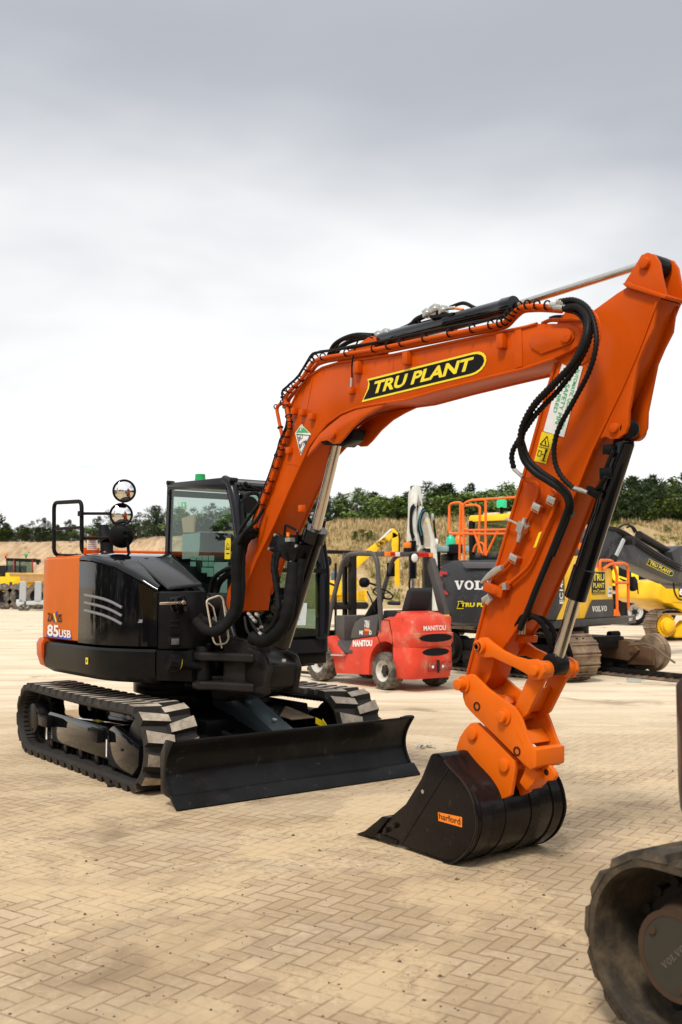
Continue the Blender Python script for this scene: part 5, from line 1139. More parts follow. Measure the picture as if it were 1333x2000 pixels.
mb = MB(); mb.tube([(.62, .22, 1.15), (.70, .24, 1.35), (.78, .26, 1.48)], .012); mb.tube([(1.1, -.22, 1.0), (1.0, -.2, 1.35)], .012); mb.build('lever', M_MBLK, fk)
mb = MB()
for y_ in (.34, -.34): mb.bar((1.98, y_, .10), (1.98, y_, 2.14), .12, .10, up=(1, 0, 0)); mb.bar((2.10, y_ * .80, .10), (2.10, y_ * .80, 2.08), .07, .07, up=(1, 0, 0))
mb.bar((1.98, -.42, 2.14), (1.98, .42, 2.14), .14, .06); mb.bar((1.98, -.34, 1.2), (1.98, .34, 1.2), .06, .08); mb.bar((1.98, -.34, .5), (1.98, .34, .5), .06, .1); mb.bar((2.2, -.48, .35), (2.2, .48, .35), .04, .12); mb.bar((2.2, -.48, .75), (2.2, .48, .75), .04, .10)
for y_ in (.17, .0, -.17): mb.cyl((2.0, y_, .3), (2.0, y_, 1.95), .022)
for y_ in (.2, -.2): mb.cyl((1.95, y_ - .02, 1.98), (1.95, y_ + .02, 1.98), .09)
mst = mb.build('mast', M_DARKST, fk, .006)
mb = MB(); 
for y_ in (.28, -.28): mb.bar((2.25, y_, .08), (3.2, y_, .06), .11, .04); mb.bar((2.25, y_, .06), (2.25, y_, .8), .04, .11, up=(0, 1, 0))
mb.build('fork', M_DARKST, fk, .005)
mb = MB(False); mb.mat(1).prism([(1.92, .405, 1.05), (1.98, .405, 1.05), (1.98, .405, 1.98), (1.92, .405, 1.98)], (0, .001, 0)); mb.mat(0).prism([(1.928, .406, 1.06), (1.972, .406, 1.06), (1.972, .406, 1.97), (1.928, .406, 1.97)], (0, .001, 0)); mb.text('TRU PLANT', (1.932, .408, 1.94), (0, 0, -1), (-1, 0, 0), .036, .84, .03, k=1); mb.v = mb.v; mb.build('name_decal', [M_DBLK, M_YEL], mst)
for y_ in (.44, -.40):
    mb = MB(); mb.lathe((1.62, y_, 1.62), (1.76, y_, 1.62), [(0, .05), (.4, .085), (1, .085)], 18); mb.bar((1.62, y_, 1.62), (1.30, y_ * 1.05, 1.55), .03, .03); mb.build('head_lamp', M_MBLK, fk)
mb = MB(); mb.prism([(1.15, -.62, 1.72), (1.15, -.46, 1.72), (1.15, -.46, 1.95), (1.15, -.62, 1.95)], (.03, 0, 0)); mb.build('rear_view_mirror', M_MBLK, fk, .01)
# ================================================================ GREY AND YELLOW EXCAVATOR
VU = Frame(3.86, 18.5, R(50)); vo = thing('excavator', 'charcoal and yellow excavator behind the raised arm, with orange handrails and dusty steel tracks', 'excavator', VU)
dU = R(-58) - R(50)
def ur(p): c, s = math.cos(dU), math.sin(dU); return Vector((p[0] * c - p[1] * s, p[0] * s + p[1] * c, p[2]))
def rot_mb(mb, f=ur): mb.v = [f(p) for p in mb.v]; return mb
def steel_track(mb, xr, xf, zc, ro, y0, y1, pitch, k0=0):
    L = xf - xr; arc = math.pi * ro; tot = 2 * (L + arc); N = int(tot / pitch); pitch = tot / N
    for i in range(N):
        s = (i + .5) * pitch
        if s < L: p = Vector((xr + s, 0, zc + ro)); n = Vector((0, 0, 1))
        elif s < L + arc: a = math.pi / 2 - (s - L) / ro; n = Vector((math.cos(a), 0, math.sin(a))); p = Vector((xf, 0, zc)) + n * ro
        elif s < 2 * L + arc: p = Vector((xf - (s - L - arc), 0, zc - ro)); n = Vector((0, 0, -1))
        else: a = -math.pi / 2 - (s - 2 * L - arc) / ro; n = Vector((math.cos(a), 0, math.sin(a))); p = Vector((xr, 0, zc)) + n * ro
        t = Vector((n.z, 0, -n.x)); h = pitch * .49; P = [p - t * h, p - t * h + n * .035, p - t * (h - .022) + n * .035, p - t * (h - .03) + n * .012, p + t * (h - .05) + n * .012, p + t * (h - .045) + n * .030, p + t * (h - .02) + n * .030, p + t * h + n * .008, p + t * h]
        mb.mat(0).prism([q + Vector((0, y0, 0)) for q in P], (0, y1 - y0, 0))
        yc = (y0 + y1) / 2; q = p - n * .045; mb.mat(1)
        for ys in (-.07, .07): mb.box(q + Vector((0, yc + ys, 0)), (pitch * .9 if abs(n.z) > .9 else .07, .035, .075 if abs(n.z) > .9 else pitch * .8))
for y0 in (-1.30,):
    mb = MB(False); steel_track(mb, -1.42, 1.42, .41, .36, y0, y0 + .60, .175); rot_mb(mb).build('track', [M_STEELT, M_DARKST], vo, angle=25)
for sgn, yc in ((-1, -1.0), (1, 1.0)):
    mb = MB(); mb.bar((-1.25, yc, .42), (1.15, yc, .42), .34, .34); mb.bar((-1.1, yc - .22 * 1, .30), (1.1, yc - .22, .30), .05, .18); rot_mb(mb).build('track_frame', M_DARKST, vo, .03)
    mb = MB(); mb.cyl((1.42, yc - .10, .41), (1.42, yc + .10, .41), .30, n=32); mb.ring((1.42, yc, .41), (0, 1, 0), .2, .33, .09, 32); mb.cyl((1.42, yc - .2, .41), (1.42, yc + .2, .41), .09); rot_mb(mb).build('idler_wheel', M_STEELT if sgn > 0 else M_DARKST, vo, .01)
    mb = MB(); mb.cyl((-1.42, yc - .33, .41), (-1.42, yc + .1, .41), .22, n=28); mb.ring((-1.42, yc - .2, .41), (0, 1, 0), .2, .30, .05, 28); mb.cyl((-1.42, yc - .36, .41), (-1.42, yc - .33, .41), .14); rot_mb(mb).build('final_drive', M_DARKST, vo, .01)
    mb = MB()
    for k in range(7): mb.cyl((-1.05 + k * .35, yc - .16, .14), (-1.05 + k * .35, yc + .16, .14), .085, n=16)
    mb.cyl((-.4, yc - .12, .68), (-.4, yc + .12, .68), .06); mb.cyl((.5, yc - .12, .68), (.5, yc + .12, .68), .06); rot_mb(mb).build('track_roller', M_DARKST, vo)
mb = MB(); yc = 1.0; mb.prism([(1.05, yc - .25, .18), (1.62, yc - .25, .20), (1.62, yc - .25, .48), (1.05, yc - .25, .58)], (0, .05, 0)); mb.prism([(.2, yc - .3, .60), (1.1, yc - .3, .60), (1.35, yc - .3, .45), (1.1, yc - .3, .25), (.2, yc - .3, .30)], (0, .5, 0)); rot_mb(mb).build('idler_yoke', paint('rusty_brown_steel', (.10, .055, .03), .5, .05, dirt=.5, dirtcol=(.2, .12, .07)), vo, .01)
mb = MB(); mb.prism([(-.7, -.85, .45), (.7, -.85, .45), (.9, .85, .45), (-.7, .85, .45)], (0, 0, .22)); mb.cyl((0, 0, .6), (0, 0, .92), .62, n=36); rot_mb(mb).build('car_body', M_DARKST, vo, .03)
# counterweight, rounded plan, dark
def vp(*pts, x=-2.2): return [VU.at(840 + a / 3.3325, 1050 + b / 3.3325, 'x', x) for a, b in pts]
def cwplan(rb, hw, x1=-1.93, n=14):
    out = []
    for k in range(n + 1):
        a = R(150 + 60 * k / n); out.append((rb * math.cos(a) / math.cos(0) * 1.0, rb * math.sin(a) * 1.08))
    out = [(max(-rb, x), max(-hw, min(hw, y * 1.12))) for x, y in out]
    return [(x1, hw)] + out + [(x1, -hw)]
mb = MB(False); rings = []
for z, rb, hw in ((.88, 2.10, 1.11), (.94, 2.19, 1.15), (1.08, 2.21, 1.16), (1.72, 2.21, 1.16), (1.80, 2.18, 1.15), (1.93, 2.13, 1.13), (2.00, 2.06, 1.10)): rings.append([Vector((x, y, z)) for x, y in cwplan(rb, hw)])
mb.loft(rings); vcw = mb.build('counterweight', M_VGREY, vo, angle=40)
def vrear(px, py, d=.008):  # point on the curved rear face
    p = VU.at(px, py, 'x', -2.2); pl_ = cwplan(2.21, 1.16)
    best = min((abs(q[1] - p.y), q[0]) for q in [(a[0] + (b[0] - a[0]) * t / 6, a[1] + (b[1] - a[1]) * t / 6) for a, b in zip(pl_[1:-1], pl_[2:-1]) for t in range(6)])
    q = VU.at(px, py, 'x', best[1]); return q + Vector((-d, 0, 0))
def slab(ch):
    """slab-serif capitals as outline polygons in a unit box"""
    V = [[(0, 1), (.42, 1), (.42, .86), (.36, .86), (.55, .34), (.70, .86), (.64, .86), (.64, 1), (1, 1), (1, .86), (.90, .86), (.60, 0), (.38, 0), (.08, .86), (0, .86)]]
    L = [[(0, 0), (.95, 0), (.95, .36), (.80, .36), (.76, .15), (.46, .15), (.46, .86), (.60, .86), (.60, 1), (0, 1), (0, .86), (.14, .86), (.14, .15), (0, .15)]]
    O = []
    n = 20
    for i in range(n):
        a, b = 2 * math.pi * i / n, 2 * math.pi * (i + 1) / n
        O.append([(.5 + .5 * math.cos(a), .5 + .52 * math.sin(a)), (.5 + .5 * math.cos(b), .5 + .52 * math.sin(b)), (.5 + .23 * math.cos(b), .5 + .34 * math.sin(b)), (.5 + .23 * math.cos(a), .5 + .34 * math.sin(a))])
    return {'V': V, 'L': L, 'O': O}[ch]
def slabword(mb, word, f, k=0):
    n = len(word); cw_ = 1 / (n * 1.0)
    for i, ch in enumerate(word):
        for poly in slab(ch):
            P = [f((i + x * .93) * cw_, y) for x, y in poly]; nrm = (P[1] - P[0]).cross(P[2] - P[0])
            mb.add(P, [tuple(range(len(P)))], k)
mb = MB(False); slabword(mb, 'VOLVO', lambda u, v: vrear(889 + u * 97, 1151.5 - v * 17.5 + u * .5, .010)); mb.build('maker_lettering', M_WHITE, vcw)
mb = MB(False)
for q in ([(860, 1115), (874, 1117), (874, 1122), (865, 1121), (865, 1126), (860, 1125)], [(860, 1137), (865, 1137), (865, 1150), (876, 1158), (876, 1162), (871, 1161), (860, 1152)]): mb.prism([vrear(x, y, .006) for x, y in q], (-.003, 0, 0))
mb.build('red_reflector', M_RED, vcw)
mb = MB(False); mb.prism([vrear(x, y, .006) for x, y in ((865, 1196), (879, 1197), (879, 1208), (866, 1208))], (-.003, 0, 0)); mb.build('yellow_sticker', M_TAGY, vcw)
mb = MB(False); cor = [vrear(x, y, .010) for x, y in ((892, 1188), (985, 1190), (985, 1175), (892, 1174))]; flag_decal(mb, None, cor, 'TRU PLANT', shear=.1, lift=Vector((-.003, 0, 0)), uvf=lambda u, v: vrear(892 + 93 * u, 1189 - 15 * v, .008)); mb.build('name_decal', [M_DBLK, M_YEL], vcw)
mb = MB(); mb.prism([vrear(x, y, .0) for x, y in ((903, 1098), (978, 1098), (970, 1110), (911, 1110))], (-.02, 0, 0)); mb.build('lifting_recess', paint('mid_grey_paint', (.11, .11, .12), .4, .2, dirt=.2), vcw, .006)
# right side panels
YS = -1.16
def sx(px): return VU.at(px, 1150, 'y', YS).x
a, b, c, d, e = sx(1085), sx(1104), sx(1133), sx(1198), sx(1241)
mb = MB(); mb.prism([(a + .1, -1.12, .88), (d, -1.12, .88), (d, 1.1, .88), (a + .1, 1.1, .88)], (0, 0, .14)); mb.prism([(a, YS - .01, .89), (e, YS - .01, .89), (e, YS - .01, 1.02), (a, YS - .01, 1.02)], (0, .30, 0)); mb.build('deck', M_VGREY, vo, .015)
mb = MB(); mb.prism([(a - .05, YS, 1.025), (b, YS, 1.025), (b, YS, 2.03), (a - .05, YS, 1.98)], (0, 1.0, 0)); mb.build('rear_side_panel', M_VGREY, vo, .02)
mb = MB(); mb.prism([(b + .004, YS, 1.025), (c, YS, 1.025), (c, YS, 2.06), (b + .004, YS, 2.04)], (0, .9, 0)); mb.prism([(c + .006, YS, 1.025), (sx(1153), YS, 1.025), (sx(1153), YS, 2.0), (c + .006, YS, 2.04)], (0, .9, 0)); mb.split = False; mb.build('engine_door', M_YELP, vo, .015)
mb = MB(); mb.prism([(a + .02, YS - .004, 1.03), (b + .02, YS - .004, 1.03), (b + .02, YS - .004, 1.38)], (0, -.004, 0)); mb.build('yellow_flash', M_YELP, vo)
d0 = sx(1154); mb = MB(); mb.prism([(d0, YS, 1.025), (d, YS, 1.025), (d, YS, 1.80), (d - .08, YS, 1.87), (d0, YS, 1.87)], (0, .75, 0)); tkp = mb.build('tank_panel', M_YELP, vo, .025)
mb = MB(); mb.prism([(d0 - .25, YS - .005, 1.03), (d - .01, YS - .005, 1.03), (d - .01, YS - .005, 1.33), (d0 + .03, YS - .005, 1.33)], (0, -.004, 0)); mb.build('black_band', M_VGREY, tkp)
y_ = YS - .013; W_ = d - d0
mb = MB(False); slabword(mb, 'VOLVO', lambda u, v: Vector((sx(1155) + u * (sx(1184) - sx(1155)), y_, 1.13 + v * .09))); mb.build('maker_lettering', M_WHITE, tkp)
mb = MB(False); p0, p1 = sx(1155.5), sx(1182); w_ = p1 - p0; mb.mat(0).prism([(p0, YS - .003, 1.42), (p1, YS - .003, 1.42), (p1, YS - .003, 1.80), (p0, YS - .003, 1.80)], (0, -.003, 0)); mb.mat(1).text('TRU', (p0 + .04, y_, 1.65), (1, 0, 0), (0, 0, 1), .12, w_ - .08, .03); mb.text('PLANT', (p0 + .04, y_, 1.53), (1, 0, 0), (0, 0, 1), .085, w_ - .08, .02)
mb.prism([(p0 + .02, YS - .006, 1.435), (p1 - .02, YS - .006, 1.435), (p1 - .02, YS - .006, 1.442), (p0 + .02, YS - .006, 1.442)], (0, -.002, 0)); mb.text('tru7.com', (p0 + .04, y_, 1.455), (1, 0, 0), (0, 0, 1), .05, w_ - .08, .01)
mb.mat(2).prism([(sx(1187), YS - .003, 1.37), (sx(1195), YS - .003, 1.37), (sx(1195), YS - .003, 1.55), (sx(1187), YS - .003, 1.55)], (0, -.003, 0)); mb.mat(0).text('TRU', (sx(1188), y_, 1.49), (1, 0, 0), (0, 0, 1), .04, .12, .02); mb.text('1476', (sx(1188), y_, 1.42), (1, 0, 0), (0, 0, 1), .04, .12, .02)
mb.build('name_decal', [M_DBLK, M_YEL, M_WHITE], tkp)
mb = MB(False); mb.text('EC140EL', (sx(1100), y_ + .008, 1.28), (0, 0, 1), (-1, 0, 0), .13, .56, .025); mb.build('model_lettering', M_WHITE, vo)
mb = MB(False); mb.text('SMT', (sx(1226), YS - .014, .93), (1, 0, 0), (0, 0, 1), .06, .16, .03); mb.build('dealer_lettering', M_WHITE, vo)
mb = MB(); mb.box((sx(1214), YS + .19, 1.14), (.35, .34, .22)); mb.build('step_box', M_MBLK, vo, .01)
mb = MB(); mb.prism([(-1.9, -1.0, 2.0), (-.9, -1.0, 2.08), (.0, -.9, 2.12), (.0, .2, 2.12), (-1.9, .2, 2.02)], (0, 0, .10)); 
for y_ in (-.62, .02, .34): mb.cyl((-1.95, y_ - .05, 2.06), (-1.95, y_ + .05, 2.06), .06)
mb.box((-2.0, -.32, 2.05), (.12, .28, .10)); mb.build('engine_hood', M_VGREY, vo, .02)
# cab on the far side
mb = MB(False); cx0, cx1, cy0, cy1 = -.95, .70, .15, 1.12
for x, y in ((cx0, cy0), (cx0, cy1), (cx1, cy0), (cx1, cy1)): mb.bar((x, y, 1.1), (x - (.15 if x > 1 else 0), y, 2.75), .09, .09, up=(1, 0, 0))
mb.bar((cx0, cy0, 2.05), (cx0, cy1, 2.05), .09, .15); mb.box(((cx0 + cx1) / 2, (cy0 + cy1) / 2, 1.4), (1.62, .94, .7)); mb.build('cab_frame', M_MBLK, vo, .015)
mb = MB(); mb.prism([(cx0 - .05, cy0 - .03, 2.72), (cx1 - .12, cy0 - .03, 2.72), (cx1 - .2, cy0 - .03, 2.83), (cx0, cy0 - .03, 2.85)], (0, 1.06, 0)); mb.build('cab_roof', M_YELP, vo, .03); mb = MB(); mb.box((-.2, .65, 2.87), (1.1, .7, .05)); mb.build('roof_hatch', plain('cream_panel', (.65, .60, .48), .5), vo, .01)
mb = MB(); mb.box((cx0, .65, 2.42), (.01, .84, .60)); mb.box((-.15, cy0, 2.4), (1.4, .01, .6)); mb.box((cx1 - .1, .65, 2.3), (.01, .84, .85)); mb.box((-.15, cy1, 2.4), (1.4, .01, .6)); mb.build('cab_window', M_GLASS, vo)
mb = MB(); mb.mat(0).cyl((-.85, .55, 2.84), (-.85, .55, 2.97), .03); mb.mat(1).lathe((-.85, .55, 2.97), (-.85, .55, 3.16), [(0, .09), (.6, .09), (1, .05)], 20); mb.build('green_beacon', [M_MBLK, plain('mint_green_lens', (.02, .62, .25), .2)], vo)
# orange handrails
def hv(px, py, x, ax='x'): return VU.at(px, py, ax, x)
def rails(lst, m=M_VORG, r_=.022, nm='handrail'):
    for pts in lst: mb = MB(); mb.tube(fillet(pts, .07), r_, 8); mb.build(nm, m, vo)
X0 = -1.9; q = lambda x, y: hv(x, y, X0); q2 = lambda x, y: hv(x, y, -1.0)
rails([[q(907, 1094), q(907, 1042), q(904, 985), q(898, 981), q(878, 984), q(878, 1042), q(907, 1044)], [q(898, 1093), q(900, 982)], [q(1030, 970), q(920, 977), q(905, 984), q(904, 1032), q(915, 1036), q(1020, 1034)], [q(949, 975), q(949, 1085)], [q2(935, 1080), q2(938, 990), q2(930, 986), q2(908, 987)], [q(926, 1037), q(943, 1085)], [q(973, 1036), q(950, 1085)], [q(878, 1042), q(960, 1043), q(1010, 1042)], [q2(925, 1078), q2(928, 1066), q2(940, 1059), q2(946, 1064), q2(946, 1080)]])
yR = -1.19; g_ = lambda x, y: hv(x, y, yR, 'y')
rails([[g_(1206, 1203), g_(1205, 1120), g_(1196, 1095), g_(1172, 1094), g_(1172, 1112)], [g_(1228, 1190), g_(1227, 1106), g_(1220, 1100), g_(1192, 1101), g_(1178, 1112)], [g_(1202, 1138), g_(1226, 1138)]], r_=.026)
mb = MB(); mb.prism([g_(x, y) for x, y in ((1204, 1190), (1209, 1192), (1213, 1203), (1201, 1203))], (0, .04, 0)); mb.build('rail_foot', M_VORG, vo)
rails([[hv(1112, 1000, -.5, 'y'), hv(1127, 1000, -.5, 'y'), hv(1127, 1055, -.5, 'y'), hv(1120, 1055, -.5, 'y')], [hv(1130, 995, -.5, 'y'), hv(1132, 1140, -.5, 'y')]], r_=.025)
mb = MB(); mb.prism([hv(x, y, -.45, 'y') for x, y in ((1158, 1060), (1168, 1078), (1168, 1112), (1155, 1112))], (0, .3, 0)); mb.build('orange_guard', M_VORG, vo)
# boom, arm end and cylinders
yb = -.22; vb = lambda L, y=yb: [VU.at(x, y_, 'y', y) for x, y_ in L]
mb = MB(); mb.prism(vb([(1150, 1085), (1158, 1050), (1172, 1034), (1190, 1028), (1206, 1029), (1222, 1036), (1262, 1062), (1320, 1098), (1345, 1110), (1350, 1138), (1322, 1140), (1300, 1131), (1240, 1104), (1215, 1095), (1200, 1095), (1190, 1110), (1178, 1140), (1150, 1140)]), (0, .44, 0)); vbo = mb.build('boom', M_VGREY, vo, .02)
mb = MB(False); flag_decal(mb, None, vb([(1262, 1102), (1314, 1127), (1317, 1116), (1266, 1090)], yb - .006), 'TRU PLANT'); mb.build('name_decal', [M_DBLK, M_YEL], vbo)
mb = MB(); P = vb([(1217, 1055), (1190, 1110)], yb - .14); mb.mat(0).cyl(P[0], P[0] + (P[1] - P[0]) * .7, .05); mb.mat(1).cyl(P[0] + (P[1] - P[0]) * .62, P[0] + (P[1] - P[0]) * 1.3, .075); c_ = vb([(1218, 1056)], yb)[0]; mb.cyl(c_ + Vector((0, -.22, 0)), c_ + Vector((0, .6, 0)), .09); mb.build('boom_cylinder', [M_CHROME, M_DARKST], vbo)
mb = MB(); P = vb([(1248, 1045), (1312, 1082)], 0); mb.cyl(P[0], P[1], .09); mb.build('arm_cylinder', M_DARKST, vbo)
mb = MB()
for d in (0, 5, 10): mb.tube(vb([(1160, 1042 + d), (1180, 1030 + d * .4), (1212, 1034 + d * .5), (1260, 1064 + d), (1300, 1090 + d * .8), (1333, 1106 + d)], yb - .03), .016, 6, smooth=3)
mb.tube(vb([(1210, 1030), (1222, 1024), (1232, 1027), (1240, 1040)], -.1), .022, 6, smooth=3); mb.tube(vb([(1225, 1030), (1236, 1028), (1246, 1042)], -.05), .022, 6, smooth=3)
mb.build('hydraulic_hose', M_HOSE, vbo)
mb = MB(); mb.prism(vb([(1312, 1078), (1330, 1066), (1360, 1066), (1370, 1140), (1335, 1150), (1322, 1140), (1318, 1100)], -.20), (0, .40, 0)); mb.build('arm', M_VGREY, vo, .02)
mb = MB(); mb.tube(vb([(1316, 1138), (1318, 1156), (1326, 1170), (1340, 1172)], -.25), .02, 6, smooth=4); mb.build('hydraulic_hose', M_HOSE, vo)
# black mesh mirror
mb = MB(); P = [VU.at(x, y, 'y', -1.1) for x, y in ((1236, 1127), (1241, 1126), (1246, 1134), (1245, 1152), (1240, 1155), (1236, 1148))]; mb.prism(P, (0, .08, 0)); mb.tube([VU.at(1245, 1138, 'y', -1.1), VU.at(1247, 1160, 'y', -1.1)], .012); mb.build('wing_mirror', M_MBLK, vo, .01)
# far track laid out on the ground
lt = Frame(5.25, 17.45, R(-58)); tr = thing('steel_track', 'steel crawler track lying unrolled on the ground in front of the bare idler wheel', 'track', lt)
mb = MB(False)
for i in range(26):
    x = -2.4 + i * .175; mb.mat(0).prism([(x, -.3, .012), (x + .165, -.3, .012), (x + .165, -.3, .022), (x + .02, -.3, .026), (x + .018, -.3, .045), (x, -.3, .045)], (0, .6, 0)); mb.mat(1)
    for ys in (-.07, .07): mb.box((x + .08, ys, .075), (.15, .035, .08)); 
    mb.cyl((x + .08, -.1, .08), (x + .08, .1, .08), .022, n=8)
mb.build('track_chain', [M_STEELT, M_DARKST], tr, angle=25)
st = MB(False); P0 = VU.at(1262, 1258, 'y', -.2); a_ = ray(1262, 1258); 
def gp(px, py, depth): r_ = ray(px, py); return Vector((0, 0, CAM_H)) + r_ * (depth / r_.y)
st.tube([gp(1228, 1261, 17.8), gp(1262, 1258, 17.4), gp(1282, 1266, 17.2), gp(1300, 1281, 16.5), gp(1318, 1294, 15.8)], .018, 6); so_ = st.build('lifting_strap', paint('webbing_strap', (.16, .12, .07), .8, 0), None); tag(so_, 'thin webbing strap running from the bare idler wheel down to the right edge', 'strap')
# ================================================================ WHITE EXCAVATOR
WF = Frame(2.6, 25, R(188)); wh = thing('excavator', 'white excavator with its arm folded upright in front of the trees, teal roof behind', 'excavator', WF)
M_WH = paint('dirty_white_paint', (.62, .62, .58), .4, .2, dirt=.35, dirtcol=(.30, .25, .18))
def wq(*pts, y=0): return [WF.at(780 + a / 4.761, 920 + b / 4.761, 'y', y) for a, b in pts]
mb = MB(False)
for y_ in (.0, -.28): mb.prism([p + Vector((0, y_, 0)) for p in wq((105, 215), (118, 150), (150, 130), (190, 135), (205, 210), (215, 320), (210, 330), (172, 225), (160, 330), (158, 520), (172, 640), (178, 690), (150, 690), (100, 690), (88, 660), (98, 600), (92, 560), (102, 460))], (0, .05, 0))
mb.prism(wq((118, 400), (158, 400), (160, 640), (112, 650)), (0, -.28, 0)); warm = mb.build('arm', M_WH, wh, .01)
mb = MB(); P = wq((130, 160), (130, 160)); mb.prism(wq((118, 135), (175, 130), (165, 168), (125, 168), y=-.02), (0, -.24, 0)); mb.build('arm_tip', M_DARKST, warm, .01)
mb = MB(); mb.prism(wq((205, 320), (230, 335), (270, 395), (290, 480), (330, 620), (350, 720), (360, 850), (350, 1060), (390, 1300), (280, 1300), (300, 1000), (290, 770), (225, 700), (170, 760), (160, 690), (182, 480), (195, 370)), (0, -.30, 0)); wbo = mb.build('boom', M_WH, wh, .02)
mb = MB(); mb.prism(wq((215, 460), (235, 430), (262, 500), (288, 620), (292, 700), (225, 700), y=.004), (0, .004, 0)); mb.build('boom_side_plate', paint('beige_plate', (.42, .38, .30), .5, .1, dirt=.3), wbo)  # beige plate on the side of the white boom
mb = MB(); mb.prism(wq((232, 720), (290, 720), (310, 980), (305, 1300), (238, 1300), y=.02), (0, -.2, 0)); mb.build('boom_well', M_DARKST, wbo)
mb = MB(); P = wq((125, 650), (125, 1000), (128, 1200)); mb.mat(1).cyl(P[0], P[1], .10); mb.mat(0).cyl(P[1], P[2], .05); mb.build('bucket_cylinder', [M_CHROME, M_GBLK], wh)
mb = MB(False)
for L in ([(140, 310), (112, 350), (105, 460), (108, 560), (130, 640)], [(150, 330), (125, 370), (112, 450), (120, 560), (140, 620)], [(250, 350), (220, 360), (195, 430), (180, 530), (200, 620), (215, 690)], [(270, 380), (235, 370), (205, 430), (195, 500), (215, 590), (218, 690)], [(300, 400), (320, 450), (330, 540), (340, 620)], [(105, 990), (95, 1040), (98, 1110), (90, 1180)]): mb.tube(wq(*L, y=.08), .028, 6, smooth=4)
mb.split = True; mb.build('hydraulic_hose', M_HOSE, wh)
mb = MB(False); mb.tube(wq((245, 360), (212, 380), (192, 450), (190, 520), (208, 600), y=.10), .018, 6, smooth=4); mb.build('hydraulic_hose', plain('teal_hose', (.01, .12, .15), .4), wh)
mb = MB(); mb.cyl(*[wq((x, 663), y=.1)[0] for x in (335, 355)], .085); mb.build('work_light', M_LAMPC, wbo)
mb = MB(); mb.prism(wq((292, 400), (312, 395), (320, 450), (300, 470), y=.05), (0, .1, 0)); mb.build('valve_block', M_STEEL, wbo, .01); mb = MB(); mb.prism(wq((238, 440), (255, 455), (262, 485), (246, 475), y=.012), (0, .003, 0)); mb.build('yellow_sticker', M_TAGY, wbo)
# linkage at the bottom, cab roof and body
mb = MB(); c_ = wq((120, 1160), y=.1)[0]; mb.cyl(wq((88, 1175), y=.1)[0], wq((205, 1175), y=.1)[0], .06); mb.prism(wq((120, 1175), (180, 1175), (200, 1330), (130, 1330), y=.05), (0, -.2, 0)); mb.build('bucket_linkage', M_DARKST, wh, .01)
bx = lambda x0, x1, y0, y1, d=0, t=1.4: wq((x0, y0), (x1, y0), (x1, y1), (x0, y1), y=d)
mb = MB(); mb.prism(bx(350, 660, 695, 750, -.4), (0, -1.4, 0)); mb.build('cab_roof', paint('pale_teal_paint', (.22, .33, .36), .35, .3), wh, .04)
mb = MB(); mb.prism(bx(355, 390, 750, 900, -.42), (0, -1.3, 0)); mb.prism(bx(500, 560, 760, 900, -.42), (0, -1.3, 0)); mb.prism(bx(340, 800, 900, 1300, -.42), (0, -1.6, 0)); mb.build('cab_body', M_MBLK, wh, .03)
mb = MB(); mb.prism(wq((300, 1290), (800, 1290), (800, 1500), (300, 1500), y=-.2), (0, -1.8, 0)); mb.build('undercarriage', M_DARKST, wh, .04)
mb = MB(); mb.mat(0).prism(bx(470, 590, 680, 765, -.3), (0, -.3, 0)); mb.build('roof_box', M_MBLK, wh, .02)
for a, m_ in ((480, plain('mint_lens', (.02, .50, .30), .2)), (556, M_LAMPO)): c_ = wq((a, 690), y=-.5)[0]; mb = MB(); mb.lathe(c_, c_ + Vector((0, 0, .26)), [(0, .12), (.6, .12), (1, .04)], 16); mb.build('beacon', m_, wh)
# ================================================================ YELLOW EXCAVATOR BEHIND THE FORKLIFT
KF = Frame(.8, 37, R(0)); kx = thing('excavator', 'bright yellow excavator whose bent boom rises behind the red forklift roof', 'excavator', KF)
def kq(*pts, y=0): return [KF.at(600 + a / 4.443, 940 + b / 4.443, 'y', y) for a, b in pts]
mb = MB(); mb.prism(kq((330, 800), (440, 650), (560, 560), (600, 530), (735, 440), (760, 440), (800, 470), (770, 490), (735, 500), (640, 570), (560, 640), (470, 720), (400, 790)), (0, .5, 0)); kb = mb.build('boom', M_YELP, kx, .02)
mb = MB(); mb.prism(kq((730, 415), (745, 405), (765, 420), (798, 460), (800, 560), (806, 900), (790, 915), (765, 910), (750, 700), (735, 540), (738, 460)), (0, .4, 0)); mb.build('arm', M_YELP, kx, .02)
mb = MB(); P = kq((590, 560), (735, 420), y=.1); mb.cyl(P[0], P[1], .07); mb.build('arm_cylinder', M_STEEL, kb); mb = MB(False); P = kq((622, 580), (708, 525), y=-.01); mb.text('KOMATSU', P[0], P[1] - P[0], Vector((-.5, 0, .8)), .22, (P[1] - P[0]).length, .03); mb.build('maker_lettering', M_DBLK, kb)
mb = MB(); mb.tube(kq((797, 450), (803, 500), (800, 620), y=-.05), .03, 6, smooth=3); mb.build('hydraulic_hose', M_HOSE, kx)
mb = MB(); mb.prism(kq((180, 860), (300, 860), (300, 990), (180, 990)), (0, 2.0, 0)); mb.prism(kq((160, 990), (520, 940), (520, 1040), (160, 1040), y=.2), (0, 2.0, 0)); mb.build('upper_body', M_YELP, kx, .03)
mb = MB(); mb.prism(kq((210, 790), (290, 790), (290, 870), (210, 870), y=.2), (0, 1.4, 0)); mb.build('cab', paint('blue_grey_cab', (.06, .10, .16), .3, .3), kx, .03)
mb = MB(); mb.prism(kq((150, 1050), (520, 1050), (540, 1075), (520, 1110), (150, 1110), y=.1), (0, .5, 0)); mb.prism(kq((150, 1050), (520, 1050), (540, 1075), (520, 1110), (150, 1110), y=2.0), (0, .5, 0)); mb.build('track', M_DARKST, kx, .04)
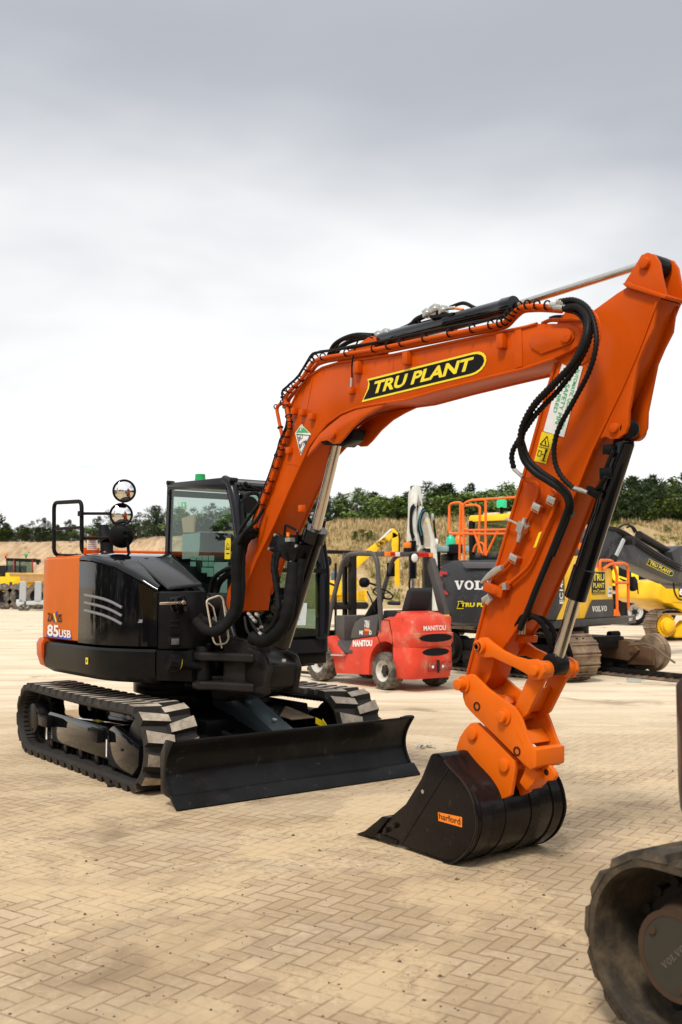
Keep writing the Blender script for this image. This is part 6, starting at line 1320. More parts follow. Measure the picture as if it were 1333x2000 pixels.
mb = MB(); mb.tube(kq((430, 930), (430, 850), (465, 850), (465, 930), y=-.1), .04, 6); mb.tube(kq((430, 890), (465, 890), y=-.1), .03, 6); mb.tube(kq((500, 1000), (520, 1040)), .05, 6); mb.build('handrail', M_YELP, kx)
# ================================================================ DUMPERS AND TRAILER, FAR LEFT
def dumper(fr, label, cabglass=True):
    d = thing('site_dumper', label, 'dumper', fr, 'yellow site dumpers at the left'); q = lambda *p, y=0: [fr.at(a / 5.554, 980 + b / 5.554, 'y', y) for a, b in p]
    mb = MB(); mb.prism(q((60, 770), (100, 770), (500, 775), (520, 780), (520, 870), (210, 880), (150, 960), (100, 990), (60, 900)), (0, 2.0, 0)); mb.build('skip', M_YELP, d, .04)
    mb = MB(); mb.prism(q((100, 775), (500, 782), (495, 800), (105, 800), y=-.05), (0, .04, 0)); mb.prism(q((210, 800), (500, 800), (490, 865), (225, 865), y=-.03), (0, .02, 0)); mb.build('skip_inner', paint('rusty_ochre', (.42, .24, .09), .6, 0, dirt=.5), d)
    mb = MB(); mb.prism(q((290, 870), (480, 870), (460, 1050), (300, 1050), y=.2), (0, 1.4, 0)); mb.prism(q((0, 900), (80, 900), (100, 980), (0, 975), y=.1), (0, 1.8, 0)); mb.build('chassis', M_YELP, d, .04)
    mb = MB(False)
    for x in (70, 160, 210, 350): mb.prism(q((x, 620), (x + 10, 620), (x + 10, 770), (x, 770), y=.2), (0, .08, 0)); mb.prism(q((x, 620), (x + 10, 620), (x + 10, 770), (x, 770), y=1.7), (0, .08, 0))
    mb.prism(q((65, 610), (360, 618), (362, 655), (65, 640), y=.15), (0, 1.7, 0)); mb.build('cab_frame', M_MBLK, d)
    mb = MB(); mb.prism(q((75, 640), (355, 655), (350, 770), (75, 770), y=.25), (0, .02, 0)); mb.prism(q((75, 640), (355, 655), (350, 770), (75, 770), y=1.6), (0, .02, 0)); mb.build('cab_window', M_GLASS, d)
    mb = MB(); mb.prism(q((148, 620), (153, 620), (153, 755), (148, 755), y=.14), (0, .05, 0)); mb.prism(q((348, 625), (353, 625), (362, 740), (356, 740), y=.14), (0, .05, 0)); mb.build('red_door_edge', M_RED, d)
    for x, m_ in ((65, M_LAMPO), (285, plain('beacon_green_lens', (.02, .45, .15), .3))): P = q((x, 610), (x, 590), (x, 565), y=.6); mb = MB(); mb.mat(0).cyl(P[0], P[1], .05); mb.mat(1).cyl(P[1], P[2], .13); mb.build('beacon', [M_MBLK, m_], d)
    mb = MB(); mb.prism(q((395, 630), (425, 630), (425, 680), (395, 680), y=0), (0, .1, 0)); mb.tube(q((360, 620), (400, 622)), .03, 6); mb.build('wing_mirror', M_MBLK, d)
    mb = MB(False); mb.text('Thwaites', q((330, 1008), y=.18)[0], (1, 0, 0), (0, 0, 1), .25, 1.2, .03, k=0); mb.mat(1).prism(q((105, 870), (135, 870), (135, 930), (105, 930), y=-.01), (0, -.01, 0)); mb.build('decal', [M_DBLK, M_DKGREY], d)
    for x in (38, 175, 400): c = q((x, 1066), y=-.05)[0]; c.z = .82; wheel(d, c + Vector((0, .3, 0)), (0, -1, 0), .82, .6, .42, M_TYRE, M_DARKST, 18)
    return d
DF = Frame(-20.0, 63.8, 0); dumper(DF, 'yellow site dumper with a green beacon and empty skip standing behind the silver trailer')
dd_ = Frame(-22.9, 72, 0); o2 = thing('site_dumper', 'yellow machine cut off by the left edge of the picture behind the dumper', 'dumper', dd_, 'yellow site dumpers at the left')
mb = MB(); mb.prism([(-3, 0, .9), (.3, 0, .9), (.3, 0, 2.1), (-3, 0, 2.1)], (0, 2, 0)); mb.build('body', M_YELP, o2, .05)
mb = MB(); mb.prism([(-2.5, 0.2, 2.1), (.1, .2, 2.1), (.1, .2, 2.9), (-2.5, .2, 2.9)], (0, 1.5, 0)); mb.build('cab', M_DARKST, o2, .05); wheel(o2, (-.5, .1, .8), (0, -1, 0), .8, .5, .4, M_TYRE, M_DARKST, 16)
y2 = Frame(-17.2, 74, 0); o3 = thing('wheel_loader', 'low yellow machine with two small beacons just visible behind the dumper skip', 'loader', y2)
mb = MB(); mb.prism([(-1.5, 0, .8), (2.5, 0, .8), (2.5, 0, 2.75), (-1.5, 0, 2.75)], (0, 2, 0)); mb.build('body', M_YELP, o3, .1); mb = MB(); mb.cyl((.9, 1, 2.75), (.9, 1, 3.1), .12); mb.cyl((-.9, 1, 2.75), (-.9, 1, 3.2), .12); mb.build('beacon', M_MBLK, o3); wheel(o3, (.5, -.1, .7), (0, -1, 0), .7, .4, .35, M_TYRE, M_DARKST, 16)
TF = Frame(-18.4, 60, 0); tl = thing('plant_trailer', 'galvanised plant trailer with two upright loading ramps in front of the yellow dumper', 'trailer', TF)
tq = lambda *p, y=0: [TF.at(a / 5.554, 980 + b / 5.554, 'y', y) for a, b in p]
for a in (210, 375):
    mb = MB(False); mb.prism(tq((a + 8, 862), (a + 75, 862), (a + 70, 1082), (a, 1082)), (0, .10, 0))
    for k in range(14): mb.prism(tq((a + 8 - k * .5, 872 + k * 15), (a + 72, 872 + k * 15), (a + 72, 877 + k * 15), (a + 8 - k * .5, 877 + k * 15), y=-.03), (0, .03, 0))
    mb.build('loading_ramp', M_GALV, tl)
mb = MB(); mb.prism(tq((280, 1080), (480, 1070), (480, 1120), (400, 1110), (380, 1120), (290, 1120)), (0, 3.0, 0)); mb.prism(tq((180, 1060), (240, 1060), (270, 1100), (190, 1140), (172, 1100)), (0, .3, 0)); mb.build('trailer_bed', M_GALV, tl, .02)
for a in (235, 288): c = tq((a, 1142), y=.2)[0]; c.z = .36; wheel(tl, c, (0, -1, 0), .36, .22, .2, M_TYRE, M_RIMW, 14)
# ================================================================ TRUCK AND YELLOW TRACKED MACHINE, RIGHT
LF = Frame(12, 39, R(0)); lo = thing('flatbed_truck', 'black plant truck with a yellow lettered side panel behind the charcoal boom', 'truck', LF)
lq = lambda *p, y=0: [LF.at(1120 + a / 5, 900 + b / 5, 'y', y) for a, b in p]
mb = MB(); mb.prism(lq((350, 1010), (700, 1100), (830, 1175), (830, 1290), (380, 1250)), (0, 2.3, 0)); bx_ = mb.build('side_body', M_MBLK, lo, .03)
mb = MB(); mb.prism(lq((365, 1095), (520, 1145), (700, 1190), (718, 1250), (620, 1252), (370, 1215), y=-.03), (0, .02, 0)); pnl = mb.build('yellow_panel', M_YEL, lo)
mb = MB(False); mb.mat(0).prism(lq((370, 1115), (500, 1160), (540, 1175), (540, 1215), (500, 1212), (370, 1190), y=-.045), (0, .01, 0)); mb.mat(1).text('UX', lq((372, 1190), y=-.06)[0], (1, 0, -.25), (0, 0, 1), .75, 2.4, .04); mb.build('panel_lettering', [M_DBLK, M_YEL], pnl)
mb = MB(); mb.prism(lq((380, 1275), (850, 1275), (850, 1300), (380, 1300)), (0, 2.3, 0)); mb.build('load_bed', paint('pale_bed', (.4, .38, .33), .6, 0, dirt=.4), lo, .02)
mb = MB(); mb.prism(lq((380, 1300), (960, 1300), (960, 1385), (700, 1400), (380, 1400), y=.1), (0, 2.1, 0)); mb.prism(lq((700, 1380), (850, 1380), (850, 1400), (730, 1560), (705, 1480)), (0, .4, 0)); mb.box(lq((745, 1560), y=.1)[0], (.3, .1, .5)); mb.build('chassis', M_MBLK, lo, .03)
mb = MB(); mb.prism(lq((425, 1300), (480, 1300), (480, 1340), (425, 1340), y=-.05), (0, .1, 0)); mb.prism(lq((780, 1300), (815, 1300), (815, 1328), (780, 1328), y=-.05), (0, .1, 0)); mb.build('marker_plate', M_GALV, lo); mb = MB(); mb.prism(lq((655, 1315), (750, 1315), (750, 1340), (655, 1340), y=-.05), (0, .1, 0)); mb.build('yellow_marker', M_TAGY, lo)
for a in (595, 870):
    c = lq((a, 1490), y=.2)[0]; c.z = .52; wheel(lo, c, (0, -1, 0), .52, .34, .30, M_MBLK, M_RIMW, 20)
    mb = MB(False); n = 14; R0 = .60; P = [c + Vector((R0 * math.cos(math.pi * (k / n)), -.14, R0 * math.sin(math.pi * (k / n)))) for k in range(n + 1)]; Q = [c + (p - c) * 1.09 for p in P]
    mb.prism(P + Q[::-1], (0, .5, 0)); mb.build('mudguard', M_MBLK, lo)
YF_ = Frame(9.8, 28.5, R(20)); ye = thing('bulldozer', 'bright yellow tracked machine cut off by the right edge, with yellow hub and rusty shoes', 'bulldozer', YF_)
yq_ = lambda *p, y=0: [YF_.at(1120 + a / 5, 900 + b / 5, 'y', y) for a, b in p]
mb = MB(); mb.prism(yq_((860, 1180), (1200, 1150), (1200, 1420), (900, 1390), (830, 1350), (830, 1290)), (0, 2.0, 0)); mb.prism(yq_((940, 1370), (1200, 1370), (1200, 1520), (1000, 1430)), (0, 1.8, 0)); mb.build('upper_body', M_YELP, ye, .03)
mb = MB(False); mb.mat(0).prism(yq_((1030, 1230), (1065, 1230), (1065, 1330), (1035, 1330), y=-.01), (0, -.01, 0)); mb.mat(1).text('65', yq_((1036, 1315), y=-.03)[0], (1, 0, 0), (0, 0, 1), .22, .35, .04); mb.build('model_decal', [M_DBLK, M_WHITE], ye)
hc = yq_((945, 1610), y=.0)[0]
mb = MB(False); steel_track(mb, hc.x, hc.x + 3.2, hc.z, .42, .05, .60, .18); mb.build('track', [M_STEELT, M_DARKST], ye, angle=25)
mb = MB(); hc = Vector((hc.x, 0, hc.z)); mb.lathe(hc + Vector((0, .4, 0)), hc + Vector((0, -.02, 0)), [(0, .22), (.7, .22), (.75, .19), (.9, .18), (1, .11)], 28); mb.build('final_drive', M_YELP, ye)
mb = MB(False)
for k in range(24): a = 2 * math.pi * k / 24; mb.box(hc + Vector((.29 * math.cos(a), .2, .29 * math.sin(a))), (.05, .10, .05))
mb.ring(hc + Vector((0, .2, 0)), (0, 1, 0), .20, .28, .06, 28); mb.build('sprocket', M_YELP, ye); mb = MB(); mb.prism(yq_((980, 1700), (1100, 1560), (1300, 1560), (1300, 1730), (990, 1730), y=.2), (0, .3, 0)); mb.build('track_frame', M_YELP, ye, .03)
# ================================================================ NEAR MINI EXCAVATOR, BOTTOM RIGHT CORNER
FT = Frame(1.09, 3.52, -.985); nx = thing('excavator', 'worn rubber tracked excavator cut off by the lower right corner, rusty round hub nearest', 'excavator', FT)
M_OLDR = rubber('old_track_rubber', .70, (.020, .015, .010), (.14, .10, .055)); M_OLDL = rubber('old_lug_top', .6, (.02, .016, .012), dcol=(.20, .155, .105))
mb = MB(False); rubber_track(mb, -.03, 2.2, .345, .315, 0, .45, .15, .020, thick=.034, lugfrac=.56, ribs=0); mb.build('track', [M_OLDR, M_OLDL], nx, angle=30)
M_RUST = paint('rusty_plate', (.050, .046, .036), .55, 0, metal=.2, dirt=.12, dirtcol=(.19, .085, .03), dscale=5); M_RUSTR = paint('rust_rim', (.060, .036, .022), .7, 0, dirt=.5, dirtcol=(.07, .04, .02))
mb = MB(False); hc = Vector((0.02, .03, .345)); mb.lathe(hc + Vector((0, .28, 0)), hc, [(0, .20), (.5, .18), (.9, .15), (1, .148)], 40, True); mb.ring(hc + Vector((0, .002, 0)), (0, 1, 0), .128, .150, .014, 40); mb.build('final_drive', M_RUSTR, nx)
mb = MB(False); mb.lathe(hc + Vector((0, .02, 0)), hc + Vector((0, -.004, 0)), [(0, .128), (1, .127)], 40); hub = mb.build('hub_cover', M_RUST, nx)
mb = MB()
for a in (2.5, .6, -1.2): c_ = hc + Vector((.105 * math.cos(a), 0, .105 * math.sin(a))); mb.cyl(c_ + Vector((0, -.004, 0)), c_ + Vector((0, -.012, 0)), .014, n=6)
mb.build('bolt', M_RUSTR, hub)
mb = MB(False); dr = Vector((.70, 0, .70)); slabword(mb, 'VOLVO', lambda u, v: hc + Vector((0, -.006, 0)) + dr * (-.065 + u * .13) + Vector((-.7, 0, .7)) * (v * .022 - .012)); mb.build('maker_lettering', paint('cast_letter', (.13, .11, .085), .5, 0, metal=.2), hub)
mb = MB(False); mb.cyl((0, .18, .33), (0, .24, .33), .22, n=30)
for k in range(16): a = 2 * math.pi * k / 16; mb.cyl((.23 * math.cos(a), .17, .33 + .23 * math.sin(a)), (.23 * math.cos(a), .25, .33 + .23 * math.sin(a)), .02, n=8)
mb.build('sprocket', M_DARKST, nx); mb = MB(); mb.bar((.2, .22, .33), (1.9, .22, .33), .25, .26); mb.build('side_frame', M_RUSTR, nx, .02)
mb = MB(); [mb.cyl((.45 + .35 * k, .1, .12), (.45 + .35 * k, .35, .12), .07) for k in range(5)]; mb.build('track_roller', M_DARKST, nx); mb = MB(); mb.cyl((2.2, .1, .33), (2.2, .35, .33), .24); mb.build('idler_wheel', M_DARKST, nx)
mb = MB(False); rubber_track(mb, 0, 2.2, .33, .275, 1.55, 2.0, .145, .030, thick=.03); mb.build('track', [M_OLDR, M_OLDL], nx, angle=30); mb = MB(); mb.bar((.2, 1.78, .33), (1.9, 1.78, .33), .25, .26); mb.build('side_frame', M_RUSTR, nx, .02)
mb = MB(); mb.box((1.1, 1.0, .42), (1.0, 1.6, .25)); mb.cyl((1.1, 1.0, .5), (1.1, 1.0, .86), .4, n=30); mb.build('car_body', M_DARKST, nx, .03)
mb = MB(False); rings = []
for z, r_ in ((.80, 1.38), (.83, 1.42), (.9, 1.425), (1.24, 1.425), (1.30, 1.38)): rings.append([Vector((1.1 + r_ * math.cos(a), 1.0 + r_ * math.sin(a), z)) for a in [2 * math.pi * k / 72 for k in range(72)]])
mb.loft(rings); mb.build('upper_body', paint('dark_brown_grey_paint', (.022, .018, .018), .4, .2, dirt=.2, dirtcol=(.06, .05, .045)), nx, angle=40)
mb = MB(); mb.tube([(1.1 - 1.30, .9, 1.32), (1.1 - 1.25, .7, 1.40), (1.1 - 1.2, .5, 1.36)], .012, 6); mb.build('cable', plain('blue_cable', (.02, .04, .15), .4), nx)
# small things lying on the yard
def ground_at(px, py): r_ = ray(px, py); return Vector((0, 0, CAM_H)) + r_ * (CAM_H / -r_.z)
g = ground_at(828, 1461); rg = MB(False); rnd = random.Random(5); pts = []
for i in range(26): a = rnd.uniform(0, 6.28); d = rnd.uniform(0, .08); p = g + Vector((math.cos(a) * d * 1.5, math.sin(a) * d, .004)); s = rnd.uniform(.012, .03); rg.add([p + Vector((-s, 0, 0)), p + Vector((0, -s, rnd.uniform(0, .03))), p + Vector((s, 0, rnd.uniform(0, .05))), p + Vector((0, s, rnd.uniform(.01, .04)))], [(0, 1, 2, 3)])
tag(rg.build('crumpled_rag', plain('pale_rag', (.55, .50, .42), .8)), 'small pale crumpled rag lying on the paving to the right of the blade', 'rag')
g = ground_at(1245, 1333); b = MB(False); b.lathe(g + Vector((-.16, 0, .04)), g + Vector((.14, .05, .04)), [(0, .035), (.1, .04), (.7, .04), (.85, .015), (1, .014)], 14); tag(b.build('plastic_bottle', glassm('clear_plastic', (.8, .85, .88), .25)), 'clear crushed plastic bottle on the ground below the bare track frame', 'bottle')
st_ = MB(False)
for i in range(420):
    px, py = rnd.uniform(-40, 1333), 1395 + 640 * rnd.random() ** .8; g = ground_at(px, py); s = rnd.uniform(.003, .008) * (1.8 if rnd.random() < .1 else 1)
    vs_ = [g + Vector((rnd.uniform(.6, 1.2) * s * math.cos(a), rnd.uniform(.6, 1.2) * s * math.sin(a), .001)) for a in (0, 1.25, 2.5, 3.8, 5)]; st_.add(vs_ + [g + Vector((0, 0, s * rnd.uniform(.5, 1)))], [(0, 1, 5), (1, 2, 5), (2, 3, 5), (3, 4, 5), (4, 0, 5)])
tag(st_.build('gravel', plain('dark_grit', (.10, .075, .05), .8)), 'scattered dark grit and small stones over the sandy block paving', 'grit', kind='stuff')
g = ground_at(228, 1536); c = MB(False)
for i in range(8): p = g + Vector((rnd.uniform(-.05, .05), rnd.uniform(-.04, .04), rnd.uniform(.012, .03))); c.ball(p, rnd.uniform(.018, .03), (1.3, 1, .7), 8)
tag(c.build('mud_clod', plain('dark_mud', (.02, .018, .016), .8)), 'dark clod lying beside the near front end of the orange excavator track', 'clod')
# ================================================================ EMBANKMENT, GRASS, TREES
def lerp(a, b, t): return a + (b - a) * max(0, min(1, t))
def toe(x): return lerp(80, 64, (x + 22) / 18)
def crest(x): return toe(x) + lerp(20, 15, (x + 22) / 18)
def crest_h(x): return lerp(5.85, 6.35, (x + 14) / 12) + .25 * noise.noise(Vector((x * .08, 3, 0)))
def terr(x, y):
    t = (y - toe(x)) / (crest(x) - toe(x)); s = 0 if t < 0 else (1 if t > 1 else t); s = s * s * (3 - 2 * s) * .5 + s * .5
    n = noise.noise(Vector((x * .25, y * .25, 1))) * .35 + noise.noise(Vector((x * .9, y * .9, 5))) * .12
    gul = noise.noise(Vector(((x + y * .45) * .55, 2.0, 7))) * .30
    return -.35 + crest_h(x) * s + .35 * s + (n + gul) * min(1, max(0, t) * 6) * (1 if t < 1 else .5)
def bank_material():
    m = bpy.data.materials.new('sandy_bank'); t = NT(m); o = t.node('ShaderNodeTexCoord').outputs['Object']; sp = t.node('ShaderNodeSeparateXYZ'); t.l.new(o, sp.inputs[0])
    mp = t.node('ShaderNodeMapping', i_Rotation=(0, 0, R(30)), i_Scale=(1.4, .22, .22)); t.l.new(o, mp.inputs[0]); st = t.noise(mp.outputs[0], 1.2, 7, .65, .6); fn = t.noise(o, 2.2, 8, .7); bg_ = t.noise(o, .16, 5, .6)
    sand = t.mix(t.ramp(st, .32, .68), (.30, .19, .10, 1), (.58, .42, .26, 1)); sand = t.mix(t.math('MULTIPLY', fn, .35), sand, (.36, .24, .13, 1))
    veg = t.mix(fn, (.16, .13, .035, 1), (.44, .33, .13, 1)); gm = t.math('MULTIPLY', t.ramp(sp.outputs[0], -12, -4), t.ramp(t.math('ADD', t.math('MULTIPLY', fn, .6), t.math('MULTIPLY', bg_, .5)), .42, .62))
    col = t.mix(t.math('MULTIPLY', gm, .75), sand, veg); t.bsdf(Base_Color=col, Roughness=.95, Normal=t.bump(t.math('ADD', fn, st), .8, .12)); return m
mb = MB(False); xs = [-75 + i * .9 for i in range(190)]; ys = [60 + j * .75 for j in range(46)] + [96, 100, 110, 130, 170, 240]
vs_ = [Vector((x, y, terr(x, y))) for y in ys for x in xs]; n = len(xs)
mb.add(vs_, [(j * n + i, j * n + i + 1, (j + 1) * n + i + 1, (j + 1) * n + i) for j in range(len(ys) - 1) for i in range(n - 1)]); bk_ = mb.build('hill', bank_material(), angle=80); bk_['kind'] = 'structure'
def leafmat(name, a, b, rough=.65):
    m = bpy.data.materials.new(name); t = NT(m); o = t.obj(); n1 = t.noise(o, 1.6, 4, .6); oi = t.node('ShaderNodeObjectInfo').outputs['Random']
    geo = t.node('ShaderNodeNewGeometry').outputs['Random Per Island']
    f = t.math('ADD', t.math('MULTIPLY', n1, .6), t.math('MULTIPLY', geo, .5)); c = t.mix(t.ramp(f, .25, .8), c4(a), c4(b)); c = t.mix(t.math('MULTIPLY', oi, .35), c, c4((a[0] * .5, a[1] * .6, a[2] * .5)))
    p = t.bsdf(Base_Color=c, Roughness=rough, Specular_IOR_Level=.2); return m
M_PINE = leafmat('pine_needles', (.010, .022, .008), (.055, .085, .028)); M_LEAF = leafmat('broad_leaves', (.025, .05, .010), (.17, .25, .05)); M_WEED = leafmat('green_weeds', (.10, .12, .025), (.34, .34, .07)); M_DRYG = leafmat('dry_grass', (.22, .155, .05), (.82, .64, .36))
M_BARK = paint('bark', (.10, .075, .05), .9, 0, bump=.3)
def crown_mesh(kind, seed):
    rnd = random.Random(seed); mb = MB(False); clumps = []
    if kind == 'pine':
        nl = rnd.randint(7, 9); hgt = 1.0
        for l in range(nl):
            z = .02 + .96 * l / nl; rad = (.40 * (1 - z) ** .65 + .04) * rnd.uniform(.75, 1.15); m = max(2, int(7 * (1 - z) + 2))
            for k in range(m): a = rnd.uniform(0, 6.28); d = rad * rnd.uniform(.35, 1); clumps.append((Vector((math.cos(a) * d, math.sin(a) * d, z + rnd.uniform(-.03, .07) + d * .1)), .085 + .05 * (1 - z)))
        clumps.append((Vector((0, 0, 1.0)), .035)); clumps.append((Vector((0, 0, .92)), .05))
    else:
        for k in range(26):
            a = rnd.uniform(0, 6.28); d = .42 * math.sqrt(rnd.random()); z = rnd.uniform(.02, .9) * (1 - .35 * d / .42) + .06; clumps.append((Vector((math.cos(a) * d, math.sin(a) * d, z)), rnd.uniform(.09, .16)))
    for c, r_ in clumps:
        for i in range(50 if kind == 'pine' else 66):
            d = Vector((rnd.gauss(0, 1), rnd.gauss(0, 1), rnd.gauss(0, .8))).normalized() * r_ * rnd.random() ** .4; p = c + d; u = Vector((rnd.gauss(0, 1), rnd.gauss(0, 1), rnd.gauss(0, .8))).normalized(); v = u.orthogonal().normalized(); w_ = u.cross(v)
            if kind == 'pine': u = (d.normalized() + Vector((0, 0, .9)) + u * .4).normalized(); v = u.orthogonal().normalized(); L, W = .060, .012
            else: L, W = .036, .026
            s = rnd.uniform(.7, 1.4); mb.add([p - v * W * s, p + u * L * s * .5 - v * W * s * .3 - u * 0, p + u * L * s, p + v * W * s], [(0, 1, 2, 3)])
    return mb
def trunk_mesh(kind, seed):
    rnd = random.Random(seed + 99); mb = MB(False); top = .9 if kind == 'pine' else .6; mb.tube([(0, 0, -.08), (.01, 0, .2), (-.01, .01, .5), (0, 0, top)], [.022, .018, .012, .004], 6)
    for k in range(10): z = rnd.uniform(.12, top * .85); a = rnd.uniform(0, 6.28); L = rnd.uniform(.15, .32) * (1 - z * .6); mb.tube([(0, 0, z), (math.cos(a) * L * .5, math.sin(a) * L * .5, z + L * .25), (math.cos(a) * L, math.sin(a) * L, z + L * .45)], [.008, .005, .002], 4)
    return mb
PRO = {}
for kind, m_ in (('pine', M_PINE), ('bush', M_LEAF)):
    for s in range(3):
        root = bpy.data.objects.new('pine_tree' if kind == 'pine' else 'leafy_tree', None); COL.objects.link(root)
        c = crown_mesh(kind, s * 7 + 1).build('crown', m_, root, angle=180, fix=False); tk = trunk_mesh(kind, s).build('trunk', M_BARK, root); PRO[kind, s] = [root, c, tk, False]
ORD = ['first', 'second', 'third', 'fourth', 'fifth', 'sixth', 'seventh', 'eighth', 'ninth', 'tenth', 'eleventh', 'twelfth', 'thirteenth', 'fourteenth', 'fifteenth', 'sixteenth', 'seventeenth', 'eighteenth', 'nineteenth', 'twentieth']
cnt = {}
def tree(px, topy, depth, kind, seed, wide, row):
    r_ = ray(px, topy); P = Vector((0, 0, CAM_H)) + r_ * (depth / r_.y); base = terr(P.x, depth) - .1; h = max(1.6, P.z - base)
    pr = PRO[kind, seed % 3]; root, c, tk, used = pr
    if used:
        root = pr[0].copy(); COL.objects.link(root)
        for ch in (c, tk): q = ch.copy(); COL.objects.link(q); q.parent = root
    pr[3] = True
    root.location = (P.x, depth, base); root.scale = (h * wide, h * wide, h); root.rotation_euler = (0, 0, random.uniform(0, 6.28))
    root['category'] = 'tree'; root['group'] = 'trees along the top of the bank'
    sec = 'left of the round mirrors' if px < 215 else 'between mirrors and cab' if px < 335 else 'seen through the cab' if px < 620 else 'left of the white arm' if px < 800 else 'behind the orange handrails' if px < 1010 else 'behind the raised arm' if px < 1195 else 'right of the raised arm'
    key = (sec, kind, row); cnt[key] = cnt.get(key, 0) + 1
    root['label'] = '%s %s from the left, %s row, %s' % (ORD[cnt[key] - 1], 'dark pine' if kind == 'pine' else 'green leafy tree', 'front' if row == 0 else 'back', sec)
tops = [(-30, 1014), (20, 1018), (60, 1020), (92, 1013), (130, 1021), (170, 1012), (215, 1000), (235, 990), (262, 1006), (290, 990), (330, 985), (400, 985), (480, 980), (560, 975), (640, 965), (672, 962), (705, 950), (735, 955), (760, 968), (790, 958), (832, 940), (865, 936), (900, 946), (930, 942), (960, 935), (1000, 930), (1050, 950), (1100, 955), (1150, 950), (1185, 942), (1222, 932), (1250, 935), (1280, 926), (1310, 928), (1350, 930)]
def topat(px):
    for (a, b), (c, d) in zip(tops, tops[1:]):
        if a <= px <= c: return b + (d - b) * (px - a) / (c - a)
    return 940
rt = random.Random(11); px = -35
while px < 1365:
    dpt = crest(px_x := (px - 666) / 1980 * 85) + rt.uniform(1.0, 3.0); left = px < 340
    k = 'pine' if (rt.random() < (.72 if left or px > 1180 else .30)) else 'bush'
    tree(px, topat(px) + rt.uniform(-3, 9), dpt, k, rt.randint(0, 9), rt.uniform(1.2, 1.6) if k == 'pine' else rt.uniform(1.4, 1.9), 0)
    px += rt.uniform(20, 30) if left else rt.uniform(28, 42)
px = -30
while px < 1365:
    dpt = crest((px - 666) / 1980 * 85) + rt.uniform(5, 9); k = 'pine' if rt.random() < .6 else 'bush'
    tree(px, topat(px) + rt.uniform(2, 14), dpt, k, rt.randint(0, 9), rt.uniform(1.7, 2.3), 1); px += rt.uniform(28, 44)
# grass and weeds: nobody could count them
def tufts(n, xr, tr, size, seed, nb, cond=None, squash=1):
    rnd = random.Random(seed); mb = MB(False); k = 0
    while k < n:
        x = rnd.uniform(*xr); t = rnd.uniform(*tr); y = toe(x) + (crest(x) - toe(x)) * t
        if cond and not cond(x, y, t, rnd): k += .2; continue
        k += 1; z = terr(x, y); s = rnd.uniform(.6, 1.3) * size
        for b in range(nb):
            a = rnd.uniform(0, 6.28); l = Vector((math.cos(a), math.sin(a), 0)); o_ = Vector((x, y, z)) + l * rnd.uniform(0, s * .5) + Vector((0, 0, -.05)); w_ = s * .06; tip = o_ + l * s * rnd.uniform(.1, .5) + Vector((0, 0, s * rnd.uniform(.5, 1) * squash)); side = Vector((-l.y, l.x, 0)) * w_
            mb.add([o_ - side, o_ + side, tip], [(0, 1, 2)])
    return mb
nz_ = lambda x, y, f, s: noise.noise(Vector((x * f, y * f, s)))
dg = tufts(6500, (-8, 26), (.02, 1.25), .52, 21, 10, lambda x, y, t, r: nz_(x, y, .22, 3) + (t - .6) * .5 - max(0, x - 12) * .04 > -.05).build('dry_grass', M_DRYG, angle=180, fix=False); tag(dg, 'dry straw coloured grass covering the middle of the sandy bank', 'grass', kind='stuff')
wd = tufts(3400, (2, 45), (.15, 1.2), .50, 22, 14, lambda x, y, t, r: nz_(x, y, .45, 9) > .02, .6).build('green_weeds', M_WEED, angle=180, fix=False); tag(wd, 'yellow green weeds growing on the sandy bank at the right', 'weeds', kind='stuff')
w2 = tufts(420, (-40, -8), (.3, 1.1), .30, 23, 12, lambda x, y, t, r: nz_(x, y, .5, 19) > .22, .5).build('green_weeds', leafmat('dark_weeds', (.05, .07, .015), (.16, .19, .04)), angle=180, fix=False); tag(w2, 'sparse green weeds dotted over the bare sandy bank at the left', 'weeds', kind='stuff')
for i, (bx_, by_, s, lb) in enumerate(((709, 1043, 1.2, 'dark round shrub on the dry grass bank above the yellow boom'), (845, 1052, .8, 'low dark shrub on the bank beside the white boom'), (815, 1045, .7, 'small dark shrub on the bank left of the white boom'), (888, 1050, .9, 'low shrub on the bank behind the orange handrail'), (793, 1100, .6, 'small green shrub low on the bank left of the white boom'), (1300, 1030, .8, 'green shrub high on the bank at the far right'))):
    xx = (bx_ - 666) / 1980 * 73; best = None
    for j in range(60):
        y = 62 + j * .5; x = (bx_ - 666.5) / 1980 * y; pz = terr(x, y); pyy = 1140 - (pz - 1.6) * 1980 / y
        if best is None or abs(pyy - by_ - 8) < best[0]: best = (abs(pyy - by_ - 8), x, y, pz)
    _, x, y, z = best; src = PRO['bush', i % 3]; rr = src[0].copy(); rr.name = 'shrub'; COL.objects.link(rr); q = src[1].copy(); q.name = 'foliage'; COL.objects.link(q); q.parent = rr
    rr.location = (x, y, z - .25); rr.scale = (s * 1.5, s * 1.5, s); tag(rr, lb, 'shrub', 'shrubs on the bank')

# ---------------------------------------------------------------- what stands behind the photographer and shows in the mirrors and gloss paint
wb = MB(False); rw = random.Random(31)
src = [crown_mesh('bush', 50), crown_mesh('pine', 51)]
for i in range(40):
    a = R(142 + 256 * i / 39); d = rw.uniform(26, 34); h = rw.uniform(6, 10); c = Vector((math.cos(a) * d, math.sin(a) * d * .9, 0)); sm = src[i % 2]; k0 = rw.uniform(.9, 1.3)
    wb.add([Vector((p.x * h * k0, p.y * h * k0, p.z * h)) + c for p in sm.v[::1]], sm.f)
wo = wb.build('wood', M_PINE, None, angle=180, fix=False); tag(wo, 'dark belt of trees behind the photographer, seen only as reflections', 'wood', kind='stuff')
RF = Frame(-9.5, .5, R(40)); re_ = thing('excavator', 'yellow wheeled machine with raised boom, seen only reflected in the round mirrors', 'excavator', RF)
mb = MB(); mb.box((0, 0, 1.5), (3.2, 2.2, 1.1)); mb.build('upper_body', M_YELP, re_, .08)
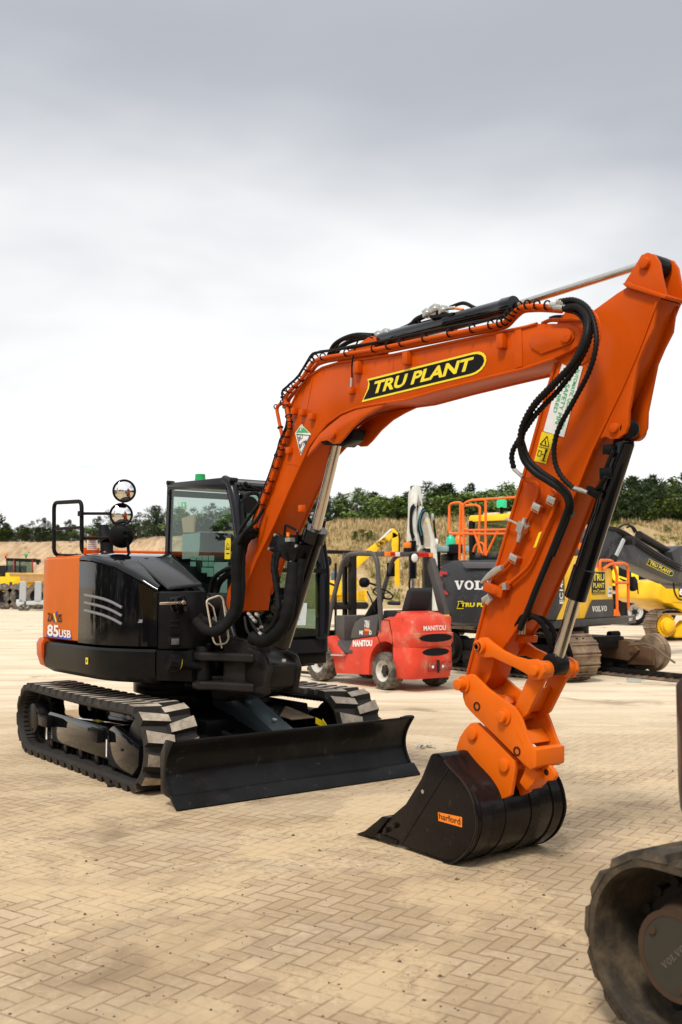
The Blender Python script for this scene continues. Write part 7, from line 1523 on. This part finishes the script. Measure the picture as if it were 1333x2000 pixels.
mb = MB(); mb.box((.9, .5, 2.5), (1.5, 1.1, 1.3)); mb.build('cab', M_GBLK, re_, .08)
mb = MB(); mb.box((0, 0, .8), (3.4, 1.2, .4)); mb.build('chassis', M_DARKST, re_, .05)
for x in (-1.3, 1.3):
    for y in (-1, 1): wheel(re_, (x, y, .5), (0, y, 0), .5, .35, .25, M_TYRE, M_YELP, 18)
mb = MB(); mb.bar((1.2, -.4, 1.9), (2.8, -.4, 4.6), .35, .5); mb.bar((2.7, -.4, 4.5), (5.2, -.4, 5.0), .3, .4); mb.build('boom', M_YELP, re_, .04)
mb = MB(); mb.bar((5.1, -.4, 5.2), (5.6, -.4, 2.6), .28, .35); mb.build('arm', M_YELP, re_, .04)
# ================================================================ SKY, LIGHT, CAMERA
w = bpy.data.worlds.new('World'); scene.world = w; w.use_nodes = True; t = w.node_tree; t.nodes.clear()
out = t.nodes.new('ShaderNodeOutputWorld'); bg = t.nodes.new('ShaderNodeBackground'); sky = t.nodes.new('ShaderNodeTexSky')
sky.sky_type = 'NISHITA'; sky.sun_disc = False; SUN_EL, SUN_AZ = R(52), R(200)
sky.sun_elevation = SUN_EL; sky.sun_rotation = SUN_AZ; sky.air_density = 1.2; sky.dust_density = 3
tc = t.nodes.new('ShaderNodeTexCoord'); sep = t.nodes.new('ShaderNodeSeparateXYZ'); t.links.new(tc.outputs['Generated'], sep.inputs[0])
def mth(op, a, b=0.0, clamp=False):
    n = t.nodes.new('ShaderNodeMath'); n.operation = op; n.use_clamp = clamp
    for i, v in enumerate((a, b)):
        if isinstance(v, bpy.types.NodeSocket): t.links.new(v, n.inputs[i])
        else: n.inputs[i].default_value = v
    return n.outputs[0]
# flat cloud deck: project the view direction onto a plane above
zz = mth('ADD', mth('MAXIMUM', sep.outputs['Z'], 0.0), .14)
cmb = t.nodes.new('ShaderNodeCombineXYZ'); t.links.new(mth('DIVIDE', sep.outputs['X'], zz), cmb.inputs[0]); t.links.new(mth('DIVIDE', sep.outputs['Y'], zz), cmb.inputs[1]); cmb.inputs[2].default_value = 3.7
mp = t.nodes.new('ShaderNodeMapping'); mp.inputs['Rotation'].default_value = (0, 0, R(-25)); mp.inputs['Scale'].default_value = (.50, .56, 1); t.links.new(cmb.outputs[0], mp.inputs[0])
def nz(sc, det, ro, dist):
    n = t.nodes.new('ShaderNodeTexNoise'); t.links.new(mp.outputs[0], n.inputs['Vector']); n.inputs['Scale'].default_value = sc; n.inputs['Detail'].default_value = det; n.inputs['Roughness'].default_value = ro; n.inputs['Distortion'].default_value = dist; return n.outputs['Fac']
cl = mth('ADD', mth('MULTIPLY', nz(.75, 5, .5, .4), .7), mth('MULTIPLY', nz(2.2, 4, .5, .3), .3))
# greyer part way up, bright at horizon; unseen zenith brightened to light the ground
zc = mth('MINIMUM', mth('MULTIPLY', mth('SUBTRACT', sep.outputs['Z'], .24), 2.8), mth('MULTIPLY', mth('SUBTRACT', .72, sep.outputs['Z']), 3.0))
zc = mth('SUBTRACT', zc, mth('MULTIPLY', mth('MAXIMUM', mth('MULTIPLY', sep.outputs['Y'], -1.0), 0.0), 1.2))  # unseen sky behind the camera brightened too, as extra fill
dens = mth('ADD', mth('MULTIPLY', mth('SUBTRACT', cl, .5), 3.0), zc)
mr = t.nodes.new('ShaderNodeMapRange'); mr.interpolation_type = 'SMOOTHSTEP'; t.links.new(dens, mr.inputs[0]); mr.inputs[1].default_value = -.40; mr.inputs[2].default_value = .75
mx = t.nodes.new('ShaderNodeMix'); mx.data_type = 'RGBA'; t.links.new(mr.outputs[0], mx.inputs[0])
mx.inputs[6].default_value = (8.6, 8.6, 8.5, 1); mx.inputs[7].default_value = (3.7, 3.88, 4.25, 1)
m2_ = t.nodes.new('ShaderNodeMix'); m2_.data_type = 'RGBA'; m2_.inputs[0].default_value = .93
t.links.new(sky.outputs[0], m2_.inputs[6]); t.links.new(mx.outputs[2], m2_.inputs[7])
t.links.new(m2_.outputs[2], bg.inputs[0]); bg.inputs[1].default_value = .10; t.links.new(bg.outputs[0], out.inputs[0])
sd = bpy.data.lights.new('sun', 'SUN'); sd.energy = 2.2; sd.angle = R(11); sd.color = (1, .95, .88)
so = bpy.data.objects.new('sun', sd); COL.objects.link(so)
az = SUN_AZ; dirv = Vector((math.sin(az) * math.cos(SUN_EL), math.cos(az) * math.cos(SUN_EL), math.sin(SUN_EL)))
so.rotation_euler = dirv.to_track_quat('Z', 'Y').to_euler(); so.location = (0, 0, 30)
cd = bpy.data.cameras.new('camera'); cam = bpy.data.objects.new('camera', cd); COL.objects.link(cam)
cam.location = (0, 0, CAM_H); cam.rotation_euler = (math.pi / 2 + PT, 0, 0)
cd.sensor_fit = 'VERTICAL'; cd.sensor_height = 36; cd.lens = F_PX / 2000 * 36; cd.clip_end = 5000; cd.clip_start = .05
cd.dof.use_dof = True; cd.dof.focus_distance = 7.6; cd.dof.aperture_fstop = 3.5
scene.camera = cam
scene.view_settings.view_transform = 'Standard'; scene.view_settings.look = 'None'; scene.view_settings.gamma = 1; scene.view_settings.exposure = .42
scene.render.engine = 'CYCLES'
scene.render.resolution_x = 682; scene.render.resolution_y = 1024
